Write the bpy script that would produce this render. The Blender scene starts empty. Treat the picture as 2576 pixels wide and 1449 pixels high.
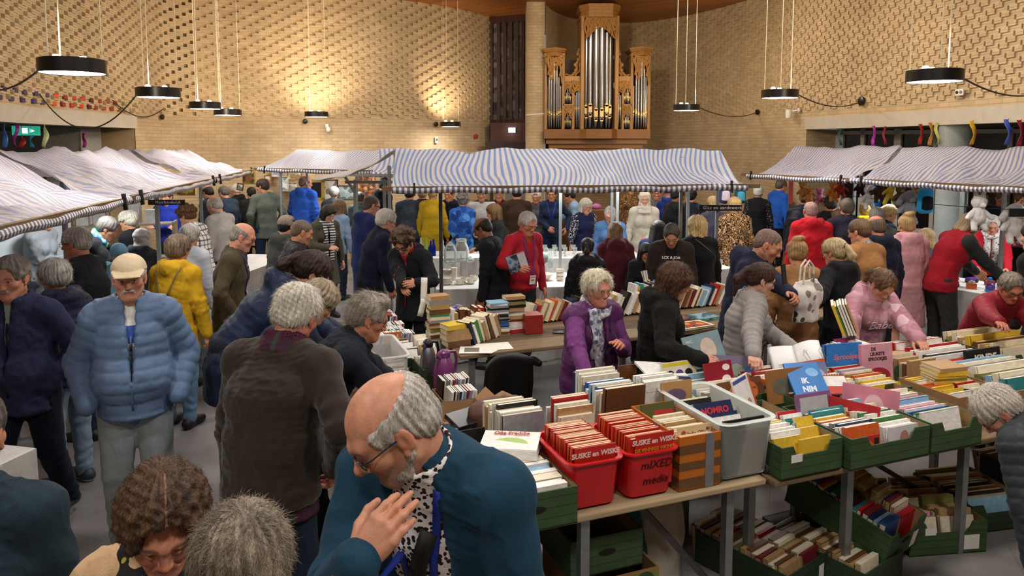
import bpy,bmesh,math,random,numpy as np
from mathutils import Vector,Matrix
random.seed(7);NR=np.random.RandomState(7)
SC=bpy.context.scene
COL=SC.collection
pi=math.pi
# ------------------------------------------------------------------ camera, world, exposure
FPX,CAMH=1850.0,2.45
PITCH=math.atan(168/FPX)
cam_data=bpy.data.cameras.new('camera');cam=bpy.data.objects.new('camera',cam_data);COL.objects.link(cam)
cam.location=(0,0,CAMH);cam.rotation_euler=(pi/2-PITCH,0,0)
cam_data.sensor_width=36.0;cam_data.sensor_fit='HORIZONTAL'
cam_data.lens=FPX/2576*36.0
cam_data.shift_y=-(724.5-530)/2576
cam_data.clip_start=0.05;cam_data.clip_end=100
SC.camera=cam
world=bpy.data.worlds.new('world');SC.world=world;world.use_nodes=True
world.node_tree.nodes['Background'].inputs[0].default_value=(1.0,0.93,0.86,1)
world.node_tree.nodes['Background'].inputs[1].default_value=0.18
SC.view_settings.view_transform='Standard';SC.view_settings.look='None'
SC.view_settings.gamma=1.0;SC.view_settings.use_curve_mapping=False
SC.view_settings.exposure=0.3
SC.cycles.use_denoising=True
SC.cycles.max_bounces=6;SC.cycles.diffuse_bounces=3;SC.cycles.glossy_bounces=2
SC.cycles.transparent_max_bounces=8;SC.cycles.caustics_reflective=False;SC.cycles.caustics_refractive=False
def area_light(name,loc,size,power,col,rot=(0,0,0),spread=180):
 l=bpy.data.lights.new(name,'AREA');l.shape='DISK';l.size=size;l.energy=power;l.color=col
 l.spread=math.radians(spread)
 o=bpy.data.objects.new(name,l);COL.objects.link(o);o.location=loc;o.rotation_euler=rot
 return o
def spot_light(name,loc,target,power,col,ang,blend=0.8,size=0.1):
 l=bpy.data.lights.new(name,'SPOT');l.energy=power;l.color=col;l.spot_size=math.radians(ang)
 l.spot_blend=blend;l.shadow_soft_size=size
 o=bpy.data.objects.new(name,l);COL.objects.link(o);o.location=loc
 o.rotation_euler=(Vector(target)-Vector(loc)).to_track_quat('-Z','Y').to_euler()
 return o
COOL=(1.0,0.95,0.90);WARM=(1.0,0.83,0.60)
# the hall's other ring pendants, above and behind the place the photograph is taken from
for _x,_y,_p in((-3.4,0.8,95),(2.6,0.6,95),(-0.3,-1.2,60),(-0.6,4.6,75),(3.3,3.8,75),(0.4,8.6,60),(-3.4,9.0,45),(3.9,8.4,55),(-2.2,12.6,50),(1.4,12.4,50)):
 area_light('hall_pendant_light',(_x,_y,5.2),0.7,_p,COOL)
 # unseen warm spots added near the ceiling to brighten the upper brickwork
for _a,_b,_p in(((0.6,13.2,5.2),(-6.6,10.6,4.1),420),((-0.8,10.6,5.2),(-5.6,13.8,4.2),260),((2.6,11.6,5.2),(-2.6,15.4,4.2),420),((-2.6,9.5,5.2),(-0.8,16.5,4.3),200),((1.6,14.2,5.2),(6.4,11.4,4.1),420),((1.8,11.0,5.2),(7.2,8.8,4.1),300),((0.8,10.6,5.2),(4.0,16.6,4.3),260)):
 spot_light('wall_fill_spot',_a,_b,_p,(1.0,0.86,0.66),95,1.0,0.3)
 # cool white area lights without fixtures under the market canopies
for _x,_y,_p in((0.4,9.0,22),(1.6,9.1,22),(-4.6,8.0,22),(-5.2,11.0,20),(5.2,10.0,20),(6.2,8.2,20),(-3.0,13.6,18)):
 area_light('canopy_area_light',(_x,_y,1.98),0.5,_p,(0.93,0.98,1.0))
 # ------------------------------------------------------------------ photograph pixel -> place
_cp,_sp=math.cos(PITCH),math.sin(PITCH)
def ray(u,v):
 x=(u-1288)/FPX;y=(530-v)/FPX
 return Vector((x,_cp+y*_sp,-_sp+y*_cp))
def at_y(u,v,Y):
 d=ray(u,v);return Vector((0,0,CAMH))+d*(Y/d.y)
def at_z(u,v,z):
 d=ray(u,v);return Vector((0,0,CAMH))+d*((z-CAMH)/d.z)
 # ------------------------------------------------------------------ materials
def lin(h):
 if isinstance(h,str):
  h=h.lstrip('#');c=[int(h[i:i+2],16)/255 for i in(0,2,4)]
 else:c=list(h)
 return tuple(x/12.92 if x<=0.04045 else((x+0.055)/1.055)**2.4 for x in c)
_M={}
class NT:
 def __init__(s,name):
  s.m=bpy.data.materials.new(name);s.m.use_nodes=True;s.t=s.m.node_tree;s.n=s.t.nodes
  s.b=s.n['Principled BSDF']
 def new(s,typ,**kw):
  n=s.n.new(typ)
  for k,v in kw.items():setattr(n,k,v)
  return n
 def link(s,a,b):s.t.links.new(a,b)
 def coord(s,kind='Object',scale=(1,1,1),rot=(0,0,0)):
  tc=s.new('ShaderNodeTexCoord');mp=s.new('ShaderNodeMapping')
  mp.inputs['Scale'].default_value=scale;mp.inputs['Rotation'].default_value=rot
  s.link(tc.outputs[kind],mp.inputs[0]);return mp.outputs[0]
 def noise(s,vec,scale,detail=3,rough=0.55):
  n=s.new('ShaderNodeTexNoise');n.inputs['Scale'].default_value=scale;n.inputs['Detail'].default_value=detail
  n.inputs['Roughness'].default_value=rough;s.link(vec,n.inputs['Vector']);return n.outputs['Fac']
 def ramp(s,fac,stops,interp='LINEAR'):
  r=s.new('ShaderNodeValToRGB');e=r.color_ramp.elements;r.color_ramp.interpolation=interp
  while len(e)<len(stops):e.new(0.5)
  for el,(p,c)in zip(e,stops):
   el.position=p;el.color=(*c,1)if len(c)==3 else c
  s.link(fac,r.inputs[0]);return r.outputs[0]
 def mix(s,fac,a,b,typ='MIX'):
  m=s.new('ShaderNodeMix',data_type='RGBA',blend_type=typ)
  for i,x in((0,fac),(6,a),(7,b)):
   if hasattr(x,'is_linked'):s.link(x,m.inputs[i])
   else:m.inputs[i].default_value=x if i==0 else(*x,1)
  return m.outputs[2]
 def math(s,op,a,b=0.0):
  m=s.new('ShaderNodeMath',operation=op)
  for i,x in enumerate((a,b)):
   if hasattr(x,'is_linked'):s.link(x,m.inputs[i])
   else:m.inputs[i].default_value=x
  return m.outputs[0]
 def bump(s,h,strength=0.3,dist=0.01):
  b=s.new('ShaderNodeBump');b.inputs['Strength'].default_value=strength;b.inputs['Distance'].default_value=dist
  s.link(h,b.inputs['Height']);s.link(b.outputs[0],s.b.inputs['Normal'])
 def base(s,c):
  if hasattr(c,'is_linked'):s.link(c,s.b.inputs['Base Color'])
  else:s.b.inputs['Base Color'].default_value=(*c,1)
 def set(s,rough=None,metal=None,spec=None,sheen=None):
  if rough is not None:s.b.inputs['Roughness'].default_value=rough
  if metal is not None:s.b.inputs['Metallic'].default_value=metal
  if spec is not None:s.b.inputs['Specular IOR Level'].default_value=spec
  if sheen:s.b.inputs['Sheen Weight'].default_value=sheen
def scale_c(c,f):return tuple(min(1,x*f)for x in c)
def flat(col,rough=0.6,metal=0.0,var=0.12,nscale=18,bump=0.0,spec=0.4,key=None):
 """plain surface with slight mottling"""
 k=('flat',col,rough,metal,var,nscale,bump)
 if k in _M:return _M[k]
 c=lin(col);t=NT('plain_'+str(col).strip('#'));t.set(rough,metal,spec)
 vec=t.coord();nz=t.noise(vec,nscale)
 t.base(t.ramp(nz,[(0.3,scale_c(c,1-var)),(0.7,scale_c(c,1+var))]))
 if bump:t.bump(nz,bump,0.01)
 _M[k]=t.m;return t.m
def cloth(col,rough=0.85,fold=0.6,weave=0,var=0.10,sheen=0.03):
 """woven cloth with soft folds"""
 k=('cloth',col,rough,fold,weave,var)
 if k in _M:return _M[k]
 c=lin(col);t=NT('cloth_'+str(col).strip('#'));t.set(rough,0,0.16,sheen)
 vec=t.coord();n1=t.noise(vec,5,3);n2=t.noise(vec,240,1)
 t.base(t.mix(0.25,t.ramp(n1,[(0.3,scale_c(c,1-var)),(0.7,scale_c(c,1+var))]),t.ramp(n2,[(0.3,scale_c(c,0.7)),(0.7,scale_c(c,1.25))])))
 v2=t.coord(scale=(1,1,0.55));n3=t.noise(v2,11,2,0.45)
 h=t.math('ADD',t.math('MULTIPLY',n3,1.0),t.math('MULTIPLY',n2,0.05))
 t.bump(h,fold,0.045)
 _M[k]=t.m;return t.m
def emit(col,strength,name='lamp_glow'):
 k=('emit',col,strength)
 if k in _M:return _M[k]
 t=NT(name);t.b.inputs['Emission Color'].default_value=(*lin(col),1);t.b.inputs['Emission Strength'].default_value=strength
 t.base(lin(col));_M[k]=t.m;return t.m
def stripes(ca,cb,freq,axis=0,duty=0.5,coord='UV',rough=0.6,wr=0.3,fold=0.0):
 """two-colour stripes"""
 k=('str',ca,cb,freq,axis,duty,coord,fold)
 if k in _M:return _M[k]
 t=NT('striped_cloth');t.set(rough,0,0.35)
 tc=t.new('ShaderNodeTexCoord');sx=t.new('ShaderNodeSeparateXYZ');t.link(tc.outputs[coord],sx.inputs[0])
 f=t.math('FRACT',t.math('MULTIPLY',sx.outputs[axis],freq))
 st=t.math('LESS_THAN',f,duty)
 t.base(t.mix(st,lin(ca),lin(cb)))
 nz=t.noise(t.coord(),6,4)
 t.bump(nz,wr,0.05);_M[k]=t.m;return t.m
def plaid(base,c1,c2,freq=9.0,coord='Object'):
 k=('plaid',base,c1,c2,freq)
 if k in _M:return _M[k]
 t=NT('plaid_cloth');t.set(0.9,0,0.2)
 tc=t.new('ShaderNodeTexCoord');sx=t.new('ShaderNodeSeparateXYZ');t.link(tc.outputs[coord],sx.inputs[0])
 col=lin(base)
 for ax,f,d,c in((0,freq,0.3,c1),(2,freq,0.3,c1),(0,freq*0.5,0.12,c2),(2,freq*0.5,0.12,c2)):
  fr=t.math('FRACT',t.math('MULTIPLY',sx.outputs[ax],f))
  m=t.math('MULTIPLY',t.math('LESS_THAN',fr,d),0.6)
  col=t.mix(m,col,lin(c))
 t.base(col);_M[k]=t.m;return t.m
def blotch(base,spots,scale=40,thr=0.5,rough=0.8,ring=None,fold=0.3):
 """spotted or flowered print (voronoi cells)"""
 k=('blotch',base,tuple(spots),scale,thr,ring)
 if k in _M:return _M[k]
 t=NT('printed_cloth');t.set(rough,0,0.3)
 vec=t.coord();v=t.new('ShaderNodeTexVoronoi');v.inputs['Scale'].default_value=scale;t.link(vec,v.inputs['Vector'])
 nz=t.noise(vec,scale*1.2,2)
 d=t.math('ADD',v.outputs['Distance'],t.math('MULTIPLY',t.math('SUBTRACT',nz,0.5),0.5))
 col=lin(base)
 if ring:
  col=t.mix(t.math('LESS_THAN',d,thr+0.12),col,lin(spots[0]))
  col=t.mix(t.math('LESS_THAN',d,thr-0.12),col,lin(ring))
 else:
  cell=t.ramp(t.math('FRACT',t.math('MULTIPLY',v.outputs['Color'],7.0))if False else v.outputs['Color'],[(i/max(1,len(spots)),lin(c))for i,c in enumerate(spots)],'CONSTANT')
  col=t.mix(t.math('LESS_THAN',d,thr),col,cell)
 t.base(col);t.bump(t.noise(t.coord(scale=(1,1,.5)),11,2),fold,0.04);_M[k]=t.m;return t.m
def wood(col,rough=0.55,scale=1.0,axis=0,dark=0.55,bump=0.15):
 k=('wood',col,rough,scale,axis,dark)
 if k in _M:return _M[k]
 c=lin(col);t=NT('wood_'+str(col).strip('#'));t.set(rough,0,0.35)
 sc=[14*scale]*3;sc[axis]=0.9*scale
 vec=t.coord(scale=sc);n=t.noise(vec,2.2,6,0.65);big=t.noise(t.coord(),1.7,2)
 cc=t.ramp(n,[(0.3,scale_c(c,dark)),(0.5,c),(0.75,scale_c(c,1.25))])
 t.base(t.mix(0.35,cc,t.ramp(big,[(0.3,scale_c(c,0.6)),(0.7,scale_c(c,1.2))])))
 t.bump(n,bump,0.004);_M[k]=t.m;return t.m
def glass(col='#ffffff',rough=0.03,alpha=0.25,key=''):
 k=('glass',col,rough,alpha)
 if k in _M:return _M[k]
 t=NT('clear_glass');o=t.n['Material Output']
 tr=t.new('ShaderNodeBsdfTransparent');tr.inputs[0].default_value=(*lin(col),1)
 gl=t.new('ShaderNodeBsdfPrincipled');gl.inputs['Base Color'].default_value=(*lin(col),1);gl.inputs['Roughness'].default_value=rough
 mx=t.new('ShaderNodeMixShader')
 fr=t.new('ShaderNodeFresnel');fr.inputs[0].default_value=1.35 if alpha>.05 else 1.12
 t.link(t.math('MINIMUM',t.math('ADD',fr.outputs[0],alpha),1.0),mx.inputs[0]);t.link(tr.outputs[0],mx.inputs[1]);t.link(gl.outputs[0],mx.inputs[2]);t.link(mx.outputs[0],o.inputs[0])
 _M[k]=t.m;return t.m
def cover(cols,seed,rough=0.4):
 """printed cover: patches of a few colours laid out in bands"""
 k=('cover',tuple(cols),seed)
 if k in _M:return _M[k]
 t=NT('printed_cover');t.set(rough,0,0.4)
 vec=t.coord('Generated',scale=(1.0,1.0,1.0));mp=t.new('ShaderNodeMapping');mp.inputs['Location'].default_value=(seed*3.1,seed*1.7,seed)
 t.link(vec,mp.inputs[0]);n=t.noise(mp.outputs[0],2.6,3)
 t.base(t.ramp(n,[(0.28+0.42*i/len(cols),lin(c))for i,c in enumerate(cols)],'CONSTANT' if seed%2 else 'LINEAR'))
 _M[k]=t.m;return t.m
 # ------------------------------------------------------------------ objects
def link(o,parent=None):
 COL.objects.link(o)
 if parent is not None:o.parent=parent
 return o
def mesh_obj(name,verts,faces,mats,parent=None,midx=None,smooth=False,uvs=None):
 me=bpy.data.meshes.new(name)
 if isinstance(verts,np.ndarray):
  me.vertices.add(len(verts));me.vertices.foreach_set('co',verts.astype(np.float32).ravel())
  f=np.asarray(faces,np.int32);n=f.shape[1]
  me.loops.add(f.size);me.loops.foreach_set('vertex_index',f.ravel())
  me.polygons.add(len(f));me.polygons.foreach_set('loop_start',np.arange(0,f.size,n,dtype=np.int32))
  me.polygons.foreach_set('loop_total',np.full(len(f),n,np.int32))
 else:
  me.from_pydata(verts,[],faces)
 for m in(mats if isinstance(mats,(list,tuple))else[mats]):me.materials.append(m)
 if midx is not None:me.polygons.foreach_set('material_index',np.asarray(midx,np.int32))
 if smooth:me.polygons.foreach_set('use_smooth',np.ones(len(me.polygons),bool))
 if uvs is not None:
  uv=me.uv_layers.new(name='UVMap');uv.data.foreach_set('uv',np.asarray(uvs,np.float32).ravel())
 me.update(calc_edges=True)
 return link(bpy.data.objects.new(name,me),parent)
class MB:
 """collects shapes into one mesh"""
 def __init__(s):s.v=[];s.f=[];s.m=[];s.k=0
 def add(s,vs,fs):
  o=len(s.v);s.v+=[tuple(x)for x in vs];s.f+=[tuple(i+o for i in q)for q in fs];s.m+=[s.k]*len(fs)
 def mat(s,k):s.k=k;return s
 def box(s,lo,hi,M=None):
  x0,y0,z0=lo;x1,y1,z1=hi
  vs=[Vector(p)for p in((x0,y0,z0),(x1,y0,z0),(x1,y1,z0),(x0,y1,z0),(x0,y0,z1),(x1,y0,z1),(x1,y1,z1),(x0,y1,z1))]
  if M is not None:vs=[M@p for p in vs]
  s.add(vs,[(0,3,2,1),(4,5,6,7),(0,1,5,4),(1,2,6,5),(2,3,7,6),(3,0,4,7)]);return s
 def bar(s,a,b,w,h=None,up=(0,0,1)):
  a,b=Vector(a),Vector(b);h=w if h is None else h
  d=(b-a).normalized();u=Vector(up)
  if abs(d.dot(u))>0.95:u=Vector((0,1,0))if abs(d.y)<0.9 else Vector((1,0,0))
  r=d.cross(u).normalized();u=r.cross(d)
  vs=[]
  for p in(a,b):
   for i,j in((-1,-1),(1,-1),(1,1),(-1,1)):vs.append(p+r*(i*w/2)+u*(j*h/2))
  s.add(vs,[(0,1,2,3),(7,6,5,4),(0,4,5,1),(1,5,6,2),(2,6,7,3),(3,7,4,0)]);return s
 def tube(s,pts,r,n=8,caps=True):
  pts=[Vector(p)for p in pts];R=r if isinstance(r,(list,tuple))else[r]*len(pts)
  d0=(pts[1]-pts[0]).normalized();u=Vector((0,0,1))if abs(d0.z)<0.9 else Vector((1,0,0))
  vs=[]
  for i,p in enumerate(pts):
   d=(pts[min(i+1,len(pts)-1)]-pts[max(i-1,0)]).normalized()
   x=d.cross(u).normalized();y=x.cross(d);u=y
   for k in range(n):a=2*pi*k/n;vs.append(p+x*(math.cos(a)*R[i])+y*(math.sin(a)*R[i]))
  fs=[(i*n+k,i*n+(k+1)%n,(i+1)*n+(k+1)%n,(i+1)*n+k)for i in range(len(pts)-1)for k in range(n)]
  if caps:fs+=[tuple(range(n))[::-1],tuple((len(pts)-1)*n+k for k in range(n))]
  s.add(vs,fs);return s
 def lathe(s,prof,c=(0,0,0),n=20,M=None,sx=1,sy=1,caps=True):
  vs=[];c=Vector(c)
  for r,z in prof:
   for k in range(n):
    a=2*pi*k/n;p=Vector((math.cos(a)*r*sx,math.sin(a)*r*sy,z))
    vs.append((M@p if M is not None else p)+c)
  m=len(prof)
  fs=[(i*n+k,i*n+(k+1)%n,(i+1)*n+(k+1)%n,(i+1)*n+k)for i in range(m-1)for k in range(n)]
  if caps and prof[0][0]>1e-4:fs.append(tuple(range(n))[::-1])
  if caps and prof[-1][0]>1e-4:fs.append(tuple((m-1)*n+k for k in range(n)))
  s.add(vs,fs);return s
 def ball(s,c,r,n=10,M=None):
  r=(r,r,r)if not isinstance(r,(tuple,list))else r
  T=Matrix.Diagonal((*r,1));T=(M@T)if M is not None else T
  return s.lathe([(math.sin(pi*i/n)if 0<i<n else 0.0,-math.cos(pi*i/n))for i in range(n+1)],c,n+2,T)
 def prism(s,pts,h0,h1,M=None):
  n=len(pts);vs=[Vector((x,y,h0))for x,y in pts]+[Vector((x,y,h1))for x,y in pts]
  if M is not None:vs=[M@p for p in vs]
  s.add(vs,[tuple(range(n))[::-1],tuple(range(n,2*n))]+[(i,(i+1)%n,(i+1)%n+n,i+n)for i in range(n)]);return s
 def grid(s,P):
  """P: rows of points"""
  a,b=len(P),len(P[0]);vs=[p for row in P for p in row]
  s.add(vs,[(i*b+j,i*b+j+1,(i+1)*b+j+1,(i+1)*b+j)for i in range(a-1)for j in range(b-1)]);return s
 def build(s,name,mats,parent=None,smooth=False,M=None):
  v=s.v if M is None else[tuple(M@Vector(p))for p in s.v]
  me=bpy.data.meshes.new(name);me.from_pydata(v,[],s.f)
  for m in(mats if isinstance(mats,(list,tuple))else[mats]):me.materials.append(m)
  if s.k or any(s.m):me.polygons.foreach_set('material_index',np.asarray(s.m,np.int32))
  if smooth:
   me.polygons.foreach_set('use_smooth',np.ones(len(me.polygons),bool))
   try:me.set_sharp_from_angle(angle=math.radians(40))
   except Exception:pass
  me.update()
  return link(bpy.data.objects.new(name,me),parent)
def tag(o,label,cat,group=None,kind=None):
 o['label']=label;o['category']=cat
 if group:o['group']=group
 if kind:o['kind']=kind
 return o
def struct(o,label=None):
 o['kind']='structure'
 if label:o['label']=label
 return o
def empty(name,loc=(0,0,0),rz=0.0,sc=1.0):
 o=bpy.data.objects.new(name,None);COL.objects.link(o);o.location=loc;o.rotation_euler=(0,0,rz);o.scale=(sc,sc,sc)
 o.empty_display_size=0.1
 return o
def bevel(o,w=0.004,seg=2):
 m=o.modifiers.new('bevel','BEVEL');m.width=w;m.segments=seg;m.limit_method='ANGLE';return o
def text_obj(name,s,size,mat,M,parent=None,depth=0.001,align='CENTER',shear=0.0,spacing=1.0,bold=0.0):
 cu=bpy.data.curves.new(name,'FONT');cu.body=s;cu.size=size;cu.align_x=align;cu.align_y='CENTER';cu.extrude=depth
 cu.shear=shear;cu.space_character=spacing;cu.offset=bold;cu.resolution_u=3
 t=bpy.data.objects.new(name,cu);COL.objects.link(t);dg=bpy.context.evaluated_depsgraph_get()
 me=bpy.data.meshes.new_from_object(t.evaluated_get(dg));bpy.data.objects.remove(t);me.materials.clear();me.materials.append(mat)
 o=link(bpy.data.objects.new(name,me),parent);o.matrix_local=M
 return o
def frame_m(o,x,z):
 """matrix with local x along x, local z along z"""
 x=Vector(x).normalized();z=Vector(z).normalized();y=z.cross(x).normalized();x=y.cross(z)
 M=Matrix((x,y,z)).transposed().to_4x4();M.translation=Vector(o);return M
ORD='first second third fourth fifth sixth seventh eighth ninth tenth eleventh twelfth thirteenth fourteenth fifteenth sixteenth seventeenth eighteenth nineteenth twentieth'.split()
TENS={20:'twenty',30:'thirty',40:'forty',50:'fifty',60:'sixty'}
def ordinal(i):
 if i<20:return ORD[i]
 t=(i+1)//10*10;r=(i+1)%10
 return TENS[t][:-1]+'ieth' if r==0 else TENS[t]+'-'+ORD[r-1]
 # ------------------------------------------------------------------ the hall
BRICK=lin('#bca582')
def brick_mat(name,mort='#a3875f',rot=False):
 t=NT(name);t.set(0.9,0,0.15)
 tc=t.new('ShaderNodeTexCoord');b=t.new('ShaderNodeTexBrick');t.link(tc.outputs['UV'],b.inputs['Vector'])
 b.inputs['Scale'].default_value=1.0;b.inputs['Brick Width'].default_value=0.24;b.inputs['Row Height'].default_value=0.066
 b.inputs['Mortar Size'].default_value=0.006;b.inputs['Mortar Smooth'].default_value=0.2
 b.inputs['Color1'].default_value=(*scale_c(BRICK,1.12),1);b.inputs['Color2'].default_value=(*scale_c(BRICK,0.84),1)
 b.inputs['Mortar'].default_value=(*lin(mort),1)
 n=t.noise(t.coord(),3,4);n2=t.noise(t.coord(),60,3)
 t.base(t.mix(0.4,b.outputs['Color'],t.ramp(n,[(0.3,scale_c(BRICK,0.75)),(0.7,scale_c(BRICK,1.2))])))
 h=t.math('ADD',t.math('MULTIPLY',b.outputs['Fac'],-1.0),t.math('MULTIPLY',n2,0.5));t.bump(h,0.5,0.006)
 return t.m
M_brick=brick_mat('yellow_brick')
def spline(pts,step):
 P=[Vector(p)for p in pts];out=[]
 for i in range(len(P)-1):
  a,b,c,d=P[max(i-1,0)],P[i],P[i+1],P[min(i+2,len(P)-1)]
  for k in range(12):
   t=k/12;out.append(0.5*(2*b+(c-a)*t+(2*a-5*b+4*c-d)*t*t+(3*b-a-3*c+d)*t**3))
 out.append(P[-1])
 # resample
 res=[out[0]];acc=0
 for a,b in zip(out,out[1:]):
  L=(b-a).length;pos=step-acc
  while pos<=L and L>0:res.append(a+(b-a)*(pos/L));pos+=step
  acc=(acc+L)%step
 return res
def relief_wall(name,pts,z0,z1,deep,prot,smooth_below,z_solid=0.0,flip=1,hole_until=None,plain_until=-1):
 """brick wall along a plan curve; single bricks set back or standing proud; plain brick under smooth_below"""
 W,Hc=0.061,0.066
 path=spline([(x,y,0)for x,y in pts],W)
 n=len(path)-1;V=[];F=[];U=[]
 nrm=[]
 for i in range(n+1):
  d=path[min(i+1,n)]-path[max(i-1,0)];q=Vector((d.y,-d.x,0)).normalized()*flip;nrm.append(q)
 rows=int(round((z1-z0)/Hc))
 dep=np.zeros((n,rows))
 for j in range(rows):
  for i in range(n):
   if z0+(j+0.5)*Hc<smooth_below or i<plain_until:continue
   k=(i-2*j)%6
   dv=deep if hole_until is None or i>hole_until else deep*4.0
   dep[i,j]=(-dv,prot,prot,0,0,0)[k]
 def P(i,z,d):q=path[i]+nrm[i]*d;return(q.x,q.y,z)
 def quad(a,b,c,d,u):
  o=len(V);V.extend((a,b,c,d));F.append((o,o+1,o+2,o+3));U.extend(u)
 for i in range(n):
  u0,u1=i*W,(i+1)*W
  if z_solid<z0:quad(P(i,z_solid,0),P(i+1,z_solid,0),P(i+1,z0,0),P(i,z0,0),((u0,z_solid),(u1,z_solid),(u1,z0),(u0,z0)))
  for j in range(rows):
   a,b=z0+j*Hc,z0+(j+1)*Hc;d=dep[i,j]
   quad(P(i,a,d),P(i+1,a,d),P(i+1,b,d),P(i,b,d),((u0,a),(u1,a),(u1,b),(u0,b)))
   if i+1<n and dep[i+1,j]!=d:
    e=dep[i+1,j];quad(P(i+1,a,d),P(i+1,a,e),P(i+1,b,e),P(i+1,b,d),((u1,a),(u1+.03,a),(u1+.03,b),(u1,b)))
   if j+1<rows and dep[i,j+1]!=d:
    e=dep[i,j+1];quad(P(i,b,d),P(i+1,b,d),P(i+1,b,e),P(i,b,e),((u0,b),(u1,b),(u1,b+.02),(u0,b+.02)))
 o=mesh_obj(name,np.array(V),np.array(F),M_brick,uvs=U)
 return struct(o),path,nrm
def uy(u,Y):return((u-1288)/FPX*Y,Y)
CEIL=5.5
LINT=2.94
def fl_mat():
 t=NT('grey_slab_floor');t.set(0.34,0,0.5)
 c=lin('#7f7b79');vec=t.coord()
 b=t.new('ShaderNodeTexBrick');t.link(t.coord(rot=(0,0,0.35)),b.inputs['Vector'])
 b.inputs['Scale'].default_value=1;b.inputs['Brick Width'].default_value=0.92;b.inputs['Row Height'].default_value=0.46
 b.inputs['Mortar Size'].default_value=0.004;b.inputs['Color1'].default_value=(*scale_c(c,1.08),1);b.inputs['Color2'].default_value=(*scale_c(c,0.86),1);b.inputs['Mortar'].default_value=(*scale_c(c,0.55),1)
 n=t.noise(vec,3.5,5,0.6)
 t.base(t.mix(0.5,b.outputs['Color'],t.ramp(n,[(0.3,scale_c(c,0.7)),(0.7,scale_c(c,1.3))])))
 t.bump(t.noise(vec,30,3),0.08,0.005);return t.m
mb=MB();mb.box((-11,-5,-0.1),(12,21,0));struct(mb.build('floor',fl_mat()))
def plank_mat():
 t=NT('pine_ceiling');t.set(0.45,0,0.35);c=lin('#a9672f')
 vec=t.coord(rot=(0,0,0.62));sx=t.new('ShaderNodeSeparateXYZ');t.link(vec,sx.inputs[0])
 fx=t.math('MULTIPLY',sx.outputs[1],7.5);idx=t.math('FLOOR',fx);fr=t.math('FRACT',fx)
 wn=t.new('ShaderNodeTexWhiteNoise',noise_dimensions='1D');t.link(idx,wn.inputs['W'])
 g=t.noise(t.coord(rot=(0,0,0.62),scale=(0.8,14,14)),2,5)
 col=t.mix(0.45,t.ramp(wn.outputs[0],[(0,scale_c(c,0.62)),(1,scale_c(c,1.3))]),t.ramp(g,[(0.3,scale_c(c,0.6)),(0.7,scale_c(c,1.25))]))
 t.base(t.mix(t.math('LESS_THAN',fr,0.06),col,scale_c(c,0.18)))
 t.bump(t.math('GREATER_THAN',fr,0.06),0.5,0.01);return t.m
mb=MB();mb.box((-11,-5,CEIL),(12,21,CEIL+0.1));struct(mb.build('ceiling',plank_mat()))
LW=[uy(-260,7.0),uy(-120,7.9),uy(0,9.0),uy(150,10.6),uy(347,13.0),uy(400,13.9),uy(450,14.4),uy(560,14.8),uy(700,15.1),uy(850,15.45),uy(1000,15.95),uy(1140,16.9),uy(1236,18.1)]
RW=[uy(1372,16.6),uy(1400,17.6),uy(1450,18.4),uy(1560,19.0),uy(1660,18.5),uy(1780,17.2),uy(1900,15.6),uy(2050,13.6),uy(2200,12.1),uy(2400,10.3),uy(2576,9.1),uy(2720,8.3),uy(2900,7.6)]
_,LPATH,LNRM=relief_wall('wall_left',LW,LINT,CEIL,0.028,0.022,3.02,z_solid=LINT,hole_until=128)
_,RPATH,RNRM=relief_wall('wall_right',RW,LINT,CEIL,0.028,0.024,3.05,z_solid=LINT,plain_until=58)
def low_wall(name,pts,a,b,mat,th=0.25,z1=LINT):
 """plain wall from the floor to z1 under a stretch of the relief wall"""
 P=pts[a:b];V=[];F=[];U=[]
 for i,p in enumerate(P):
  for z in(0,z1):V.append((p.x,p.y,z))
 for i in range(len(P)-1):
  F.append((2*i,2*i+2,2*i+3,2*i+1));u0,u1=i*.061,(i+1)*.061;U+=[(u0,0),(u1,0),(u1,z1),(u0,z1)]
 return struct(mesh_obj(name,np.array(V),np.array(F),mat,uvs=U))
def pidx(path,u): # index of the path point nearest a picture column
 return min(range(len(path)),key=lambda i:abs(1288+path[i].x/path[i].y*FPX-u))
iL=pidx(LPATH,347);low_wall('wall_far',LPATH,iL,len(LPATH),M_brick)
iR=pidx(RPATH,2024);low_wall('wall_right_low',RPATH,0,iR+1,M_brick)
def beam(name,path,nrm,a,b,z0,z1,th,mat):
 mb=MB();P=[path[i]+nrm[i]*0.04 for i in range(a,b)];Q=[path[i]-nrm[i]*th for i in range(a,b)]
 up=lambda L,z:[(p.x,p.y,z)for p in L]
 mb.grid([up(P,z0),up(P,z1)]);mb.grid([up(Q,z0),up(P,z0)]);mb.grid([up(P,z1),up(Q,z1)])
 n=len(P)-1
 for k in(0,n):mb.add([(P[k].x,P[k].y,z0),(Q[k].x,Q[k].y,z0),(Q[k].x,Q[k].y,z1),(P[k].x,P[k].y,z1)],[(0,1,2,3)])
 return struct(mb.build(name,mat))
M_conc=flat('#b7ad9c',0.8,var=0.06,nscale=6,bump=0.1)
beam('trim_1',LPATH,LNRM,0,iL+1,2.72,LINT,0.5,M_conc)
beam('trim_2',RPATH,RNRM,iR,len(RPATH),2.72,LINT,0.5,M_conc)
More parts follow.
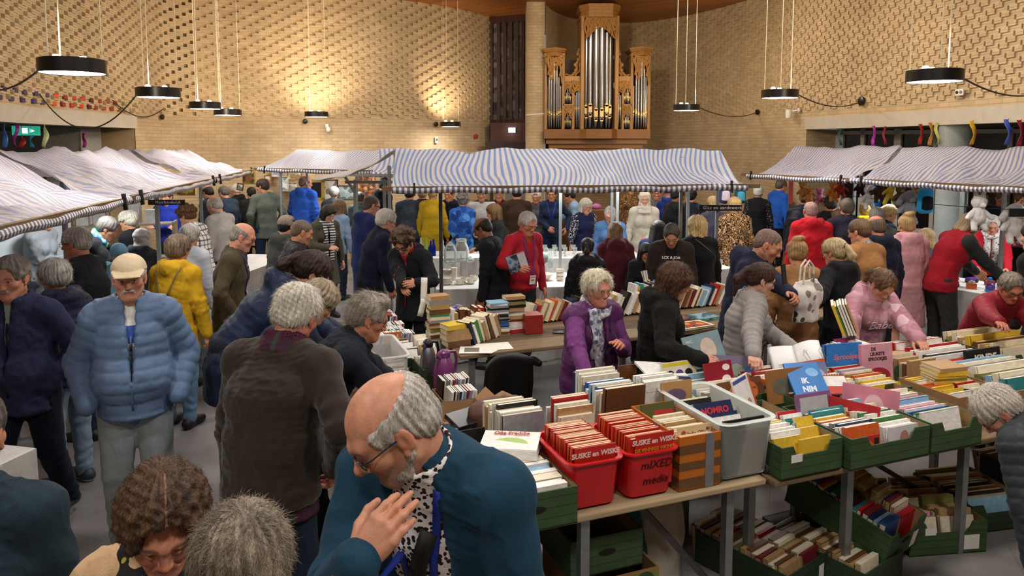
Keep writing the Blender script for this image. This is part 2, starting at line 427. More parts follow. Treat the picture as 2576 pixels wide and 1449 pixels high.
# side aisle behind the left beam: dark ceiling, white walls, a pier
M_white=flat('#c9c4ba',0.8,var=0.05,nscale=4)
mb=MB()
for a,b in(((-11.5,7.5),(-11.5,15)),((-11.5,15),(-8.2,15.6))):
 mb.add([(*a,0),(*b,0),(*b,2.9),(*a,2.9)],[(0,1,2,3)])
struct(mb.build('wall_aisle_left',M_white))
p=LPATH[iL];mb=MB();mb.box((p.x-1.6,p.y+0.0,0),(p.x-0.02,p.y+0.22,2.72));struct(mb.build('wall_pier_left',M_brick))
x,y=uy(190,12.4);mb=MB();mb.box((x-.3,y-.3,0),(x+.3,y+.3,2.72));struct(mb.build('column_left',flat('#8b857c',0.8)))
def aisle_ceiling(name,path,nrm,a,b,far):
 pts=[tuple((path[i]-nrm[i]*.3).xy)for i in range(a,b,4)]+far;mb=MB();mb.prism(pts,2.72,2.78);struct(mb.build(name,flat('#4a443c',0.8)))
aisle_ceiling('ceiling_aisle_left',LPATH,LNRM,0,iL,[(-8.6,15.8),(-11.6,15.8),(-11.6,7)])
# side aisle behind the right beam: glazed front, round column
aisle_ceiling('ceiling_aisle_right',RPATH,RNRM,iR+6,len(RPATH),[(12,7.5),(12,14.5),(6.5,14.5)])
p=RPATH[iR];q=Vector((p.x+0.75,p.y+0.35));mb=MB();mb.add([(p.x,p.y,0),(q.x,q.y,0),(q.x,q.y,2.72),(p.x,p.y,2.72)],[(0,1,2,3)]);o=struct(mb.build('wall_pier_right',brick_mat('pier_brick')))
uv=o.data.uv_layers.new(name='UVMap');uv.data.foreach_set('uv',np.array([(0,0),(.9,0),(.9,2.72),(0,2.72)],np.float32).ravel())
M_wframe=flat('#b9b6ae',0.6,var=0.04);M_night=flat('#15130f',0.15,var=0.2)
A=Vector((q.x-0.02,q.y,0));B=Vector((10.3,9.9,0));d=(B-A);L=d.length;d.normalize();nn=Vector((d.y,-d.x,0))
wr=struct(empty('window_1'))
mb=MB();mb.add([A+nn*-.04,B+nn*-.04,B+nn*-.04+Vector((0,0,2.72)),A+nn*-.04+Vector((0,0,2.72))],[(0,1,2,3)]);mb.build('pane',M_night,wr)
mb=MB();k=0;s=0.0
while s<L:
 w=0.12 if k%2==0 else 0.07
 if k==0:w=0.28
 mb.bar(A+d*s+Vector((0,0,0)),A+d*s+Vector((0,0,2.72)),w,0.08,nn);s+=0.62 if k%3 else 0.5;k+=1
for z in(0.9,2.25,2.66):mb.bar(A+Vector((0,0,z)),B+Vector((0,0,z)),0.08,0.07,(0,0,1))
mb.build('frame',M_wframe,wr)
x,y=uy(2395,10.6);mb=MB();mb.lathe([(0.2,0),(0.2,2.72)],(x,y,0),28);o=struct(mb.build('column_right',flat('#8f9490',0.75,var=0.06),smooth=True))
# glazed slot with dark timber, brick pillar, niche beside the organ
M_dkwood=wood('#4a2717',0.5,axis=0);M_dkwoodv=wood('#45261a',0.5,axis=2)
X0,Y0=uy(1236,18.1);X1,Y1=uy(1330,17.7)
wd=struct(empty('window_2'))
mb=MB()
def wl(t,z):return Vector((X0+(X1-X0)*t,Y0+(Y1-Y0)*t,z))
for i,t in enumerate((0.0,0.2,0.36,0.52,0.68,0.84,1.0)):mb.bar(wl(t,2.3),wl(t,5.5),0.075,0.12,(0,1,0))
for i,zz in enumerate(((4.45,),(3.75,),(4.5,),(3.78,),(4.55,),(3.82,))):
 t0=(0.0,0.2,0.36,0.52,0.68,0.84,1.0)
 for z in zz:mb.bar(wl(t0[i],z),wl(t0[i+1],z),0.05,0.05)
mb.bar(wl(0,5.42),wl(1,5.42),0.12,0.16);mb.bar(wl(0,2.98),wl(1,3.0),0.12,0.1)
mb.build('frame',M_dkwoodv,wd)
mb=MB();mb.add([wl(0,2.3)+Vector((0,.05,0)),wl(1,2.3)+Vector((0,.05,0)),wl(1,5.5)+Vector((0,.05,0)),wl(0,5.5)+Vector((0,.05,0))],[(0,1,2,3)])
mb.build('pane',blotch('#57534f',['#6c6761','#7d7770','#48443f'],5,0.6,0.35),wd)
mb=MB();mb.box((X0,Y1-.12,2.42),(X1+.1,Y0+.02,2.95));struct(mb.build('trim_3',M_dkwood))
mb=MB();mb.box((X0-.12,Y1-.4,2.3),(X1+.1,Y1-.1,2.5));struct(mb.build('trim_4',flat('#2c1710',0.5)))
dr=struct(empty('door_1'));mb=MB();mb.add([wl(0,0),wl(1,0),wl(1,2.3),wl(0,2.3)],[(0,1,2,3)]);mb.build('panel',flat('#77746e',0.7),dr)
mb=MB();mb.bar(wl(0.03,0),wl(0.03,2.3),.12,.1,(0,1,0));mb.bar(wl(.66,0),wl(.66,2.3),.1,.1,(0,1,0));mb.build('frame',M_dkwoodv,dr)
Px0,Py=uy(1324,16.2);Px1,_=uy(1369,16.2)
V=[(Px0,Py,0),(Px1,Py,0),(Px1,Py,CEIL),(Px0,Py,CEIL),(Px0,18.2,0),(Px0,18.2,CEIL),(Px1,17.2,0),(Px1,17.2,CEIL)]
o=mesh_obj('wall_pillar',np.array(V),np.array([(0,1,2,3),(4,0,3,5),(1,6,7,2)]),M_brick,uvs=[(0,0),(.4,0),(.4,CEIL),(0,CEIL)]+[(0,0),(2,0),(2,CEIL),(0,CEIL)]+[(0,0),(1,0),(1,CEIL),(0,CEIL)]);struct(o)
mb=MB();mb.bar((Px0,Py-.01,3.08),(Px1+.25,Py+.02,3.13),.02,.03);struct(mb.build('trim_5',flat('#cfc7b4',.5)))
# hall behind the viewer
mb=MB();mb.add([(-11,-4.8,0),(12,-4.8,0),(12,-4.8,5.5),(-11,-4.8,5.5)],[(3,2,1,0)])
x,y=LW[0];mb.add([(-11,-4.8,0),(x,y,0),(x,y,5.5),(-11,-4.8,5.5)],[(0,1,2,3)])
x,y=RW[-1];mb.add([(12,-4.8,0),(x,y,0),(x,y,5.5),(12,-4.8,5.5)],[(3,2,1,0)])
struct(mb.build('wall_back',flat('#b59a70',0.9)))
# glass bricks in two courses over the left beam
gb=['#2a2348','#352a55','#2c2a5e','#3a3358','#7c2219','#d2402a','#b32a22','#55160f','#c23322','#8c2a1c','#96432a','#6d5a3a','#8a7a52','#a79a70']
names={0:'blue',1:'violet',2:'blue',3:'violet',4:'dark red',5:'bright red',6:'red',7:'maroon',8:'red',9:'rust',10:'rust',11:'amber',12:'amber',13:'pale amber'}
for r in range(2):
 for k in range(17):
  u=(20 if r else 12)+k*28-k*k*0.42
  i=pidx(LPATH,u);p=LPATH[i]+LNRM[i]*0.015;dd=(LPATH[i+1]-LPATH[i]).normalized();z=3.02+r*0.11
  c=min(13,max(0,int(k*0.85+(k*7+r*3)%3-0.5)))
  mb=MB();mb.box((-.055,-.012,-.032),(.055,.05,.032));o=mb.build('glass_brick',flat(gb[c],0.15,var=0.25,nscale=30),M=frame_m((p.x,p.y,z),dd,(0,0,1)))
  tag(bevel(o,.012),f'{names[c]} glass brick set over the left beam, {ordinal(k)} along the {"upper" if r else "lower"} course','glass brick','coloured glass bricks over the left beam')
  # ------------------------------------------------------------------ ring pendants
M_black=flat('#17120f',0.35,var=0.1);M_glow=emit('#fff8ec',14.0);M_wire=flat('#e6d9b6',0.4)
def pendant(u,v,wpx,label,up=60,tgt=None,ang=105):
 R=0.225;Y=2*R*FPX/wpx;p=at_y(u,v,Y)
 t=empty('pendant_lamp',p);tag(t,label,'pendant lamp','round ring pendants around the hall')
 mb=MB();n=36
 mb.lathe([(R-.012,-.045),(R,-.05),(R,.05),(R-.01,.055),(.02,.055),(.02,.05)],n=n,caps=False);mb.build('ring_housing',M_black,t,True)
 mb=MB();mb.lathe([(R-.012,-.046),(0,-.047)],n=n,caps=False);mb.build('diffuser',M_glow,t)
 for a in(0.5,2.5,4.4):
  mb=MB();x,y=math.cos(a)*(R-.03),math.sin(a)*(R-.03);mb.tube([(x,y,.05),(x*.96,y*.96,CEIL-p.z)],.0045,5);mb.build('suspension_wire',M_wire,t)
 for a in(1.3,3.4):
  mb=MB();mb.lathe([(.02,.055),(.03,.07),(.022,.085),(0,.088)],(math.cos(a)*.1,math.sin(a)*.1,0),10);mb.build('spotlight',emit('#ffe9c2',20.0,'spot_glow'),t)
 l=area_light('pendant_light',p+Vector((0,0,-.06)),.4,14,COOL);l.parent=None
 if tgt is not None:spot_light('pendant_uplight',p+Vector((0,0,.12)),tgt,up*1.3,WARM,ang,0.9,0.06)
 return p
def wp(u,z,left=True):
 P=LPATH if left else RPATH;q=P[pidx(P,u)];return(q.x,q.y,z)
PD=[pendant(182,168,152,'largest black ring pendant, high on the left',65,wp(60,4.2)),
pendant(398,234,104,'black ring pendant in front of the curved corner of the brick wall',85,wp(420,4.2)),
pendant(516,266,75,'black ring pendant overlapping a slightly lower one, the upper of the pair',60,wp(560,4.2)),
pendant(573,283,66,'black ring pendant overlapping a slightly higher one, the lower of the pair',70,wp(640,4.3)),
pendant(796,288,58,'black ring pendant before the middle of the far brick wall',75,wp(800,4.0)),
pendant(1133,313,52,'black ring pendant next to the tall dark timber window',75,wp(1125,3.9)),
pendant(1727,271,66,'black ring pendant just right of the organ',70,wp(1790,4.0,False)),
pendant(1962,237,89,'black ring pendant above the white wall camera on the right',85,wp(1960,4.2,False)),
pendant(2351,192,129,'largest black ring pendant on the right side',90,wp(2260,4.4,False))]
spot_light('pendant_uplight',(4.2,13.2,3.1),wp(1680,4.6,False),40,WARM,100,.9,.06)  # spot on its own, no pendant hangs here; aimed at the wall beside the organ
spot_light('organ_spot',(2.2,13.0,4.9),at_y(1500,200,16.3),60,(1,.86,.68),36,.8,.1)
def cable(name,pts,label,r=.008):
 mb=MB();mb.tube(pts,r,6);tag(mb.build(name,flat('#2b2118',.6)),label,'cable')
def sag(a,b,s,n=14):
 a,b=Vector(a),Vector(b);return[a+(b-a)*(i/n)-Vector((0,0,s*4*(i/n)*(1-i/n)))for i in range(n+1)]
R_=.22
cable('cable',sag(PD[0]+Vector((-R_,0,0)),at_y(-60,215,7.5),.1),'black cable running left out of the largest left pendant')
cable('cable',sag(PD[1]+Vector((-R_,0,0)),LPATH[pidx(LPATH,100)]+LNRM[0]*.06+Vector((0,0,3.12)),.42,20),'black cable sagging from the second left pendant to the wall over the beam')
cable('cable',sag(LPATH[pidx(LPATH,285)]+LNRM[0]*.06+Vector((0,0,3.16)),LPATH[pidx(LPATH,408)]+LNRM[60]*.06+Vector((0,0,3.1)),.2),'thin cable sagging across the curved corner above the pier')
def wall_disc(u,v,left,label,r=.06):
 P,N=(LPATH,LNRM)if left else(RPATH,RNRM);i=pidx(P,u);z=CAMH+(362-v)/FPX*P[i].y;q=P[i]+N[i]*.04
 mb=MB();mb.lathe([(r,0),(r,.03),(r*.7,.04),(0,.04)],n=20,M=frame_m((0,0,0),(0,0,1),N[i]));o=mb.build('wall_socket_disc',M_black,smooth=True);o.location=(q.x,q.y,z)
 tag(o,label,'cable outlet','round black cable outlets on the brick walls');return q+Vector((0,0,z))
wall_disc(408,295,True,'round black cable outlet in the curved left corner',.05)
wall_disc(770,306,True,'round black cable outlet left of the small white camera',.05)
wall_disc(1095,313,True,'round black cable outlet beside the pendant near the dark window',.05)
d1=wall_disc(1905,283,False,'small black cable outlet left of the white wall camera',.055)
d2=wall_disc(2169,256,False,'round black cable outlet above the right beam',.075)
cable('cable',sag(PD[6]+Vector((R_,0,0)),d1,.12),'thin cable from the pendant beside the organ to the wall')
cable('cable',sag(PD[7]+Vector((R_,0,0)),d2,.12),'thin cable from the middle right pendant to its wall outlet')
cable('cable',sag(PD[8]+Vector((R_,0,0)),at_y(2640,225,9.0),.12),'thin cable running right from the largest right pendant')
def wall_thing(name,u,v,left,build,label,cat,off=.05):
 P,N=(LPATH,LNRM)if left else(RPATH,RNRM);i=pidx(P,u);z=CAMH+(362-v)/FPX*P[i].y;q=P[i]+N[i]*off
 o=empty(name,(q.x,q.y,z),math.atan2(N[i].x,-N[i].y)+0);build(o);tag(o,label,cat);return o
M_wp=flat('#dcd8cf',.4,var=.04)
def b_cam(o):
 MB().lathe([(.045,0),(.045,.02)],n=12,M=Matrix.Rotation(pi/2,4,'X')).build('mount',M_wp,o)
 MB().bar((0,-.02,0),(-.08,-.12,-.02),.03).build('arm',M_wp,o)
 mb=MB();mb.lathe([(0,-.1),(.05,-.09),(.06,-.02),(.06,.06),(.03,.08),(0,.08)],(-.1,-.15,-.06),16);mb.build('camera_body',M_wp,o,True)
 MB().tube(sag((-.1,-.12,.0),(-.02,0,.06),.05),.01,6).build('cord',M_black,o)
wall_thing('wall_camera',2012,278,False,b_cam,'white domed wall camera with black cord above the right pier','camera')
def b_cam2(o):
 MB().box((-.03,-.05,.02),(.03,0,.09)).build('mount',M_wp,o);mb=MB();mb.ball((.02,-.09,-.02),(.05,.07,.06));mb.build('camera_body',M_wp,o,True)
wall_thing('wall_camera',821,324,True,b_cam2,'small white wall camera on the far brick wall','camera')
wall_thing('light_switch',1096,352,True,lambda o:(bevel(MB().box((-.035,-.02,-.07),(.035,0,.07)).build('plate',M_wp,o)),MB().box((-.018,-.03,-.02),(.018,-.02,.03)).build('button',flat('#4a4640',.5),o)),'small white call plate on the far wall','wall plate')
wall_thing('fire_bell',1192,343,True,lambda o:MB().lathe([(.055,0),(.055,.03),(.03,.05),(0,.05)],n=18,M=Matrix.Rotation(pi/2,4,'X')).build('bell',flat('#a8281d',.4),o,True),'round red fire bell on the far brick wall','fire bell')
wall_thing('light_switch',2414,234,False,lambda o:(bevel(MB().box((-.075,-.02,-.045),(.075,0,.045)).build('plate',M_wp,o)),MB().lathe([(.022,0),(.022,.01)],(-.035,-.02,0),12,Matrix.Rotation(pi/2,4,'X')).build('button',M_black,o),MB().lathe([(.022,0),(.022,.01)],(.035,-.02,0),12,Matrix.Rotation(pi/2,4,'X')).build('button',flat('#7a766e'),o)),'white double socket plate on the right brick wall','wall plate',.06)
lm=empty('door_lamp',at_y(1290,328,17.36));MB().box((-.1,-.06,-.05),(.06,.0,.06)).build('lamp_box',emit('#f4f6ff',9,'door_lamp_glow'),lm);MB().box((.06,-.06,-.06),(.11,.02,.07)).build('bracket',M_black,lm)
tag(lm,'bright white lamp box over the dark timber door','lamp')
ex=empty('exit_sign',at_y(66,329,11.2),.5);MB().box((-.18,-.03,-.07),(.18,.03,.07)).build('sign_box',emit('#2fae8e',0.6,'exit_glow'),ex)
mb=MB();mb.box((-.06,-.034,-.04),(.02,-.031,.04));mb.prism([(.05,-.03),(.11,0),(.05,.03)],0,.003,Matrix.Translation((0,-.031,0))@Matrix.Rotation(pi/2,4,'X'));mb.build('pictogram',emit('#dffcf0',1.2,'exit_white'),ex)
MB().bar((0,0,.07),(0,0,2.72-ex.location.z),.012).build('hanger',M_black,ex)
tag(ex,'green glowing emergency exit sign in the left aisle','exit sign')
# ------------------------------------------------------------------ ribbons under the beams
def ribbon(u,v0,v1,Y,col,label,w=.05):
 a,b=at_y(u,v0,Y),at_y(u,v1,Y);mb=MB();L=(a-b).length;P=[]
 for i in range(11):
  t=i/10;ang=.5*math.sin(t*5+u);x=w/2*(1-.35*math.sin(t*pi)*math.sin(u));c=Vector((a.x+.02*math.sin(t*6+u),Y+.02*math.cos(t*4),a.z-L*t))
  P.append([c+Vector((-x*math.cos(ang),-x*math.sin(ang),0)),c+Vector((0,.01,0)),c+Vector((x*math.cos(ang),x*math.sin(ang),0))])
 mb.grid(P);mb.bar((a.x,Y-.002,a.z-.01),(a.x+.003,Y,max(a.z+.01,2.715)),.006);o=mb.build('ribbon',flat(col,.3,var=.15),smooth=True);m=o.modifiers.new('thick','SOLIDIFY');m.thickness=.004
 tag(o,label,'ribbon','crepe ribbons hanging under the side beams')
for a in((10,310,372,9.3,'#3f6fae','blue ribbon hanging under the left beam'),(38,312,370,9.6,'#8c2a8a','magenta ribbon hanging under the left beam'),(55,345,372,9.9,'#a32f27','short red ribbon left of the exit sign post'),(78,340,371,10,'#2d7fa8','teal blue ribbon under the exit sign'),(112,320,372,10.2,'#b7c08a','pale green ribbon hanging before the left aisle wall'),(211,335,371,11.8,'#8d2b78','purple ribbon by the square pier on the left'),
(2113,325,365,12.3,'#1f5a5c','dark teal ribbon at the window end by the pier'),(2199,317,366,11.9,'#c23ab0','bright magenta ribbon in front of the dark window'),(2226,318,364,11.7,'#9c2726','dark red ribbon next to the magenta one'),(2318,312,364,10.9,'#a52a27','dark red ribbon left of the round column'),(2343,308,366,10.7,'#c08a3c','ochre ribbon left of the round column'),(2359,308,363,10.6,'#c3c46b','pale yellow ribbon touching the round column'),(2449,303,364,9.9,'#d3a32f','golden ribbon right of the round column'),(2537,300,364,9.3,'#4a63c9','blue and pink ribbon near the right edge'),(2569,302,368,9.1,'#8f2433','red ribbon at the far right end of the beam')):
 ribbon(*a)
 # ------------------------------------------------------------------ pipe organ
M_oak=wood('#a97a40',.45,1.3,2,.7);M_oakd=wood('#8a5c2c',.45,1.3,0,.7);M_pipe=flat('#9d9a98',.28,.85,.08,3);M_gold=flat('#cfae6a',.35,.4,.1)
OY=16.3
og=empty('pipe_organ',at_y(1500,372,OY));tag(og,'oak pipe organ with silver pipes and gilded mouths hung beside the brick pillar','pipe organ')
def ox(u):return(u-1500)/FPX*OY*1.0
def oz(v):return(372-v)/FPX*OY
def O(mb,u0,v0,u1,v1,y0,y1):mb.box((ox(u0),y0,oz(v1)),(ox(u1),y1,oz(v0)));return mb
mb=MB();O(mb,1368,326,1629,349,-.28,.5);O(mb,1373,349,1623,362,-.2,.5);O(mb,1380,362,1613,373,-.14,.5);O(mb,1386,373,1606,395,-.1,.5)
mb.prism([(ox(1455),-.28),(ox(1470),-.42),(ox(1532),-.42),(ox(1547),-.28)],oz(349),oz(326));mb.build('base_case',M_oakd,og)
mb=MB();O(mb,1371,150,1629,330,.38,.5);O(mb,1458,45,1548,160,.38,.5);mb.build('back_case',flat('#3a2412',.6),og)
def uprights(name,us,v0,v1,y0=-.2,y1=.5,w=7):
 for u in us:
  mb=MB();O(mb,u-w/2,v0,u+w/2,v1,y0,y1);bevel(mb.build(name,M_oak,og),.012)
uprights('upright',(1372,1415),140,328);uprights('upright',(1584,1626),140,328);uprights('upright',(1461,1545),52,328,-.3,.5,9);uprights('upright',(1440,1563),196,328,-.16)
def pipes(us,tops,foot,r,y,mouth,arc=0.0,gold=True):
 n=len(us);c=(us[0]+us[-1])/2;hw=max(1e-3,(us[-1]-us[0])/2)
 for u,top,mo in zip(us,tops,mouth):
  yy=y+arc*((u-c)/hw)**2;x=ox(u)
  p=empty_child('organ_pipe',og);mb=MB();mb.lathe([(r*.18,oz(foot)),(r,oz(mo)),(r,oz(top)),(r*.8,oz(top))],(x,yy,0),14);mb.build('tube',M_pipe,p,True)
  if gold:
   mb=MB();h=r*2.6;mb.box((-r*.62,0,0),(r*.62,.012,h));mb.lathe([(r*.62,0),(r*.62,.012)],(0,.0,h),14,Matrix.Rotation(-pi/2,4,'X'));mb.lathe([(r*.6,0),(r*.6,.012)],(0,0,-h*.42),12,Matrix.Rotation(-pi/2,4,'X'));mb.box((-r*.6,0,-h*.42),(r*.6,.012,-h*.22))
   mb.build('mouth',M_gold,p,M=Matrix.Translation((x,yy-r-.006,oz(mo))))
def empty_child(name,par):
 o=bpy.data.objects.new(name,None);COL.objects.link(o);o.parent=par;o.empty_display_size=.05;return o
us=[1472,1481,1494,1508,1521,1530];pipes(us,[100,92,80,80,92,100],322,.062,-.3,[288,285,296,296,285,288],.2)
for s in(-1,1):
 c=1392.5 if s<0 else 1606
 us=[c+d for d in(-17,-12,-7,-.5,6,11,16)];pipes(us,[220,200,180,160,180,200,220],322,.026,-.3,[286,288,292,294,292,288,286],.16)
 c2=1426 if s<0 else 1573;us=[c2+d for d in(-7,-3.5,0,3.5,7)]
 pipes(us,[246,236,222,236,246],262,.016,-.14,[250,249,248,249,250],0);pipes(us,[306,296,280,296,306],322,.016,-.14,[310,309,308,309,310],0)
 c3=1450 if s<0 else 1550;us=[c3+d for d in(-6,-2,2,6)];pipes(us,[243,236,230,224][::-s],322,.018,-.18,[277]*4,0)
def cornice(u0,u1,v0,v1,ydeep,apex=0,name='cornice'):
 mb=MB();H=v1-v0
 for k,(a,b,g)in enumerate(((0,.25,5),(.25,.45,3),(.45,.8,0),(.8,1,3))):
  pts=[(ox(u0-g),.45),(ox(u0-g),-ydeep*.4-g*.008),(ox((u0+u1)/2-(u1-u0)*(.32 if not apex else 0)),-ydeep-g*.008),(ox((u0+u1)/2+(u1-u0)*(.32 if not apex else.001)),-ydeep-g*.008),(ox(u1+g),-ydeep*.4-g*.008),(ox(u1+g),.45)]
  mb.prism(pts,oz(v0+H*b),oz(v0+H*a))
 return mb.build(name,M_oak,og)
cornice(1457,1548,27,58,.42);cornice(1369,1416,130,150,.42,1);cornice(1582,1629,128,148,.42,1)
mb=MB();O(mb,1413,196,1458,207,-.18,.4);O(mb,1546,196,1586,207,-.18,.4);O(mb,1415,264,1440,268,-.2,0);O(mb,1563,264,1584,268,-.2,0);mb.build('cornice',M_oak,og)
def carving(u0,u1,v0,vmid,vedge,y,seed):
 """pierced leafwork: interlaced scrolls with a curved lower edge"""
 mb=MB();r=random.Random(seed);w=u1-u0
 lower=lambda t:vmid+(vedge-vmid)*abs(2*t-1)**1.6
 e=[(ox(u0+w*i/12),y,oz(lower(i/12)))for i in range(13)];mb.tube(e,.016,6);mb.bar((ox(u0),y,oz(v0)),(ox(u1),y,oz(v0)),.03);
 for k in range(int(w/3.2)):
  t=(k+.5)/int(w/3.2);cx=u0+w*t;dv=lower(t)-v0
  for s in(-1,1):
   P=[]
   for i in range(8):
    q=i/7;P.append((ox(cx+s*4.5*math.sin(q*3.6+k)),y+.01*s,oz(v0+dv*q)))
   mb.tube(P,[.02,.018,.02,.016,.02,.016,.018,.012],6)
  mb.ball((ox(cx),y,oz(v0+dv*r.uniform(.3,.8))),.03,6)
 mb.build('carved_screen',M_oak,og,True)
carving(1468,1539,58,80,108,-.34,1)
for a,b in((1376,1411),(1588,1622)):carving(a,(a+b)/2,150,205,160,-.3,2);carving((a+b)/2,b,150,160,215,-.3,3)
for c in(1426,1573):carving(c-9,c+9,208,222,240,-.17,4);carving(c-9,c+9,269,282,300,-.17,5)
for c in(1450,1550):carving(c-8,c+8,208,230,236,-.2,6)
for s in(-1,1):
 mb=MB();P=[]
 for i in range(16):
  q=i/15;P.append((ox(1503+s*(47+16*q**2+3*math.sin(q*14))),-.05,oz(128+66*q)))
 mb.tube(P,.03,6);mb.tube([(p[0]-s*.07,p[1],p[2])for p in P],.022,6)
 for i in range(3,15,3):mb.ball((P[i][0]+s*.02,-.05,P[i][2]),.045,7)
 mb.tube([(ox(1503+s*x),-.05,oz(v))for x,v in((62,194),(72,193),(80,190),(86,193))],.02,6);mb.build('carved_wing',M_oak,og,True)
 # ------------------------------------------------------------------ market stalls
def canopy_mat(pitch,blue='#5a76b4',white='#dcd5cd',duty=.5,rings=False):
 k=('canopy',pitch,blue,rings,white)
 if k in _M:return _M[k]
 t=NT('striped_canvas');t.set(0.55,0,0.35)
 tc=t.new('ShaderNodeTexCoord');sx=t.new('ShaderNodeSeparateXYZ');t.link(tc.outputs['UV'],sx.inputs[0])
 f=t.math('FRACT',t.math('MULTIPLY',sx.outputs[0],1/pitch))
 tri=t.math('ABSOLUTE',t.math('SUBTRACT',f,.5));st=t.math('MINIMUM',t.math('MAXIMUM',t.math('MULTIPLY',t.math('SUBTRACT',tri,.25 if not rings else.2),14),0),1)
 n=t.noise(t.coord(),2.2,4)
 w=t.mix(t.math('MULTIPLY',n,.5),lin(white),lin('#c6bab4'))
 c=t.mix(st,w,lin(blue));t.base(c)
 nz=t.noise(t.coord(scale=(1,1,1)),7,5,.6);t.bump(nz,.35,.04)
 if not rings:
  tr=t.new('ShaderNodeBsdfTranslucent');t.link(c,tr.inputs[0]);mx=t.new('ShaderNodeMixShader');mx.inputs[0].default_value=.35
  t.link(t.b.outputs[0],mx.inputs[1]);t.link(tr.outputs[0],mx.inputs[2]);t.link(mx.outputs[0],t.n['Material Output'].inputs[0])
 _M[k]=t.m;return t.m
def uv_grid(name,P,mat,parent,uv,smooth=True):
 a,b=len(P),len(P[0]);V=np.array([tuple(p)for r in P for p in r]);F=[];U=[]
 for i in range(a-1):
  for j in range(b-1):
   q=((i,j),(i+1,j),(i+1,j+1),(i,j+1));F.append([x*b+y for x,y in q]);U+=[uv[x][y]for x,y in q]
 return mesh_obj(name,V,np.array(F),mat,parent,smooth=smooth,uvs=U)
M_galv=flat('#8f9494',.4,.6,.1,25);M_galvd=flat('#4c4a48',.5,.4,.1);M_polew=wood('#6e5738',.7,1.5,0)
def stall(label,A,B,C,D,pitch,seed,blue='#7f97c8',sag=.05,wr=.02,posts=(),poles=True,dip=.0,back=True,group='striped market stalls',white='#dcd5cd'):
 """A-B front eave, C-D ridge (C above A, D above B)"""
 A,B,C,D=map(Vector,(A,B,C,D));L=(B-A).length;r=random.Random(seed);ph=[r.uniform(0,6)for _ in range(6)]
 t=empty('market_stall',((A+B+C+D)/4).xy.to_3d());o0=t.location.copy();tag(t,label,'market stall',group)
 nu=max(24,int(L*16));nv=14;rows=[];uv=[]
 Bk=A+(C-A)*1.9;Bk2=B+(D-B)*1.9;Bk.z=A.z+.1;Bk2.z=B.z+.1
 nb=8 if back else 1
 for i in range(nu+1):
  u=i/nu;e=A.lerp(B,u);g=C.lerp(D,u);k=Bk.lerp(Bk2,u);row=[];ur=[]
  bump=.012*math.sin(u*L*4.1+ph[0])+.01*math.sin(u*L*9+ph[1])-dip*abs(math.sin(u*L*pi/1.35))*.5
  for j in range(nv+nb):
   if j<=nv:q=j/nv;p=e.lerp(g,q);s_=sag*4*q*(1-q)
   else:q=(j-nv)/8;p=g.lerp(k,q);s_=sag*4*q*(1-q)
   qq=min(1,j/nv)
   w=wr*(math.sin(u*L*5.2+qq*5+ph[2])+.7*math.sin(u*L*11-qq*8+ph[3])+.5*math.sin(u*L*23+qq*13+ph[4]))*math.sin(pi*min(1,qq+.12)*.9)
   p=p-Vector((0,0,s_-w-bump*qq));row.append(p-o0)
   sh=.10*math.sin(u*L*2.3+ph[5])*math.sin(pi*qq)*(wr/.02)
   ur.append((u*L+sh,j*.08))
  rows.append(row);uv.append(ur)
 uv_grid('canopy',rows,canopy_mat(pitch,blue,white),t,uv)
 # rolled front edge round the eave pole
 rows=[];uv=[];d=(B-A).normalized();y=d.cross(Vector((0,0,1)))
 for i in range(nu*2+1):
  u=i/(nu*2);c=A.lerp(B,u)-o0+Vector((0,0,.006*math.sin(u*L*7+ph[1])-.012*math.sin(u*pi)));rr=.036+.003*math.sin(u*L*15)
  rows.append([c+y*(rr*math.cos(a*pi/5))+Vector((0,0,rr*math.sin(a*pi/5)-.01))for a in range(11)]);uv.append([(u*L,a*.02)for a in range(11)])
 uv_grid('rolled_edge',rows,canopy_mat(pitch,'#5a6078',rings=True),t,uv)
 if poles:
  mb=MB();mb.bar(A-d*.1-o0,B+d*.14-o0,.045,.045);mb.build('eave_pole',M_polew,t)
  mb=MB();mb.bar(C-d*.02-o0-Vector((0,0,.06)),D+d*.02-o0-Vector((0,0,.06)),.04,.04);mb.build('ridge_pole',M_galv,t)
  for f in(.0,.34,.67,1.0):
   mb=MB();g=C.lerp(D,f)-Vector((0,0,.07));e=A.lerp(B,f)-Vector((0,0,.01));mb.tube([g-o0,g.lerp(e,.5)-o0-Vector((0,0,sag*1.25+.05)),e-o0],.014,6);mb.build('rafter',M_galv,t)
  for f in(.06,.95):
   c=A.lerp(B,f)-o0;mb=MB();mb.bar(c+Vector((0,0,.06))-y*-.03,c-Vector((0,0,.07))-y*-.045,.018,.03,y);mb.build('clamp',M_black,t)
 for u,Y,zt,dk in posts:
  p=at_y(u,362,Y);mb=MB();mb.bar((p.x-o0.x,Y-o0.y,0),(p.x-o0.x,Y-o0.y,zt),.036 if not dk else.038,.036);mb.build('post',M_galvd if dk else M_galv,t)
 return t
def off(p,n,z):return(p[0]+n[0],p[1]+n[1],z)
z0=2.0
st_c=stall('striped market stall in the middle over the glass and pottery',(-1.21,7.39,z0),(2.52,7.88,z0),(-1.33,8.42,2.385),(2.47,8.75,2.385),.056,3,posts=((1107,8.0,2.0,1),(1411,9.15,2.05,0),(1555,9.4,2.05,0),(1541,10.1,2.0,0),(1716,8.55,2.3,0),(1734,9.4,2.0,0),(1808,8.9,2.05,0),(965,9.3,2.0,0),(978,8.5,2.2,0)),wr=.024,sag=.05)
nL=(-.98*.98,-.195*.98)
def lcan(a,b,label,seed,za=2.42,zb=2.40,**k):
 stall(label,(*a,z0),(*b,z0),off(a,nL,za),off(b,nL,zb),.045,seed,'#9496b4',wr=.042,sag=.09,dip=.06,white='#c4b5ab',**k)
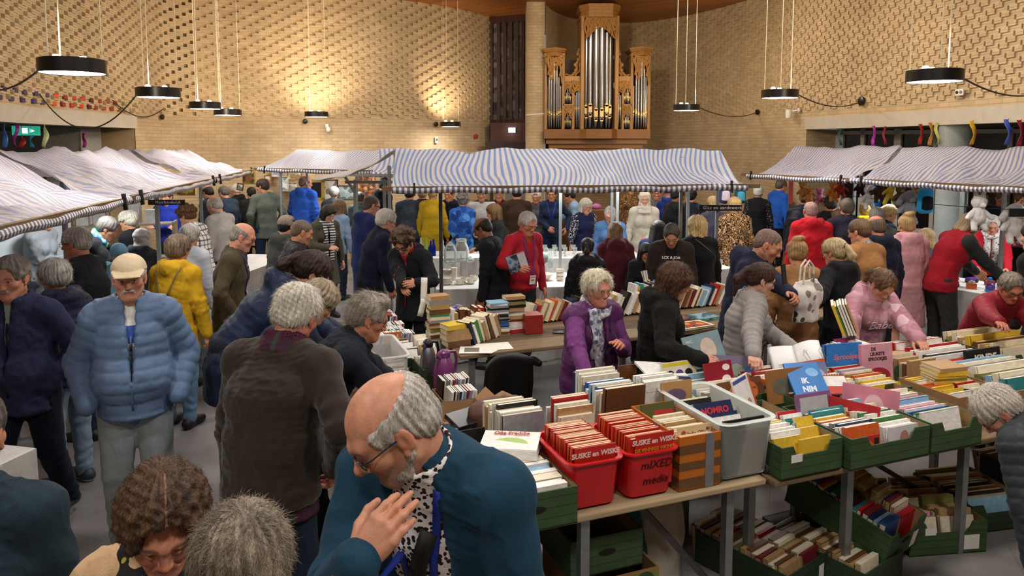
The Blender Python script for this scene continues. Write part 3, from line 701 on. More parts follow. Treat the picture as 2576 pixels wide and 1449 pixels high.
lcan((-2.25,1.7),(-3.13,5.98),'nearest wrinkled striped stall roof at the left edge',11,2.43,2.42,posts=((-60,4.4,2.3,0),))
lcan((-3.17,6.08),(-3.78,9.3),'second wrinkled striped stall roof on the left, over the household goods',12,posts=((388,7.9,2.0,0),(152,7.0,2.1,0)))
lcan((-3.79,9.36),(-4.40,12.4),'third wrinkled striped stall roof on the left, reaching the far stall',13,2.40,2.37,posts=((500,10.5,2.0,0),))
nR=(.89*.98,.46*.98)
def rcan(a,b,label,seed,**k):
 stall(label,(*a,z0),(*b,z0),off(a,nR,2.41),off(b,nR,2.43),.045,seed,'#8590b4',wr=.03,white='#cfc4bc',sag=.09,dip=.03,**k)
rcan((3.44,10.75),(4.22,9.22),'right-hand striped stall roof hung with soft toys, the far one',21,posts=((2155,11.0,2.05,0),))
rcan((4.23,9.18),(5.55,6.6),'right-hand striped stall roof nearest the right edge',22,posts=((2428,9.2,2.1,0),(2535,8.2,2.1,0)))
stall('far striped stall below the pendants, in front of the paintings',(-4.55,13.2,z0),(-1.75,11.75,z0),(-4.1,14.05,2.33),(-1.45,12.7,2.33),.06,31,'#8496c0',wr=.008,sag=.02,posts=((704,13.0,2.0,0),(895,12.4,2.0,0),(770,13.6,2.0,0)))
stall('short blue striped stall roof behind the left end of the middle stall',(-2.1,11.0,z0),(-1.3,11.0,z0),(-2.08,11.6,2.36),(-1.25,11.6,2.36),.07,32,'#7f97c8',wr=.012,sag=.03,poles=False)
# loose end of canvas hanging off the middle stall
a=Vector((-1.33,8.42,2.38));b=at_y(788,452,8.9);a2=Vector((-1.38,9.3,2.4));b2=b+Vector((.18,.75,.06));rows=[];uv=[]
for i in range(19):
 q=i/18;e=a.lerp(b,q)-Vector((0,0,.10*4*q*(1-q)));f=a2.lerp(b2,q)-Vector((0,0,.06*4*q*(1-q)))
 rows.append([e.lerp(f,k/6)+Vector((0,0,.012*math.sin(k*1.9+i)))for k in range(7)]);uv.append([(k*.1,q)for k in range(7)])
o=uv_grid('canvas_flap',rows,flat('#a9a4a2',.6,var=.08),None,uv);m=o.modifiers.new('thick','SOLIDIFY');m.thickness=.012
tag(o,'grey loose canvas flap sagging left from the end of the middle stall','canvas flap')
fr=empty('stall_frame',(-1.9,9.4,0));tag(fr,'bare galvanised stall frame under the loose canvas flap','stall frame')
for a,b in(((868,458,9.3),(1000,458,9.3)),((880,440,10.2),(1000,441,10.0)),((893,452,9.6),(893,800,9.6)),((858,428,9.6),(893,485,9.6))):
 mb=MB();P,Q=at_y(*a),at_y(*b);Q.z=max(Q.z,0);mb.bar(P-fr.location,Q-fr.location,.035);mb.build('bar',M_galv,fr)
 # name boards
def board(u,v,Y,w,h,text,label,rz=0.0):
 p=at_y(u,v,Y);o=empty('name_board',p,rz);bevel(MB().box((-w/2,-.01,-h/2),(w/2,.01,h/2)).build('board',flat('#100f10',.7),o),.002)
 if text:text_obj('lettering',text,h*.78,flat('#e6e2da',.8,var=.02),Matrix.Translation((.02,-.012,.002))@Matrix.Rotation(pi/2,4,'X'),o,.001,spacing=1.12,shear=.08)
 return tag(o,label,'name board')
board(419,509,7.85,.395,.056,'Huishoudelijk','black board chalked with the word for household goods on a post',-.02)
board(1812,523,8.85,.515,.07,'Glas en aardewerk','black board chalked Glas en aardewerk under the middle canopy',-.02)
board(2570,535,7.6,.26,.085,'','black board cut off by the right edge, under the canopy')
# ------------------------------------------------------------------ tables of the book square, in its own frame (s along, t inward)
BO=Vector((.29,3.17,0));BA=math.radians(21.22)
E1=Vector((math.cos(BA),math.sin(BA),0));E2=Vector((-E1.y,E1.x,0))
def ST(s,t,z=0.0):return BO+E1*s+E2*t+Vector((0,0,z))
TZ=.78
M_plank=wood('#7c664c',.75,1.0,0,.45,.35);M_plankd=wood('#5f4d3a',.75,1.0,0,.5,.35);M_plankl=wood('#b09a78',.75,1.0,0,.45,.35)
def table(s0,s1,t0,t1,label,legs,along_t=False,z=TZ,light=False,braces=()):
 t=empty('trestle_table',ST((s0+s1)/2,(t0+t1)/2),BA);tag(t,label,'table','plank trestle tables')
 w,d=s1-s0,t1-t0;n=4 if not along_t else 3;r=random.Random(s0*9+t0);span=w if along_t else d
 for k in range(n):
  a,b=-span/2+span*k/n,-span/2+span*(k+1)/n-.008;mb=MB()
  if along_t:mb.box((a,-d/2,z-.035),(b,d/2,z-r.uniform(0,.004)))
  else:mb.box((-w/2,a,z-.035),(w/2,b,z-r.uniform(0,.004)))
  o=mb.build('plank',(M_plankl if light and k==0 else(M_plank,M_plankd)[k%2]),t);bevel(o,.008)
 for s,q in legs:
  mb=MB();mb.bar((s-(s0+s1)/2,q-(t0+t1)/2,0),(s-(s0+s1)/2,q-(t0+t1)/2,z-.03),.045);mb.build('leg',M_galv if not along_t else M_galvd,t)
 for(s,q,a),(s2,q2,b)in braces:
  mb=MB();mb.bar((s-(s0+s1)/2,q-(t0+t1)/2,a),(s2-(s0+s1)/2,q2-(t0+t1)/2,b),.03);mb.build('brace',M_galvd,t)
 return t
table(-.92,1.06,0,1.12,'plank table carrying the red tubs and the orange taped box',((.07,.07),(.92,.12),(.07,1.04),(.92,1.04),(-.84,.1),(-.84,1.0)),light=True,braces=(((.42,.3,.7),(.9,.12,.12)),((-.82,.1,.1),(.07,.1,.3)),((.07,1.04,.25),(.92,1.04,.25))))
table(1.08,4.6,-.04,1.14,'plank table carrying the green crates of picture books on the right',((1.2,.9),(1.72,.12),(1.95,.75),(2.62,.12),(2.3,.95),(3.5,.12),(3.5,1.0),(4.5,.1),(4.5,1.0),(1.25,.35)),z=TZ-.005,braces=(((1.95,.75,.7),(2.9,.5,.1)),((1.2,.9,.3),(2.3,.95,.3))))
t2=table(.26,4.3,2.6,3.75,'weathered plank table with stacked books in the middle',((.38,2.68),(1.34,2.68),(.4,3.6),(2.3,3.6),(2.3,2.7),(4.1,2.7),(4.1,3.6)),braces=(((1.34,2.68,.28),(2.3,2.7,.22)),((.38,2.68,.62),(.55,3.0,.7))))
table(-.82,.03,1.2,4.1,'narrow plank table of compact discs beside the left side of the middle table',((-.05,1.3),(-.74,1.3),(-.05,4.0),(-.74,4.0),(-.74,2.6),(-.05,2.6)),True)
for s_,t_ in((1.95,.75),):
 mb=MB();mb.box((-.22,-.05,0),(.22,.05,.06));o=mb.build('foot_beam',M_galvd);o.location=ST(s_,t_,0);o.rotation_euler=(0,0,BA);tag(o,'dark steel foot beam lying under the right plank table','foot beam')
 # ------------------------------------------------------------------ smooth bodies: distance fields meshed with surface nets
f32=np.float32
class Field:
 def __init__(s,lo,hi,cell):
  s.lo=np.array(lo,f32);s.c=cell;s.n=np.maximum(2,np.ceil((np.array(hi)-s.lo)/cell).astype(int)+1)
  s.D=np.full(s.n,0.2,f32)
 def _sub(s,lo,hi,m):
  a=np.clip(np.floor((np.minimum(lo,hi)-m-s.lo)/s.c).astype(int),0,s.n);b=np.clip(np.ceil((np.maximum(lo,hi)+m-s.lo)/s.c).astype(int)+1,0,s.n)
  if np.any(b<=a):return None,None
  sl=tuple(slice(x,y)for x,y in zip(a,b))
  g=np.ogrid[sl];return sl,[g[i].astype(f32)*f32(s.c)+s.lo[i]for i in range(3)]
 def put(s,sl,d,k=.01,op='u'):
  A=s.D[sl];d=d.astype(f32)
  if op=='u':
   if k<=0:s.D[sl]=np.minimum(A,d)
   else:
    h=np.maximum(k-np.abs(A-d),0)/k;s.D[sl]=np.minimum(A,d)-h*h*(k*.25)
  else:
   d=-d
   if k<=0:s.D[sl]=np.maximum(A,d)
   else:
    h=np.maximum(k-np.abs(A-d),0)/k;s.D[sl]=np.maximum(A,d)+h*h*(k*.25)
 def cap(s,a,b,ra,rb=None,k=.01,op='u'):
  a=np.array(a,f32);b=np.array(b,f32);rb=ra if rb is None else rb;R=max(ra,rb)
  sl,g=s._sub(np.minimum(a,b)-R,np.maximum(a,b)+R,k+3*s.c)
  if sl is None:return s
  d=b-a;L=max(1e-8,float(d@d));q=[g[i]-a[i]for i in range(3)]
  t=np.clip((q[0]*d[0]+q[1]*d[1]+q[2]*d[2])/L,0,1)
  e=np.sqrt((q[0]-t*d[0])**2+(q[1]-t*d[1])**2+(q[2]-t*d[2])**2)
  s.put(sl,e-(ra+(rb-ra)*t),k,op);return s
 def ell(s,c,r,k=.01,op='u',R=None):
  c=np.array(c,f32);r=np.array(r,f32);m=r if R is None else np.full(3,r.max())
  sl,g=s._sub(c-m,c+m,k+3*s.c)
  if sl is None:return s
  q=[g[i]-c[i]for i in range(3)]
  if R is not None: # R rows: local axes
   R=np.array(R,f32);q=[q[0]*R[i,0]+q[1]*R[i,1]+q[2]*R[i,2]for i in range(3)]
  k0=np.sqrt(sum((q[i]/r[i])**2 for i in range(3)));k1=np.sqrt(sum((q[i]/r[i]**2)**2 for i in range(3)))
  s.put(sl,k0*(k0-1)/np.maximum(k1,1e-6),k,op);return s
 def eseg(s,a,b,X,ra,rb,k=.03,flat=False,op='u'):
  """elliptic tapered segment a-b; X = side axis; ra, rb = (rx, ry)"""
  a=np.array(a,f32);b=np.array(b,f32);R=max(*ra,*rb)
  sl,g=s._sub(np.minimum(a,b)-R,np.maximum(a,b)+R,k+3*s.c)
  if sl is None:return s
  ax=b-a;L=float(np.linalg.norm(ax));ax=ax/max(L,1e-6);X=np.array(X,f32);X=X-ax*(X@ax);X/=np.linalg.norm(X);Yx=np.cross(ax,X)
  q=[g[i]-a[i]for i in range(3)];dot=lambda v:q[0]*v[0]+q[1]*v[1]+q[2]*v[2]
  z=dot(ax);t=np.clip(z/max(L,1e-6),0,1);rx=ra[0]+(rb[0]-ra[0])*t;ry=ra[1]+(rb[1]-ra[1])*t
  ez=z-t*L;m=np.minimum(rx,ry);x=dot(X);y=dot(Yx)
  e=np.sqrt((x/rx)**2+(y/ry)**2+(ez/m)**2)
  d=(e-1)*m
  if flat:d=np.maximum((np.sqrt((x/rx)**2+(y/ry)**2)-1)*m,np.abs(z-L/2)-L/2)
  s.put(sl,d,k,op);return s
 def half(s,p,n,op='s',k=.0):
  """remove everything on the side of p that n points to"""
  sl=tuple(slice(0,x)for x in s.n);g=np.ogrid[sl];q=[g[i].astype(f32)*f32(s.c)+s.lo[i]-f32(p[i])for i in range(3)]
  n=np.array(n,float);n/=np.linalg.norm(n)
  s.put(sl,-(q[0]*n[0]+q[1]*n[1]+q[2]*n[2]),k,op);return s
 def mesh(s):
  D=s.D;I=D<0
  I[0]=I[-1]=False;I[:,0]=I[:,-1]=False;I[:,:,0]=I[:,:,-1]=False
  D=np.where(I,np.minimum(D,-1e-5),np.maximum(D,1e-5))
  n=np.array(D.shape);m=n-1
  cnt=np.zeros(m,np.uint8);u=I.view(np.uint8)
  for dx in(0,1):
   for dy in(0,1):
    for dz in(0,1):cnt+=u[dx:dx+m[0],dy:dy+m[1],dz:dz+m[2]]
  act=(cnt>0)&(cnt<8);idx=np.full(m,-1,np.int32);C=np.argwhere(act);idx[act]=np.arange(len(C))
  if len(C)==0:return None
  val={}
  for dx in(0,1):
   for dy in(0,1):
    for dz in(0,1):val[dx,dy,dz]=D[C[:,0]+dx,C[:,1]+dy,C[:,2]+dz]
  P=np.zeros((len(C),3),f32);W=np.zeros(len(C),f32)
  for ax in range(3):
   o=[i for i in range(3)if i!=ax]
   for i in(0,1):
    for j in(0,1):
     a=[0,0,0];a[o[0]]=i;a[o[1]]=j;b=list(a);b[ax]=1
     va,vb=val[tuple(a)],val[tuple(b)];w=((va<0)!=(vb<0));t=np.where(w,va/np.where(w,va-vb,1),0)
     p=np.zeros((len(C),3),f32);p[:]=a;p[:,ax]=t;P+=p*w[:,None];W+=w
  P=(P/W[:,None]+C)*s.c+s.lo
  Q=[]
  for ax in range(3):
   o=[(1,2),(2,0),(0,1)][ax];sa=[slice(None)]*3;sb=[slice(None)]*3;sa[ax]=slice(0,-1);sb[ax]=slice(1,None)
   A=I[tuple(sa)];B=I[tuple(sb)];E=np.argwhere(A!=B)
   ok=(E[:,o[0]]>0)&(E[:,o[1]]>0)&(E[:,o[0]]<m[o[0]])&(E[:,o[1]]<m[o[1]]);E=E[ok]
   ins=A[tuple(E.T)]
   def cell(i,j):
    F=E.copy();F[:,o[0]]-=i;F[:,o[1]]-=j;return idx[tuple(F.T)]
   q=np.stack([cell(1,1),cell(0,1),cell(0,0),cell(1,0)],1);q[~ins]=q[~ins][:,::-1];Q.append(q)
  return P.astype(np.float64),np.concatenate(Q)
def normals(V,F):
 N=np.zeros_like(V);a=V[F[:,2]]-V[F[:,0]];b=V[F[:,3]]-V[F[:,1]];c=np.cross(a,b)
 for i in range(4):np.add.at(N,F[:,i],c)
 return N/np.maximum(np.linalg.norm(N,axis=1),1e-12)[:,None]
def relax(V,F,it=1,k=.5):
 for _ in range(it):
  S=np.zeros_like(V);n=np.zeros(len(V))
  for i in range(4):
   for j in(1,3):np.add.at(S,F[:,i],V[F[:,(i+j)%4]]);np.add.at(n,F[:,i],1)
  V=V+(S/np.maximum(n,1)[:,None]-V)*k
 return V
def wav(V,f,seed=0):
 r=np.random.RandomState(seed);o=np.zeros(len(V))
 for i in range(5):
  d=r.normal(size=3)*f*(1+.5*i);o+=np.sin(V@d+r.uniform(0,6))/(1+.5*i)
 return o/2.5
 # ------------------------------------------------------------------ skin, hair and cloth surfaces that read a per-vertex tint
def tint_mat(name,rough,spec,kind):
 t=NT(name);t.set(rough,0,spec)
 a=t.new('ShaderNodeVertexColor');a.layer_name='Col'
 if kind=='skin':
  n=t.noise(t.coord(),55,4);m=t.mix(.32,a.outputs[0],t.mix(1.0,a.outputs[0],t.ramp(n,[(.3,(.62,.5,.46)),(.7,(1.3,1.22,1.2))]),'MULTIPLY'));t.base(m)
  t.b.inputs['Subsurface Weight'].default_value=0.0
  t.bump(t.noise(t.coord(),160,3),.25,.003)
 else:
  v=t.coord(scale=(1,1,.28));n=t.noise(v,230,3)
  t.base(t.mix(.75,a.outputs[0],t.mix(1.0,a.outputs[0],t.ramp(n,[(.3,(.5,.48,.46)),(.68,(1.35,1.35,1.35))]),'MULTIPLY')));t.bump(n,.7,.006)
 return t.m
M_skin=tint_mat('skin',.48,.35,'skin');M_hair=tint_mat('hair',.5,.35,'hair')
def col_attr(o,cols):
 a=o.data.color_attributes.new('Col','FLOAT_COLOR','POINT');c=np.ones((len(o.data.vertices),4),f32);c[:,:3]=cols;a.data.foreach_set('color',c.ravel())
def np4(M):return np.array(M,dtype=np.float64)
def xf(M,V):M=np4(M);return V@M[:3,:3].T+M[:3,3]
def smooth_np(x,a,b):t=np.clip((x-a)/(b-a),0,1);return t*t*(3-2*t)
# ------------------------------------------------------------------ head (local: +y faces forward, z up, crown at about .115, chin -.115)
def head_field(cell,sex,nb,age,face):
 F=Field((-.13,-.16,-.27),(.13,.15,.15),cell);w=face.get('w',1.0)*(.96 if sex=='f' else 1.0);nose=face.get('nose',1.0 if sex=='m' else.86);jaw=face.get('jaw',1.0)*(.92 if sex=='f' else 1.0)
 F.ell((0,-.012,.034),(.076*w,.099,.082));F.ell((0,.025,-.02),(.064*w,.066,.088),.03)
 for s in(-1,1):
  F.cap((s*.052*w*jaw,.0,-.06),(s*.018,.066,-.1),.021,.019,.03)
  F.cap((s*.040,.074,.022),(s*.008,.087,.017),.0125,.013,.022);F.ell((s*.043*w,.058,-.024),(.022,.022,.02),.025)
  F.ell((s*.031,.1,-.002),(.0195,.018,.0125),.014,'s')
 F.cap((0,.06,-.095),(0,.074,-.1),.021,.019,.02)
 F.cap((0,.086,.01),(0,.104+.008*(nose-1),-.03),.0085,.0125*nose,.012);F.ell((0,.108+.012*(nose-1),-.036),(.0125*nose,.0125*nose,.0105*nose),.008)
 for s in(-1,1):F.ell((s*.0125*nose,.096,-.038),(.0085,.0115,.0085),.006)
 F.ell((0,.07,-.064),(.031,.022,.022),.02)
 sm=face.get('smile',0.0);op=face.get('open',0.0)
 for s in(-1,1):
  F.cap((0,.0885,-.0605),(s*(.021+.005*sm),.077,-.0635+.008*sm),.0052,.003,.004);F.cap((0,.088,-.0715-op),(s*(.02+.005*sm),.077,-.066+.008*sm),.0062,.003,.004)
  if sm:F.ell((s*.038,.068,-.036),(.017,.015,.013),.015)
 F.cap((-.022,.0965,-.0662-op*.5+.006*sm),(.022,.0965,-.0662-op*.5+.006*sm),.0018+op*.6,None,.004,'s')if sm==0 else[F.cap((0,.097,-.066-op*.5),(s*.025,.09,-.064+.009*sm),.002+op*.6,None,.004,'s')for s in(-1,1)]
 for s in(-1,1): # lids and ears
  F.cap((s*.019,.0845,.0065),(s*.031,.0875,.010),.0048,.0052,.005);F.cap((s*.031,.0875,.010),(s*.043,.08,.0055),.0052,.0042,.005)
  F.cap((s*.019,.084,-.0085),(s*.031,.086,-.0105),.0042,.0044,.005);F.cap((s*.031,.086,-.0105),(s*.043,.079,-.0065),.0044,.004,.005)
  F.ell((s*.081*w,-.008,-.006),(.0085,.021,.033),.008,R=[(1,.25*s,0),(-.25*s,1,0),(0,0,1)]);F.ell((s*.092*w,.0,-.002),(.0075,.011,.019),.006,'s');F.ell((s*.079*w,.006,-.036),(.007,.008,.011),.005)
 if age>1:
  for s in(-1,1):F.cap((s*.019,.092,-.04),(s*.034,.074,-.07),.0022,.002,.006,'s')
 F.cap((0,-.03,-.05),nb,.056 if sex=='m' else.049,.062 if sex=='m' else.054,.03);F.cap((0,.03,-.085),(nb[0],nb[1]+.045,nb[2]+.015),.03,.04,.04)
 return F
def head_colors(V,skin,lips,brow,sex,beard=None,smile=0,rose=1.0):
 x,y,z=V.T;c=np.tile(np.array(skin),(len(V),1));wv=wav(V,60,3)
 def blend(m,col):nonlocal c;m=np.clip(m,0,1)[:,None];c=c*(1-m)+np.array(col)*m
 red=(skin[0]*1.02,skin[1]*.76,skin[2]*.7)
 ball=lambda p,r:1-smooth_np(np.sqrt(((V-np.array(p))**2).sum(1)),r*.4,r)
 for s in(-1,1):blend(ball((s*.042,.075,-.03),.034)*.55*rose,red);blend(ball((s*.085,-.005,-.005),.035)*.5*rose,red)
 blend(ball((0,.115,-.036),.024)*.6*rose,red);blend(ball((0,.06,.09),.06)*.3*rose,red)
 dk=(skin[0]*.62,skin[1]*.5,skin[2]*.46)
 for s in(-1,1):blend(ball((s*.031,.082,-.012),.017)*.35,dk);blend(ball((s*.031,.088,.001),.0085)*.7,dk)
 lipm=(y>.07)*(np.abs(x)<.026)*(1-smooth_np(np.abs(z+.066),.004,.0115));blend(lipm*.85,lips)
 blend((y>.078)*(np.abs(x)<.024)*(1-smooth_np(np.abs(z+.0665),.0008,.003))*.75,scale_c(lips,.35))
 if smile>=1:blend((y>.074)*(np.abs(x)<.0185)*(1-smooth_np(np.abs(z+.0655-.3*np.abs(x)*np.abs(x)*40),.0022,.0042)),(.72,.66,.58))
 if brow is not None:
  for s in(-1,1):blend((np.abs(s*x-.031)<.0185)*(y>.06)*(1-smooth_np(np.abs(z-.0235+(np.abs(s*x-.027))*.22),.003,.0075))*(.75 if sex=='m' else.6),brow)
 if beard is not None:
  m=smooth_np(-z,.035,.06)*(y>-.02)*(1-lipm)*smooth_np(y,-.02,.02)*(z>-.16);m=m*(.55+.35*wv);blend(m*beard[1],beard[0])
 c*=(1+.05*wv)[:,None]
 return np.clip(c,0,1)
HAIRS=('none','fringe','short','crop','swept','curly','bob','long','pony','bun')
def hair_field(cell,style,vol,gown=1.0):
 F=Field((-.17,-.27,-.34),(.17,.17,.2),cell);v=vol
 def face_cut(top=.062,wid=.062,low=-.3,dep=.03):
  F.ell((0,.125,-.03),(wid,.1,top+.03),.012,'s')
 if style in('short','crop','swept','curly','pony','bun'):
  t=.012+v
  F.ell((0,-.014,.036),(.078+t,.101+t,.083+t));F.ell((0,-.06,-.015),(.068+t*.6,.052+t*.6,.062),.02)
  if style=='swept':F.cap((-.04,.062,.1),(.045,.05,.112),.026+v,.03+v,.02);F.cap((.0,.04,.115),(.0,-.06,.11),.03+v,.025,.02)
  if style=='curly':
   r=random.Random(5)
   for k in range(46):
    a=r.uniform(0,2*pi);e=r.uniform(-.15,1.4);d=Vector((math.cos(a)*math.cos(e),math.sin(a)*math.cos(e),math.sin(e)))
    if d.y>.55 and d.z<.45:continue
    F.ell((d.x*(.083+t),-.014+d.y*(.104+t),.036+d.z*(.085+t)),(.024+v*.4,)*3,.008)
  F.half((0,0,-.055 if style!='curly' else-.075),(0,.35,-1),k=.012)
  F.ell((0,.135,-.005),(.076,.095,.078),.012,'s');F.ell((0,.122,.05),(.066,.062,.046),.014,'s')
  for s in(-1,1):F.ell((s*.1,-.003,-.02),(.034,.022,.036),.008,'s');F.cap((s*.1,.05,-.03),(s*.1,.09,-.05),.045,.05,.01,'s')
  if style=='pony':F.ell((0,-.115,.03),(.028,.025,.028),.015);F.cap((0,-.13,.03),(0,-.17,-.06),.03,.034,.02);F.cap((0,-.17,-.06),(0,-.15,-.19),.034,.012,.02)
  if style=='bun':F.ell((0,-.07,.125),(.046,.046,.038),.012);F.cap((-.03,-.05,.12),(.035,-.09,.14),.026,.024,.015)
 elif style=='fringe':
  t=.006+v;F.ell((0,-.014,.03),(.079+t,.102+t,.08+t));F.ell((0,-.06,-.02),(.066+t,.052+t,.06),.02)
  F.half((0,0,-.065),(0,.35,-1),k=.01);F.ell((0,.03,.115),(.09,.135,.092),.012,'s');F.ell((0,.14,0),(.1,.11,.1),.01,'s')
  for s in(-1,1):F.ell((s*.1,-.003,-.022),(.034,.021,.034),.008,'s')
 elif style in('bob','long'):
  t=.016+v;low=-.115 if style=='bob' else-.26
  F.ell((0,-.014,.038),(.08+t,.101+t,.084+t))
  for s in(-1,1):F.cap((s*.068,.0,.02),(s*.078,.012,low*.75),.034+v,.026+v*.6,.03);F.cap((s*.05,-.06,.02),(s*.06,-.065,low),.045+v,.03+v*.5,.03)
  F.cap((0,-.08,.02),(0,-.085,low),.05+v,.042,.03)
  F.ell((0,.13,-.035),(.062,.1,.088),.012,'s');F.ell((0,.12,-.12),(.1,.085,.09),.015,'s')
  F.cap((-.05,.075,.075),(.06,.07,.06),.022+v*.5,.018,.012);F.ell((0,.05,-.2),(.05,.07,.1),.01,'s')
 return F
def strand_mesh(V,N,n,L,rad,flow,cols,seed,jit=.25,lift=.35,seg=4):
 """thin tapered tufts growing from sampled points"""
 r=np.random.RandomState(seed);i=r.choice(len(V),n);p=V[i];nn=N[i];fl=flow(p);fl=fl-nn*(fl*nn).sum(1)[:,None]
 d=fl/np.maximum(np.linalg.norm(fl,axis=1),1e-6)[:,None]*(1-lift)+nn*lift+r.normal(size=(n,3))*jit;d/=np.linalg.norm(d,axis=1)[:,None]
 Ls=L*r.uniform(.6,1.2,n);curve=r.normal(size=(n,3))*.25-nn*.55;P=[]
 for k in range(seg+1):
  q=k/seg;P.append(p-nn*.002+(d*q+curve*q*q*.5)*Ls[:,None])
 side=np.cross(d,nn);side/=np.maximum(np.linalg.norm(side,axis=1),1e-6)[:,None];up=np.cross(side,d)
 VV=[];
 for k in range(seg+1):
  w=rad*(1-.8*(k/seg)**1.5);VV+=[P[k]+side*w,P[k]-side*w*.5+up*w*.8,P[k]-side*w*.5-up*w*.8]
 VV=np.stack(VV,1).reshape(-1,3);m=3*(seg+1);base=np.arange(n)[:,None]*m;F=[]
 for k in range(seg):
  for a in range(3):b=(a+1)%3;F.append(np.concatenate([base+3*k+a,base+3*k+b,base+3*k+3+b,base+3*k+3+a],1))
 C=np.repeat(cols[i]*r.uniform(.65,1.35,(n,1)),m,0)
 return VV,np.concatenate(F),C
def hand_field(cell,side,curl,spread=.12,thumb=.5):
 """right hand: wrist at origin, fingers +y, back of hand +z, thumb towards -x (side=1); mirrored for side=-1"""
 F=Field((-.09,-.07,-.13),(.09,.21,.07),cell);s=-side
 tips=[]
 for k,(x,ln)in enumerate(((-.030,.072),(-.010,.082),(.011,.076),(.030,.058))):
  b=(-s*x*-1 if False else s*-x,.095-.012*(k==3)-.006*(k==0),.004-.003*abs(k-1.2));F.cap((s*-x*.5,.0,0),b,.0165,.0125,.012)
 F.ell((0,.05,-.004),(.036,.05,.0165),.012);F.cap((0,-.06,0),(0,.01,0),.027,.026,.015)
 for k,(x,ln)in enumerate(((-.030,.072),(-.010,.082),(.011,.076),(.030,.058))):
  c=curl[k]if hasattr(curl,'__len__')else curl*(1+.12*(k-1));p=np.array((s*-x,.095-.012*(k==3)-.006*(k==0),.002));a=0.0;spx=s*-x*spread*10
  for j,(fr,r0,r1,w)in enumerate(((.45,.0105,.0092,.75),(.31,.0092,.0082,1.05),(.24,.0082,.0068,.8))):
   a+=c*w;q=p+np.array((spx*.3*fr*ln/.1*.1,math.cos(a),-math.sin(a)))*np.array((1,ln*fr,ln*fr));F.cap(p,q,r0,r1,.004);p=q
 t0=np.array((s*.024,.018,-.006));t1=t0+np.array((s*.026,.028,-.012-.012*thumb));t2=t1+np.array((s*(.018-.018*thumb),.030,-.008-.012*thumb));t3=t2+np.array((s*(.006-.018*thumb),.024,-.004))
 F.cap(t0,t1,.017,.0125,.012);F.cap(t1,t2,.0122,.0105,.006);F.cap(t2,t3,.0105,.008,.005)
 return F
from mathutils.bvhtree import BVHTree
def vdir(a):return Vector((0,math.sin(a),math.cos(a)))
ARM={'down':(.27,.03,.80),'pocket':(.23,.10,.93),'front':(.13,.36,1.04),'hold':(.10,.30,1.12),'table':(.20,.50,.92),'back':(.05,-.17,.90),'cross':(-.10,.24,1.14),'hip':(.26,.02,.98),'chin':(.03,.18,1.40),'belly':(.05,.24,1.02),'walkf':(.26,.17,.85),'walkb':(.27,-.16,.84)}
SKIN=lin('#c9906f');SKINP=lin('#cf957a');SKIND=lin('#8a5a40');SKINL=lin('#d8a488')
PEOPLE=[]
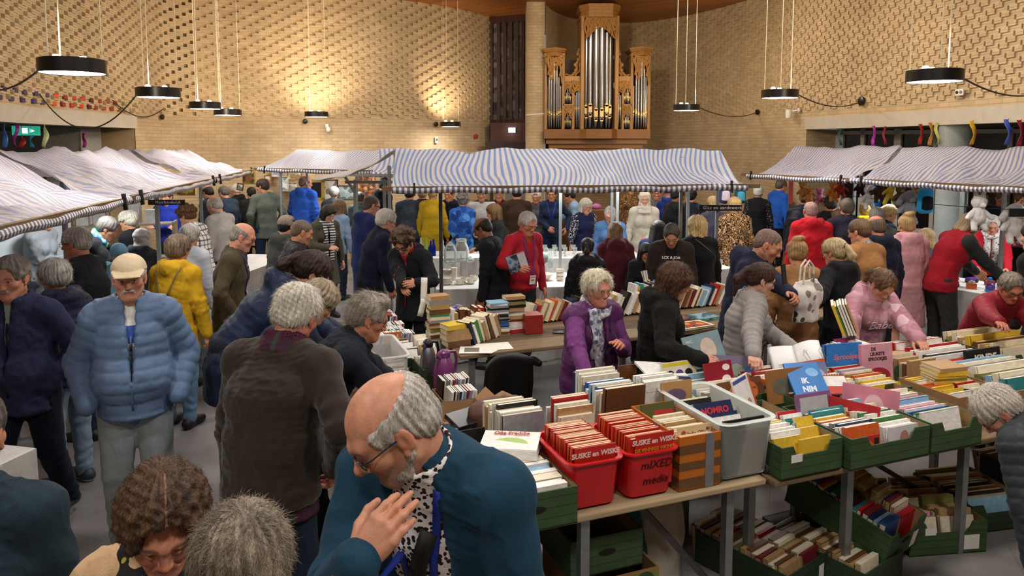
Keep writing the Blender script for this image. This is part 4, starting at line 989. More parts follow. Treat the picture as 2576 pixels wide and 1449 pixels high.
class Person:
 def __init__(s,label,u,v,yaw=0,h=None,Y=None,sex='m',age=2,lean=4,bend=6,twist=0,hp=8,hy=0,hr=0,armR='down',armL='down',palmR=None,palmL=None,curlR=.45,curlL=.45,elR=None,elL=None,dirR=None,dirL=None,
 top=None,under=None,legs=None,skirt=None,shoe='#1d1b1a',stance=0.0,feet=.10,skin=SKIN,rose=1.0,lips=None,brow=None,hair=None,beard=None,stubble=None,moust=None,glasses=None,cap=None,beanie=None,scarf=None,veil=None,face={},fat=0.0,wide=1.0,hands=(1,1),eyes=True,q=1.0,seat=None,strands=0,group=None,mark=None,gaze=(0,0),sunk=0):
  s.sex,s.wide=sex,wide;la,be=math.radians(lean),math.radians(bend);hp_,hy_,hr_=map(math.radians,(hp,hy,hr));yaw_=math.radians(yaw)
  hipz=.92
  s.pivot=Vector((0,-.22*math.sin(la),hipz));s.waist=s.pivot+vdir(la*.7)*.14;s.chest=s.waist+vdir(la)*.19;s.neck=s.chest+vdir(la+be)*.20
  a_n=la*.55+be+max(0,hp_)*.35;d_n=vdir(a_n)
  s.MH=Matrix.Translation(s.neck+d_n*.058)@Matrix.Rotation(hy_,4,'Z')@Matrix.Rotation(-hp_,4,'X')@Matrix.Rotation(hr_,4,'Y')@Matrix.Translation((0,.022,.095))
  hv=(hair or{}).get('vol',0)+(.012 if hair and hair['style']not in('none','fringe')else.0)+(.012 if cap or beanie or veil else 0)
  tp=s.MH@Vector((0,-.012,.034));tp.z+=.084+hv+.010*abs(math.sin(hp_))
  r=ray(u,v);k=-r.z/r.y
  if Y is None:sc=h/1.75;Y=(CAMH-tp.z*sc)/k
  else:sc=at_y(u,v,Y).z/tp.z
  if not.55<sc<1.2:print('SCALE',label,round(sc,2),round(Y,2))
  T=at_y(u,v,Y);Rz=Matrix.Rotation(yaw_,4,'Z');o=Rz@Vector((tp.x,tp.y,0))*sc
  s.loc=Vector((T.x-o.x,T.y-o.y,0));s.sc=sc;s.yaw=yaw_;s.label=label
  s.root=empty('person',s.loc,yaw_,sc);tag(s.root,label,'person',group)
  s.M=Matrix.Translation(s.loc)@Rz@Matrix.Scale(sc,4);s.Mi=s.M.inverted()
  s.d=max(1.2,T.length);s.q=q;hc=min(.0075,max(.0027,.0009*s.d))*q;cc=min(.016,max(.006,.0021*s.d))*q;s.cc=cc;s.hc=hc
  seed=int(u*7+v)%9973;s.seed=seed
  # shoulders, arms
  w=(.168 if sex=='m' else.148)*wide;s.X=Vector((math.cos(math.radians(twist)),math.sin(math.radians(twist)),0));s.sh0=s.neck-vdir(la+be)*.062;s.arm={}
  for sd,arm,pal,el in((1,armR,palmR,elR),(-1,armL,palmL,elL)):
   S=s.sh0+s.X*(sd*w)
   if arm[0]=='w':tv=s.Mi@Vector(arm[1:4])
   elif isinstance(arm,str):
    t=ARM[arm];tv=Vector((sd*t[0]if arm!='cross' else sd*t[0],t[1],t[2]))
    if arm in('front','hold','cross','chin','belly','hip','pocket'):tv=s.pivot+Matrix.Rotation(-la*.8,3,'X')@(tv-Vector((0,0,hipz)))
    else:tv.y+=S.y*(.85 if arm!='table' else.5)
   elif arm[0]=='px':tv=s.Mi@at_y(*arm[1:4])
   else:tv=Vector((sd*arm[0],arm[1],arm[2]))
   U,L=.285,.255;dv=tv-S;D=dv.length
   if D>(U+L)*.995:dv=dv*((U+L)*.995/D);D=dv.length;tv=S+dv
   aa=max(-1,min(1,(U*U+D*D-L*L)/(2*U*D)));hint=Vector((sd*.55,-.5,-.6))if el is None else s.Mi@at_y(*el[1:4])-(S+tv)/2 if el[0]=='px' else Vector((sd*el[0],el[1],el[2]));n=dv.normalized();hint=(hint-n*hint.dot(n)).normalized()
   E=S+n*(U*aa)+hint*(U*math.sqrt(max(0,1-aa*aa)));s.arm[sd]=(S,E,tv)
  s.hips(legs,skirt,stance,feet,shoe,sunk)
  # body: head, neck, trunk and arms under the clothes, hands
  parts=[];nb=s.MH.inverted()@s.neck;HF=head_field(hc,sex,tuple(nb),age,face);V,Fc=HF.mesh();V=relax(V,Fc,1,.3)
  lips=lips or(scale_c((skin[0]*.86,skin[1]*.58,skin[2]*.56),1));hc_=lin(hair['col'])if hair else skin
  browc=lin(brow)if isinstance(brow,str)else(scale_c(hc_,.7)if brow is None and hair else None)
  C=head_colors(V,skin,lips,browc,sex,(lin(stubble[0]),stubble[1])if stubble else None,smile=face.get('smile',0),rose=rose);s.headV=(xf(s.MH,V),Fc)
  if mark:C=mark(V,C)
  parts.append((xf(s.MH,V),Fc,C))
  pts=[s.pivot,s.waist,s.chest,s.neck]+[p for a in s.arm.values()for p in a];lo=np.min([tuple(p)for p in pts],0)-.22;hi=np.max([tuple(p)for p in pts],0)+.2;s.lo,s.hi=lo,hi
  B=Field(lo,hi,max(.014,cc));s.trunk(B,-.02,fat*.6);s.arms(B,-.012,1.0);V,Fc=B.mesh();parts.append((V,Fc,np.tile(skin,(len(V),1))))
  for sd,show,curl,pal,dr_ in((1,hands[0],curlR,palmR,dirR),(-1,hands[1],curlL,palmL,dirL)):
   if not show:continue
   S,E,W=s.arm[sd];y=(W-E).normalized()if dr_ is None else(s.Mi.to_3x3()@Vector(dr_)).normalized();z=(s.Mi.to_3x3()@Vector(pal)).normalized()if pal is not None else Vector((sd*.9,-.15,.35+.5*abs(y.y)));z=(z-y*z.dot(y)).normalized();x=y.cross(z)
   MHd=Matrix((x,y,z)).transposed().to_4x4();MHd.translation=W
   HFd=hand_field(min(.0045,max(.0028,.0007*s.d)),sd,curl);V,Fc=HFd.mesh();V=relax(V,Fc,1,.25);yy=V[:,1]
   C=np.tile(scale_c(skin,.97),(len(V),1));rd=np.clip((yy-.08)/.08,0,1)[:,None]*.3;C=C*(1-rd)+C*np.array((1.0,.8,.74))*rd
   parts.append((xf(MHd,V),Fc,C));s.arm[sd]=(S,E,W,MHd)
  o=0;VV=[];FF=[];CC=[]
  for V,Fc,C in parts:VV.append(V);FF.append(Fc+o);CC.append(C);o+=len(V)
  s.body=mesh_obj('body',np.concatenate(VV),np.concatenate(FF),M_skin,s.root,smooth=True);col_attr(s.body,np.concatenate(CC))
  if eyes and s.d<12:s.eyes(gaze)
  if hair and hair['style']!='none':s.hair(hair,strands)
  if moust:s.moust(moust)
  if beard:s.beard(beard)
  if glasses:s.glasses(glasses)
  if cap:s.cap(cap)
  if beanie:s.beanie(beanie)
  if veil:s.veil(veil)
  s.bvh=None;s.bvhs=[]
  if under:s.garment(under,name=under.get('name','shirt'))
  if top:s.garment(top,name=top.get('name','jacket'))
  if scarf:s.scarf(scarf)
  PEOPLE.append((label,round(s.loc.x,2),round(s.loc.y,2),round(1.75*sc,2)))
  # --- legs
 def hips(s,legs,skirt,stance,feet,shoe,sunk=0):
  s.feet={}
  for sd in(1,-1):
   fy=sd*stance*.32+s.pivot.y*.45;hip=Vector((sd*.088,s.pivot.y,.9));ank=Vector((sd*feet,fy,.085+(.05 if stance and sd*stance<0 else 0)))
   kn=hip.lerp(ank,.5)+Vector((sd*.01,.035+.05*abs(stance),0));s.feet[sd]=(hip,kn,ank)
  if legs:
   F=Field((-.3,min(s.feet[1][2].y,s.feet[-1][2].y,s.pivot.y)-.2,.02),(.3,max(s.feet[1][2].y,s.feet[-1][2].y,s.pivot.y)+.2,1.08),max(.01,s.cc));lw=legs.get('w',1.0)
   F.eseg(s.pivot+Vector((0,0,-.06)),s.pivot+vdir(0)*.1,s.X,(.165*s.wide,.125),(.15*s.wide,.115),.03)
   for sd in(1,-1):
    hip,kn,ank=s.feet[sd];F.cap(hip,kn,.1*lw,.073*lw,.035);F.cap(kn,ank,.072*lw,.058*lw,.02)
    F.half(ank-Vector((0,0,.045)),(0,0,-1))if sd==-1 else None
   V,Fc=F.mesh();V=relax(V,Fc,1);N=normals(V,Fc);z=V[:,2];fold=np.sin(z*70+wav(V,14,s.seed)*3)*.004*(np.exp(-((z-.2)/.14)**2)+.6*np.exp(-((z-.5)/.1)**2)+.4*np.exp(-((z-.85)/.06)**2));V=V+N*(fold+wav(V,18,s.seed)*.003)[:,None]
   mesh_obj('trousers',V,Fc,legs['mat'],s.root,smooth=True)
  else:
   pass
  if skirt or not legs:
   F=Field((-.3,s.pivot.y-.3,.02),(.3,s.pivot.y+.3,1.0),max(.01,s.cc))
   for sd in(1,-1):hip,kn,ank=s.feet[sd];F.cap(hip,kn,.08,.055,.03);F.cap(kn,ank,.052,.036,.02)
   V,Fc=F.mesh();o=mesh_obj('bare_legs' if not skirt or not skirt.get('tights')else 'tights',V,Fc,M_skin if not skirt or not skirt.get('tights')else skirt['tights'],s.root,smooth=True)
   if not skirt or not skirt.get('tights'):col_attr(o,np.tile(SKINP,(len(V),1)))
  for sd in(1,-1):
   ank=s.feet[sd][2];F=Field((ank.x-.1,ank.y-.14,ank.z-.1),(ank.x+.1,ank.y+.26,ank.z+.09),max(.007,s.cc*.8));zb=ank.z-.085
   F.cap((ank.x,ank.y-.045,zb+.045),(ank.x+sd*.008,ank.y+.12,zb+.035),.043,.042,.02);F.cap((ank.x,ank.y-.02,zb+.05),(ank.x,ank.y,zb+.12),.044,.045,.03);F.cap((ank.x+sd*.008,ank.y+.1,zb+.035),(ank.x+sd*.01,ank.y+.18,zb+.03),.045,.036,.02);F.half((0,0,zb),(0,0,-1))
   V,Fc=F.mesh();fz=V[Fc].mean(1)[:,2];mesh_obj('shoe',V,Fc,[flat(shoe,.5),flat('#d8d4cc' if sd and shoe in('#2a3a44','#2c3034')else '#2a2624',.6)],s.root,(fz<zb+.022).astype(int),True)
   # --- trunk and sleeves as distance shapes
 def trunk(s,F,t,fat=0.0,hem=None,flare=0.0,k=.03):
  f=s.sex=='f';w=s.wide;X=s.X
  P=(((.15 if not f else.158)*w+t,.108+t),((.14 if not f else.127)*w+t+fat*.5,.102+t+fat),((.155 if not f else.138)*w+t,.115+t+fat*.3),((.122 if not f else.108)*w+t,.08+t))
  if hem is not None:
   base=s.pivot.copy();low=Vector((0,base.y+(.0 if hem>.7 else.04),hem));F.eseg(low,base,X,(P[0][0]+flare,P[0][1]+flare+fat*.8),(P[0][0],P[0][1]+fat*.6),k,True)
  F.eseg(s.pivot,s.waist,X,(P[0][0],P[0][1]+fat*.6),P[1],k);F.eseg(s.waist,s.chest,X,P[1],P[2],k);F.eseg(s.chest,s.sh0,X,P[2],(P[3][0]*1.06,P[3][1]),k)
  if fat:F.ell(s.waist+Vector((0,.05,-.03)),(.13*w+t+fat,.09+t+fat,.14),.05)
  if f:
   up=(s.sh0-s.chest).normalized();fw=X.cross(up)*-1 if X.cross(up).y<0 else X.cross(up)
   for sd in(1,-1):F.ell(s.chest+up*.02+X*(sd*.07)+fw*(.075+t*.5),(.072+t*.4,.065+t*.5,.075+t*.4),.03)
  S1,S2=s.arm[1][0],s.arm[-1][0];F.cap(S1,S2,.052+t*.8,None,.03)
  for S in(S1,S2):F.cap(s.neck-(s.neck-s.sh0)*.1,S,.05+t*.8,.05+t*.8,.03)
 def arms(s,F,t,slv=1.0,k=.02,loose=0.0,sides=(1,-1)):
  for sd in sides:
   S,E,W=s.arm[sd][:3];F.cap(S,E,.054+t,.043+t+loose,k)
   if slv>.5:
    e=E.lerp(W,min(1.06,(slv-.5)*2))if slv<1 else W+(W-E).normalized()*.012;F.cap(E,e,.042+t+loose,.031+t*.8+loose*.8,.015)
 def along(s,V):
  """length coordinate along trunk or sleeve, and sleeve weight"""
  def seg(a,b,o,R):
   a,b=np.array(a),np.array(b);d=b-a;L=np.linalg.norm(d);t=np.clip((V-a)@d/L**2,0,1);return np.linalg.norm(V-a-t[:,None]*d,axis=1)-R,o+t*L
  low=np.array(s.pivot)-np.array((0,0,.4));T=[seg(low,s.pivot,-.4,.14),seg(s.pivot,s.waist,0,.14),seg(s.waist,s.chest,.14,.14),seg(s.chest,s.neck,.33,.14)];A=[]
  for sd in(1,-1):S,E,W=s.arm[sd][:3];A+=[seg(S,E,0,.05),seg(E,W,.285,.045)]
  D=np.stack([x[0]for x in T+A]);H=np.stack([x[1]for x in T+A]);i=D.argmin(0);return H[i,np.arange(len(V))],i>=4,i
 def garment(s,g,name='jacket'):
  t=g.get('t',.03);cell=s.cc*g.get('fine',1.0);hem=g.get('hem',.80);lo=s.lo.copy();hi=s.hi.copy();lo[2]=min(lo[2],hem-.03);hi[2]+=.06;lo[:2]-=.06;hi[:2]+=.06
  F=Field(lo,hi,cell);s.trunk(F,t,g.get('fat',0.0),hem,g.get('flare',.01))
  up=(s.neck-s.chest).normalized();fw=Vector((0,up.z,-up.y)).normalized();c=g.get('collar')
  def arms_():
   if g.get('sleeve',1.0)>0:s.arms(F,t*g.get('slim',.62),g.get('sleeve',1.0),.03,g.get('loose',0.0))
  if c:
   h_,r_=c;F.eseg(s.neck-up*.04,s.neck+(up+fw*.25).normalized()*h_,s.X,(.088+r_,.085+r_),(.068+r_,.068+r_),.015,True)
   F.eseg(s.neck+up*(h_*.1+.0),s.neck+(up+fw*.25).normalized()*(h_+.05),s.X,(.058+r_,.058+r_),(.06+r_,.06+r_),.006,True,'s')
  if g.get('hood'):
   hs=g['hood'];b=s.neck-fw*.075+up*.0
   for sd in(1,-1):F.cap(s.neck+s.X*(sd*.085)+fw*.06-up*.03,s.neck+s.X*(sd*.10)-fw*.04+up*.02,.03*hs,.042*hs,.02);F.cap(s.neck+s.X*(sd*.10)-fw*.04+up*.02,b-fw*.045*hs-up*.01,.042*hs,.05*hs,.02)
   F.ell(b-fw*.035*hs-up*.06*hs,(.105*hs,.036*hs,.10*hs),.05)
  if g.get('open'):
   w0,w1=g['open'];bot=s.pivot+Vector((0,0,hem-.95));dp=.2
   F.eseg(s.neck+fw*(.03+dp)+up*.03,s.waist+fw*(.06+dp),s.X,(w0,dp),(w1 if w1>0 else.004,dp),.006,False,'s')
   if w1>.01:F.eseg(s.waist+fw*(.06+dp),Vector((0,bot.y+.06+dp,hem-.05)),s.X,(w1,dp),(w1*1.25,dp),.006,False,'s')
  arms_()
  if g.get('vneck'):F.eseg(s.neck+fw*.09+up*.05,s.neck+fw*.15-up*g['vneck'],s.X,(.06,.05),(.006,.05),.006,False,'s')
  V,Fc=F.mesh();V=relax(V,Fc,1,.4);N=normals(V,Fc);h,isarm,seg_i=s.along(V);d=np.zeros(len(V))
  if g.get('quilt'):sp,am=g['quilt'];d+=am*(np.abs(np.sin(pi*h/sp))**.4-.7)
  fo=g.get('fold',.005)
  if fo:
   el=np.exp(-((h-.285)/.09)**2)*isarm;w1=wav(V*np.array((1,1,.45)),26,s.seed);w2=wav(V,11,s.seed+1);d+=fo*(w2*.8+(1-np.abs(w1))**3*.9+np.sin(h*62+w1*3.5)*el*1.1+(1-np.abs(wav(V*np.array((1,1,2.2)),20,s.seed+5)))**4*.8*(~isarm))
  V=V+N*d[:,None]
  mats=g['mat']if isinstance(g['mat'],(list,tuple))else[g['mat']];mi=None
  if len(mats)>1:
   fc=V[Fc].mean(1);hh,ia,si=s.along(fc);q0=fc-np.array(s.pivot);ax=np.array(s.neck-s.pivot);L_=np.linalg.norm(ax);ax/=L_;tt=np.clip(q0@ax,-.2,L_-.09);near=np.linalg.norm(q0-tt[:,None]*ax,axis=1)<.155;sel=g.get('second','sleeve')
   mi=((ia&~near)if sel=='sleeve' else(fc-np.array(s.neck))@np.array(up)>g.get('yoke',-.02)).astype(int)
  o=mesh_obj(name,V,Fc,mats,s.root,mi,True);s.bvh=BVHTree.FromPolygons([tuple(p)for p in V],[tuple(f)for f in Fc.tolist()]);s.bvhs.append(s.bvh)
  return o
  # --- on the head
 def hpart(s,name,mb,mat,parent=None):return mb.build(name,mat,parent or s.root,True,M=s.MH)
 def eyes(s,gaze):
  for sd in(-1,1):
   mb=MB();c=Vector((sd*.031,.0745,-.0005));r=.0128;g=Vector((gaze[0],1,gaze[1])).normalized();Q=Vector((0,0,1)).rotation_difference(g).to_matrix().to_4x4()
   prof=[(math.sin(a)*r,math.cos(a)*r)for a in(0,.1,.2,.21,.42,.44,.8,1.3,1.9,2.6)];prof[0]=(0,r);prof[-1]=(0,-r);mb.lathe(prof[::-1],c,14,Q)
   n=14;mb.m=[0 if k<5*n else(1 if k<7*n else 2)for k in range(len(mb.f))];mb.k=1
   s.hpart('eye',mb,[flat('#c8c0b8',.25,var=.03),flat('#4a3a2c',.2),flat('#0c0a09',.15)])
 def hair(s,h,strands):
  F=hair_field(max(.0035,s.hc),h['style'],h.get('vol',0.0));V,Fc=F.mesh();V=relax(V,Fc,2,.4);N=normals(V,Fc)
  p=V-np.array((0,-.05,.09));az=np.arctan2(p[:,0],p[:,1]);rd=np.linalg.norm(p,axis=1);cu=h.get('curl',0.0);am=h.get('amp',.0035 if strands else.0022)
  d=am*(np.sin(az*26+wav(V,30,s.seed)*2.5)*.6+wav(V,70 if not cu else 110,s.seed))+cu*(wav(V,75,s.seed+3)+wav(V,140,s.seed+4)*.6);V=V+N*d[:,None]
  c=np.array(lin(h['col']));c2=np.array(lin(h.get('col2',h['col'])));w=np.clip(.5+.6*wav(V,28,s.seed+1)+.35*np.sin(az*19+wav(V,20,s.seed)),0,1)[:,None];C=c*(1-w)+c2*w
  part=h.get('part')
  if part is not None:
   m=(np.abs(V[:,0]-part[0])<part[1])&(V[:,1]>part[2])&(V[:,2]>.07);C[m]=np.array(SKINL)*.6;V[m]-=N[m]*.005
  VV,FF,CC=V,Fc,C
  if strands:
   cr=np.array(h.get('whorl',(0,-.06,.11)))
   def flow(q):
    f=q-cr;f[:,2]-=.05;f=f/np.maximum(np.linalg.norm(f,axis=1),1e-6)[:,None];f[:,2]-=h.get('grav',.5);return f+np.array(h.get('comb',(0,0,0)))
   n,L,rad=strands;a,b,c3=strand_mesh(V,N,n,L,rad,flow,C,s.seed,h.get('jit',.22),h.get('lift',.3));VV=np.concatenate([V,a]);FF=np.concatenate([Fc,b+len(V)]);CC=np.concatenate([C,c3])
  o=mesh_obj('hair',xf(s.MH,VV),FF,M_hair,s.root,smooth=True);col_attr(o,np.clip(CC,0,1));s.hairo=o
  if h.get('tie'):
   mb=MB();y,z=(-.125,.03)if h['style']=='pony' else(-.07,.1);mb.lathe([(.022,-.012),(.036,-.012),(.036,.012),(.022,.012)],(0,y,z),14,Matrix.Rotation(pi/2 if h['style']=='pony' else 0,4,'X'));s.hpart('hair_tie',mb,cloth(h['tie']))
 def tuft(s,name,pts,col,n,L,rad,flow,amp=.003):
  F=Field((-.1,-.08,-.19),(.1,.15,.05),max(.003,s.hc*.9))
  for a,b,ra,rb in pts:F.cap(a,b,ra,rb,.008)
  m=F.mesh()
  if m is None:return
  V,Fc=m;N=normals(V,Fc);V=V+N*(wav(V,130,s.seed)*amp)[:,None];c=np.array(lin(col));C=np.clip(c*(1+.3*wav(V,90,2))[:,None],0,1)
  if n:a,b,c3=strand_mesh(V,N,n,L,rad,lambda q:np.tile(np.array(flow),(len(q),1)),C,s.seed,.3,.35,3);V,Fc,C=np.concatenate([V,a]),np.concatenate([Fc,b+len(V)]),np.concatenate([C,np.clip(c3,0,1)])
  o=mesh_obj(name,xf(s.MH,V),Fc,M_hair,s.root,smooth=True);col_attr(o,C)
 def moust(s,m):
  col,sz=m;n=260 if s.d<7 else 0
  s.tuft('moustache',[((0,.093,-.052),(sd*.016,.089,-.055),.0065*sz,.0075*sz)for sd in(1,-1)]+[((sd*.016,.089,-.055),(sd*.033*sz**.5,.073,-.071),.0075*sz,.004)for sd in(1,-1)],col,n,.014,.0006,(0,.3,-1))
 def beard(s,b):
  col,sz=b;n=700 if s.d<4 else(200 if s.d<7 else 0);P=[((0,.074,-.093),(0,.066,-.112-.01*sz),.0225*sz**.5,.019*sz)]
  for sd in(1,-1):P+=[((0,.072,-.1),(sd*.048,.036,-.088),.021,.018),((sd*.048,.036,-.088),(sd*.066,.002,-.05),.018,.011),((sd*.066,.002,-.05),(sd*.071,.004,-.012),.011,.007),((sd*.016,.089,-.056),(sd*.031,.073,-.078),.0055,.005),((sd*.031,.073,-.078),(sd*.02,.075,-.098),.006,.01)]
  s.tuft('beard',P,col,n,.011,.0005,(0,.4,-1))
 def glasses(s,g):
  col=g[0];kind=g[1]if len(g)>1 else 'oval';r=.0016 if kind!='thick' else.0028;mt=flat(col,.3,.3 if kind!='thick' else 0);go=empty_child('glasses',s.root)
  for sd in(-1,1):
   w,h_,p=(.0245,.0175,2.4)if kind in('rect','half')else(.024,.0205,2.0 if kind=='oval' else 3.0);P=[]
   for i in range(25):
    a=2*pi*i/24;ca,sa=math.cos(a),math.sin(a);P.append((sd*.0335+w*math.copysign(abs(ca)**(2/p),ca),.1005-.10*max(0,abs(.0335*sd+w*ca)-.03)-.004*(sa<0)*-sa,-.004+h_*math.copysign(abs(sa)**(2/p),sa)))
   mb=MB();mb.tube(P,r,6);s.hpart('rim',mb,mt,go)
   if s.d<8:mb=MB();mb.add(P[:-1],[tuple(range(24))]);s.hpart('lens',mb,glass('#f4f6f8',.02,.02),go)
   mb=MB();mb.tube([(sd*.057,.096,.004),(sd*.074,.075,.006),(sd*.081,.01,.006),(sd*.083,-.012,-.002)],r*1.15,6);s.hpart('temple',mb,mt,go)
  mb=MB();mb.tube([(-.011,.102,.0),(0,.1055,.003),(.011,.102,.0)],r,6);s.hpart('bridge',mb,mt,go)
 def cap(s,c):
  F=Field((-.14,-.16,-.03),(.14,.22,.2),s.hc);F.ell((0,-.012,.045),(.092,.114,.088));F.half((0,0,.042),(0,.12,-1),k=.004);F.ell((0,-.012,.03),(.084,.106,.08),.004,'s')
  F.eseg((0,.06,.052),(0,.155,.034),(1,0,0),(.088,.007),(.066,.006),.006);F.ell((0,-.012,.134),(.008,.008,.006),.003)
  F.cap((0,.085,.075),(0,.1,.058),.004,.004,.004)if False else None
  V,Fc=F.mesh();N=normals(V,Fc);az=np.arctan2(V[:,0],V[:,1]+.012);V=V-N*(.0016*np.exp(-(np.sin(az*3)/.06)**2)*(V[:,2]>.06))[:,None];mesh_obj('baseball_cap',xf(s.MH,V),Fc,c,s.root,smooth=True)
 def beanie(s,c):
  F=Field((-.14,-.16,-.03),(.14,.14,.2),s.hc);F.ell((0,-.018,.04),(.09,.112,.092));F.eseg((0,-.015,.012),(0,-.012,.055),(1,0,0),(.09,.113),(.09,.112),.006,True);F.half((0,0,.012),(0,.3,-1),k=.006)
  V,Fc=F.mesh();N=normals(V,Fc);az=np.arctan2(V[:,0],V[:,1]);V=V+N*(np.sin(az*46)*.0013)[:,None];mesh_obj('knitted_hat',xf(s.MH,V),Fc,c,s.root,smooth=True)
 def veil(s,c):
  F=Field((-.17,-.2,-.3),(.17,.17,.17),s.hc);F.ell((0,-.015,.03),(.094,.116,.096));F.ell((0,.0,-.08),(.092,.1,.09),.04);F.ell((0,-.01,-.17),(.125,.12,.08),.05);F.ell((0,.15,-.012),(.058,.115,.088),.015,'s')
  for k in range(3):F.cap((-.08,.07+.01*k,-.13-.03*k),(.08,.07+.01*k,-.13-.03*k),.018,.018,.012)
  V,Fc=F.mesh();N=normals(V,Fc);V=V+N*(np.sin(V[:,2]*90+wav(V,18,s.seed)*3)*.003)[:,None];mesh_obj('headscarf',xf(s.MH,V),Fc,c,s.root,smooth=True)
 def scarf(s,c):
  m,ends=c;up=(s.neck-s.chest).normalized();fw=Vector((0,up.z,-up.y));F=Field(s.lo-.05,s.hi+.1,s.cc*.8)
  for i in range(12):
   a,b=2*pi*i/12,2*pi*(i+1)/12;P=lambda a:s.neck+s.X*(.085*math.cos(a))+fw*(.09*math.sin(a)+.01)+up*(.025-.03*math.sin(a));F.cap(P(a),P(b),.034,.034,.01)
  V,Fc=F.mesh();N=normals(V,Fc);V=V+N*(np.sin(V@np.array((30,20,80))+wav(V,25,s.seed)*2)*.005)[:,None];o=mesh_obj('scarf',V,Fc,m,s.root,smooth=True)
  for x,L in ends:s.drape('scarf_end',[(x,.03-q*L/8)for q in range(9)],.085,m,lift=.012,thick=.008)
  # --- things lying on the garment
 def hit(s,x,z,back=False,a=0.0):
  """point of the garment at side offset x and height z above the neck, from the front or the back"""
  up=(s.neck-s.chest).normalized();fw=Vector((0,up.z,-up.y));
  if z<-.2:q=s.waist+(s.chest-s.waist)*(1+(z+.2)/.19);c=q;fw=Vector((0,1,0))if z<-.39 else fw
  else:c=s.neck+up*z
  dr=fw if not back else-fw;dr=Matrix.Rotation(a,3,'Z')@dr;c=c+s.X*x;hs=[b.ray_cast(c+dr*.6,-dr,.9)for b in s.bvhs];hs=[h for h in hs if h[0]is not None]
  if not hs:return c+dr*.1,dr
  r=min(hs,key=lambda h:h[3]);return r[0],r[1]
 def drape(s,name,pts,w,mat,back=False,lift=.004,thick=.004,parent=None):
  H=[s.hit(x,z,back)for x,z in pts];P=[h+n*lift for h,n in H];N=[n for h,n in H];rows=[]
  for i,p in enumerate(P):
   d=(P[min(i+1,len(P)-1)]-P[max(0,i-1)]);d=d.normalized()if d.length>1e-6 else Vector((0,0,1));x=d.cross(N[i]);x=x.normalized()if x.length>1e-6 else Vector((1,0,0));rows.append([p-x*(w/2)-N[i]*(w*w*.8),p+N[i]*.001,p+x*(w/2)-N[i]*(w*w*.8)])
  mb=MB();mb.grid(rows);o=mb.build(name,mat,parent or s.root,True);m=o.modifiers.new('thick','SOLIDIFY');m.thickness=thick;m.offset=0;return o
 def lanyard(s,col,badge=True,z=-.38,w=.014,x0=.075):
  m=flat(col,.6);n=9;b=Vector((0.0,z))
  for sd in(1,-1):s.drape('lanyard',[(sd*x0*(1-q/(n-1))+.004*sd,.01+(z-.01)*q/(n-1))for q in range(n)],w,m)
  if badge:
   p,nn=s.hit(0,z-.05);M=frame_m(p+nn*.012,-s.X,nn);mb=MB();mb.box((-.036,-.05,-.002),(.036,.05,.002));mb.build('name_badge',flat('#eeeae4',.3,var=.03),s.root,M=M);mb=MB();mb.box((-.022,-.01,.002),(.022,.006,.003));mb.box((-.03,.025,.002),(.03,.035,.003));mb.build('badge_print',flat('#c26a4a',.5),s.root,M=M)
 def hand(s,sd):return s.M@s.arm[sd][3]if len(s.arm[sd])>3 else s.M@Matrix.Translation(s.arm[sd][2])
 # ------------------------------------------------------------------ the crowd
def ck(h,**k):return k
def Jk(c,**k):d=dict(mat=cloth(c),t=.026,collar=(.05,.014),fold=.006);d.update(k);return d # jacket
def Pf(c,sp=.058,am=.009,**k):d=dict(mat=cloth(c,.5,.15,sheen=.05),t=.034,collar=(.055,.016),quilt=(sp,am),fold=.004,slim=.8,name='puffer_jacket');d.update(k);return d
def Sw(c,**k):d=dict(mat=cloth(c),t=.02,fold=.005,hem=.84,name='sweater');d.update(k);return d
def Ct(c,**k):d=dict(mat=cloth(c),t=.03,fold=.005,hem=.55,flare=.03,collar=(.045,.014),name='coat');d.update(k);return d
def Sh(c,**k):d=dict(mat=cloth(c)if isinstance(c,str)else c,t=.010,fold=.004,hem=.86,collar=(.045,.004),name='shirt');d.update(k);return d
def Tr(c,w=1.0):return dict(mat=cloth(c),w=w)
def Hr(style,col,col2=None,**k):d=dict(style=style,col=col,col2=col2 or col);d.update(k);return d
BLK,DKJ,GREYT,NAVT='#1a1a1c','#1c2536','#3c3c3e','#20242f'
WHITE_H=('#e2ddd2','#bdb6a8');GREY_H=('#b5afa5','#85807a');DGREY=('#6e6962','#4b4640');BROWN_H=('#5a3b26','#3b2617');BLOND=('#d0b27c','#a98a58');ASH=('#9b8768','#6d5c45');DARK=('#231a15','#15100d')
def hair(s,p,**k):return Hr(s,p[0],p[1],**k)
X_={}
def P_(key,*a,**k):X_[key]=Person(*a,**k);return X_[key]
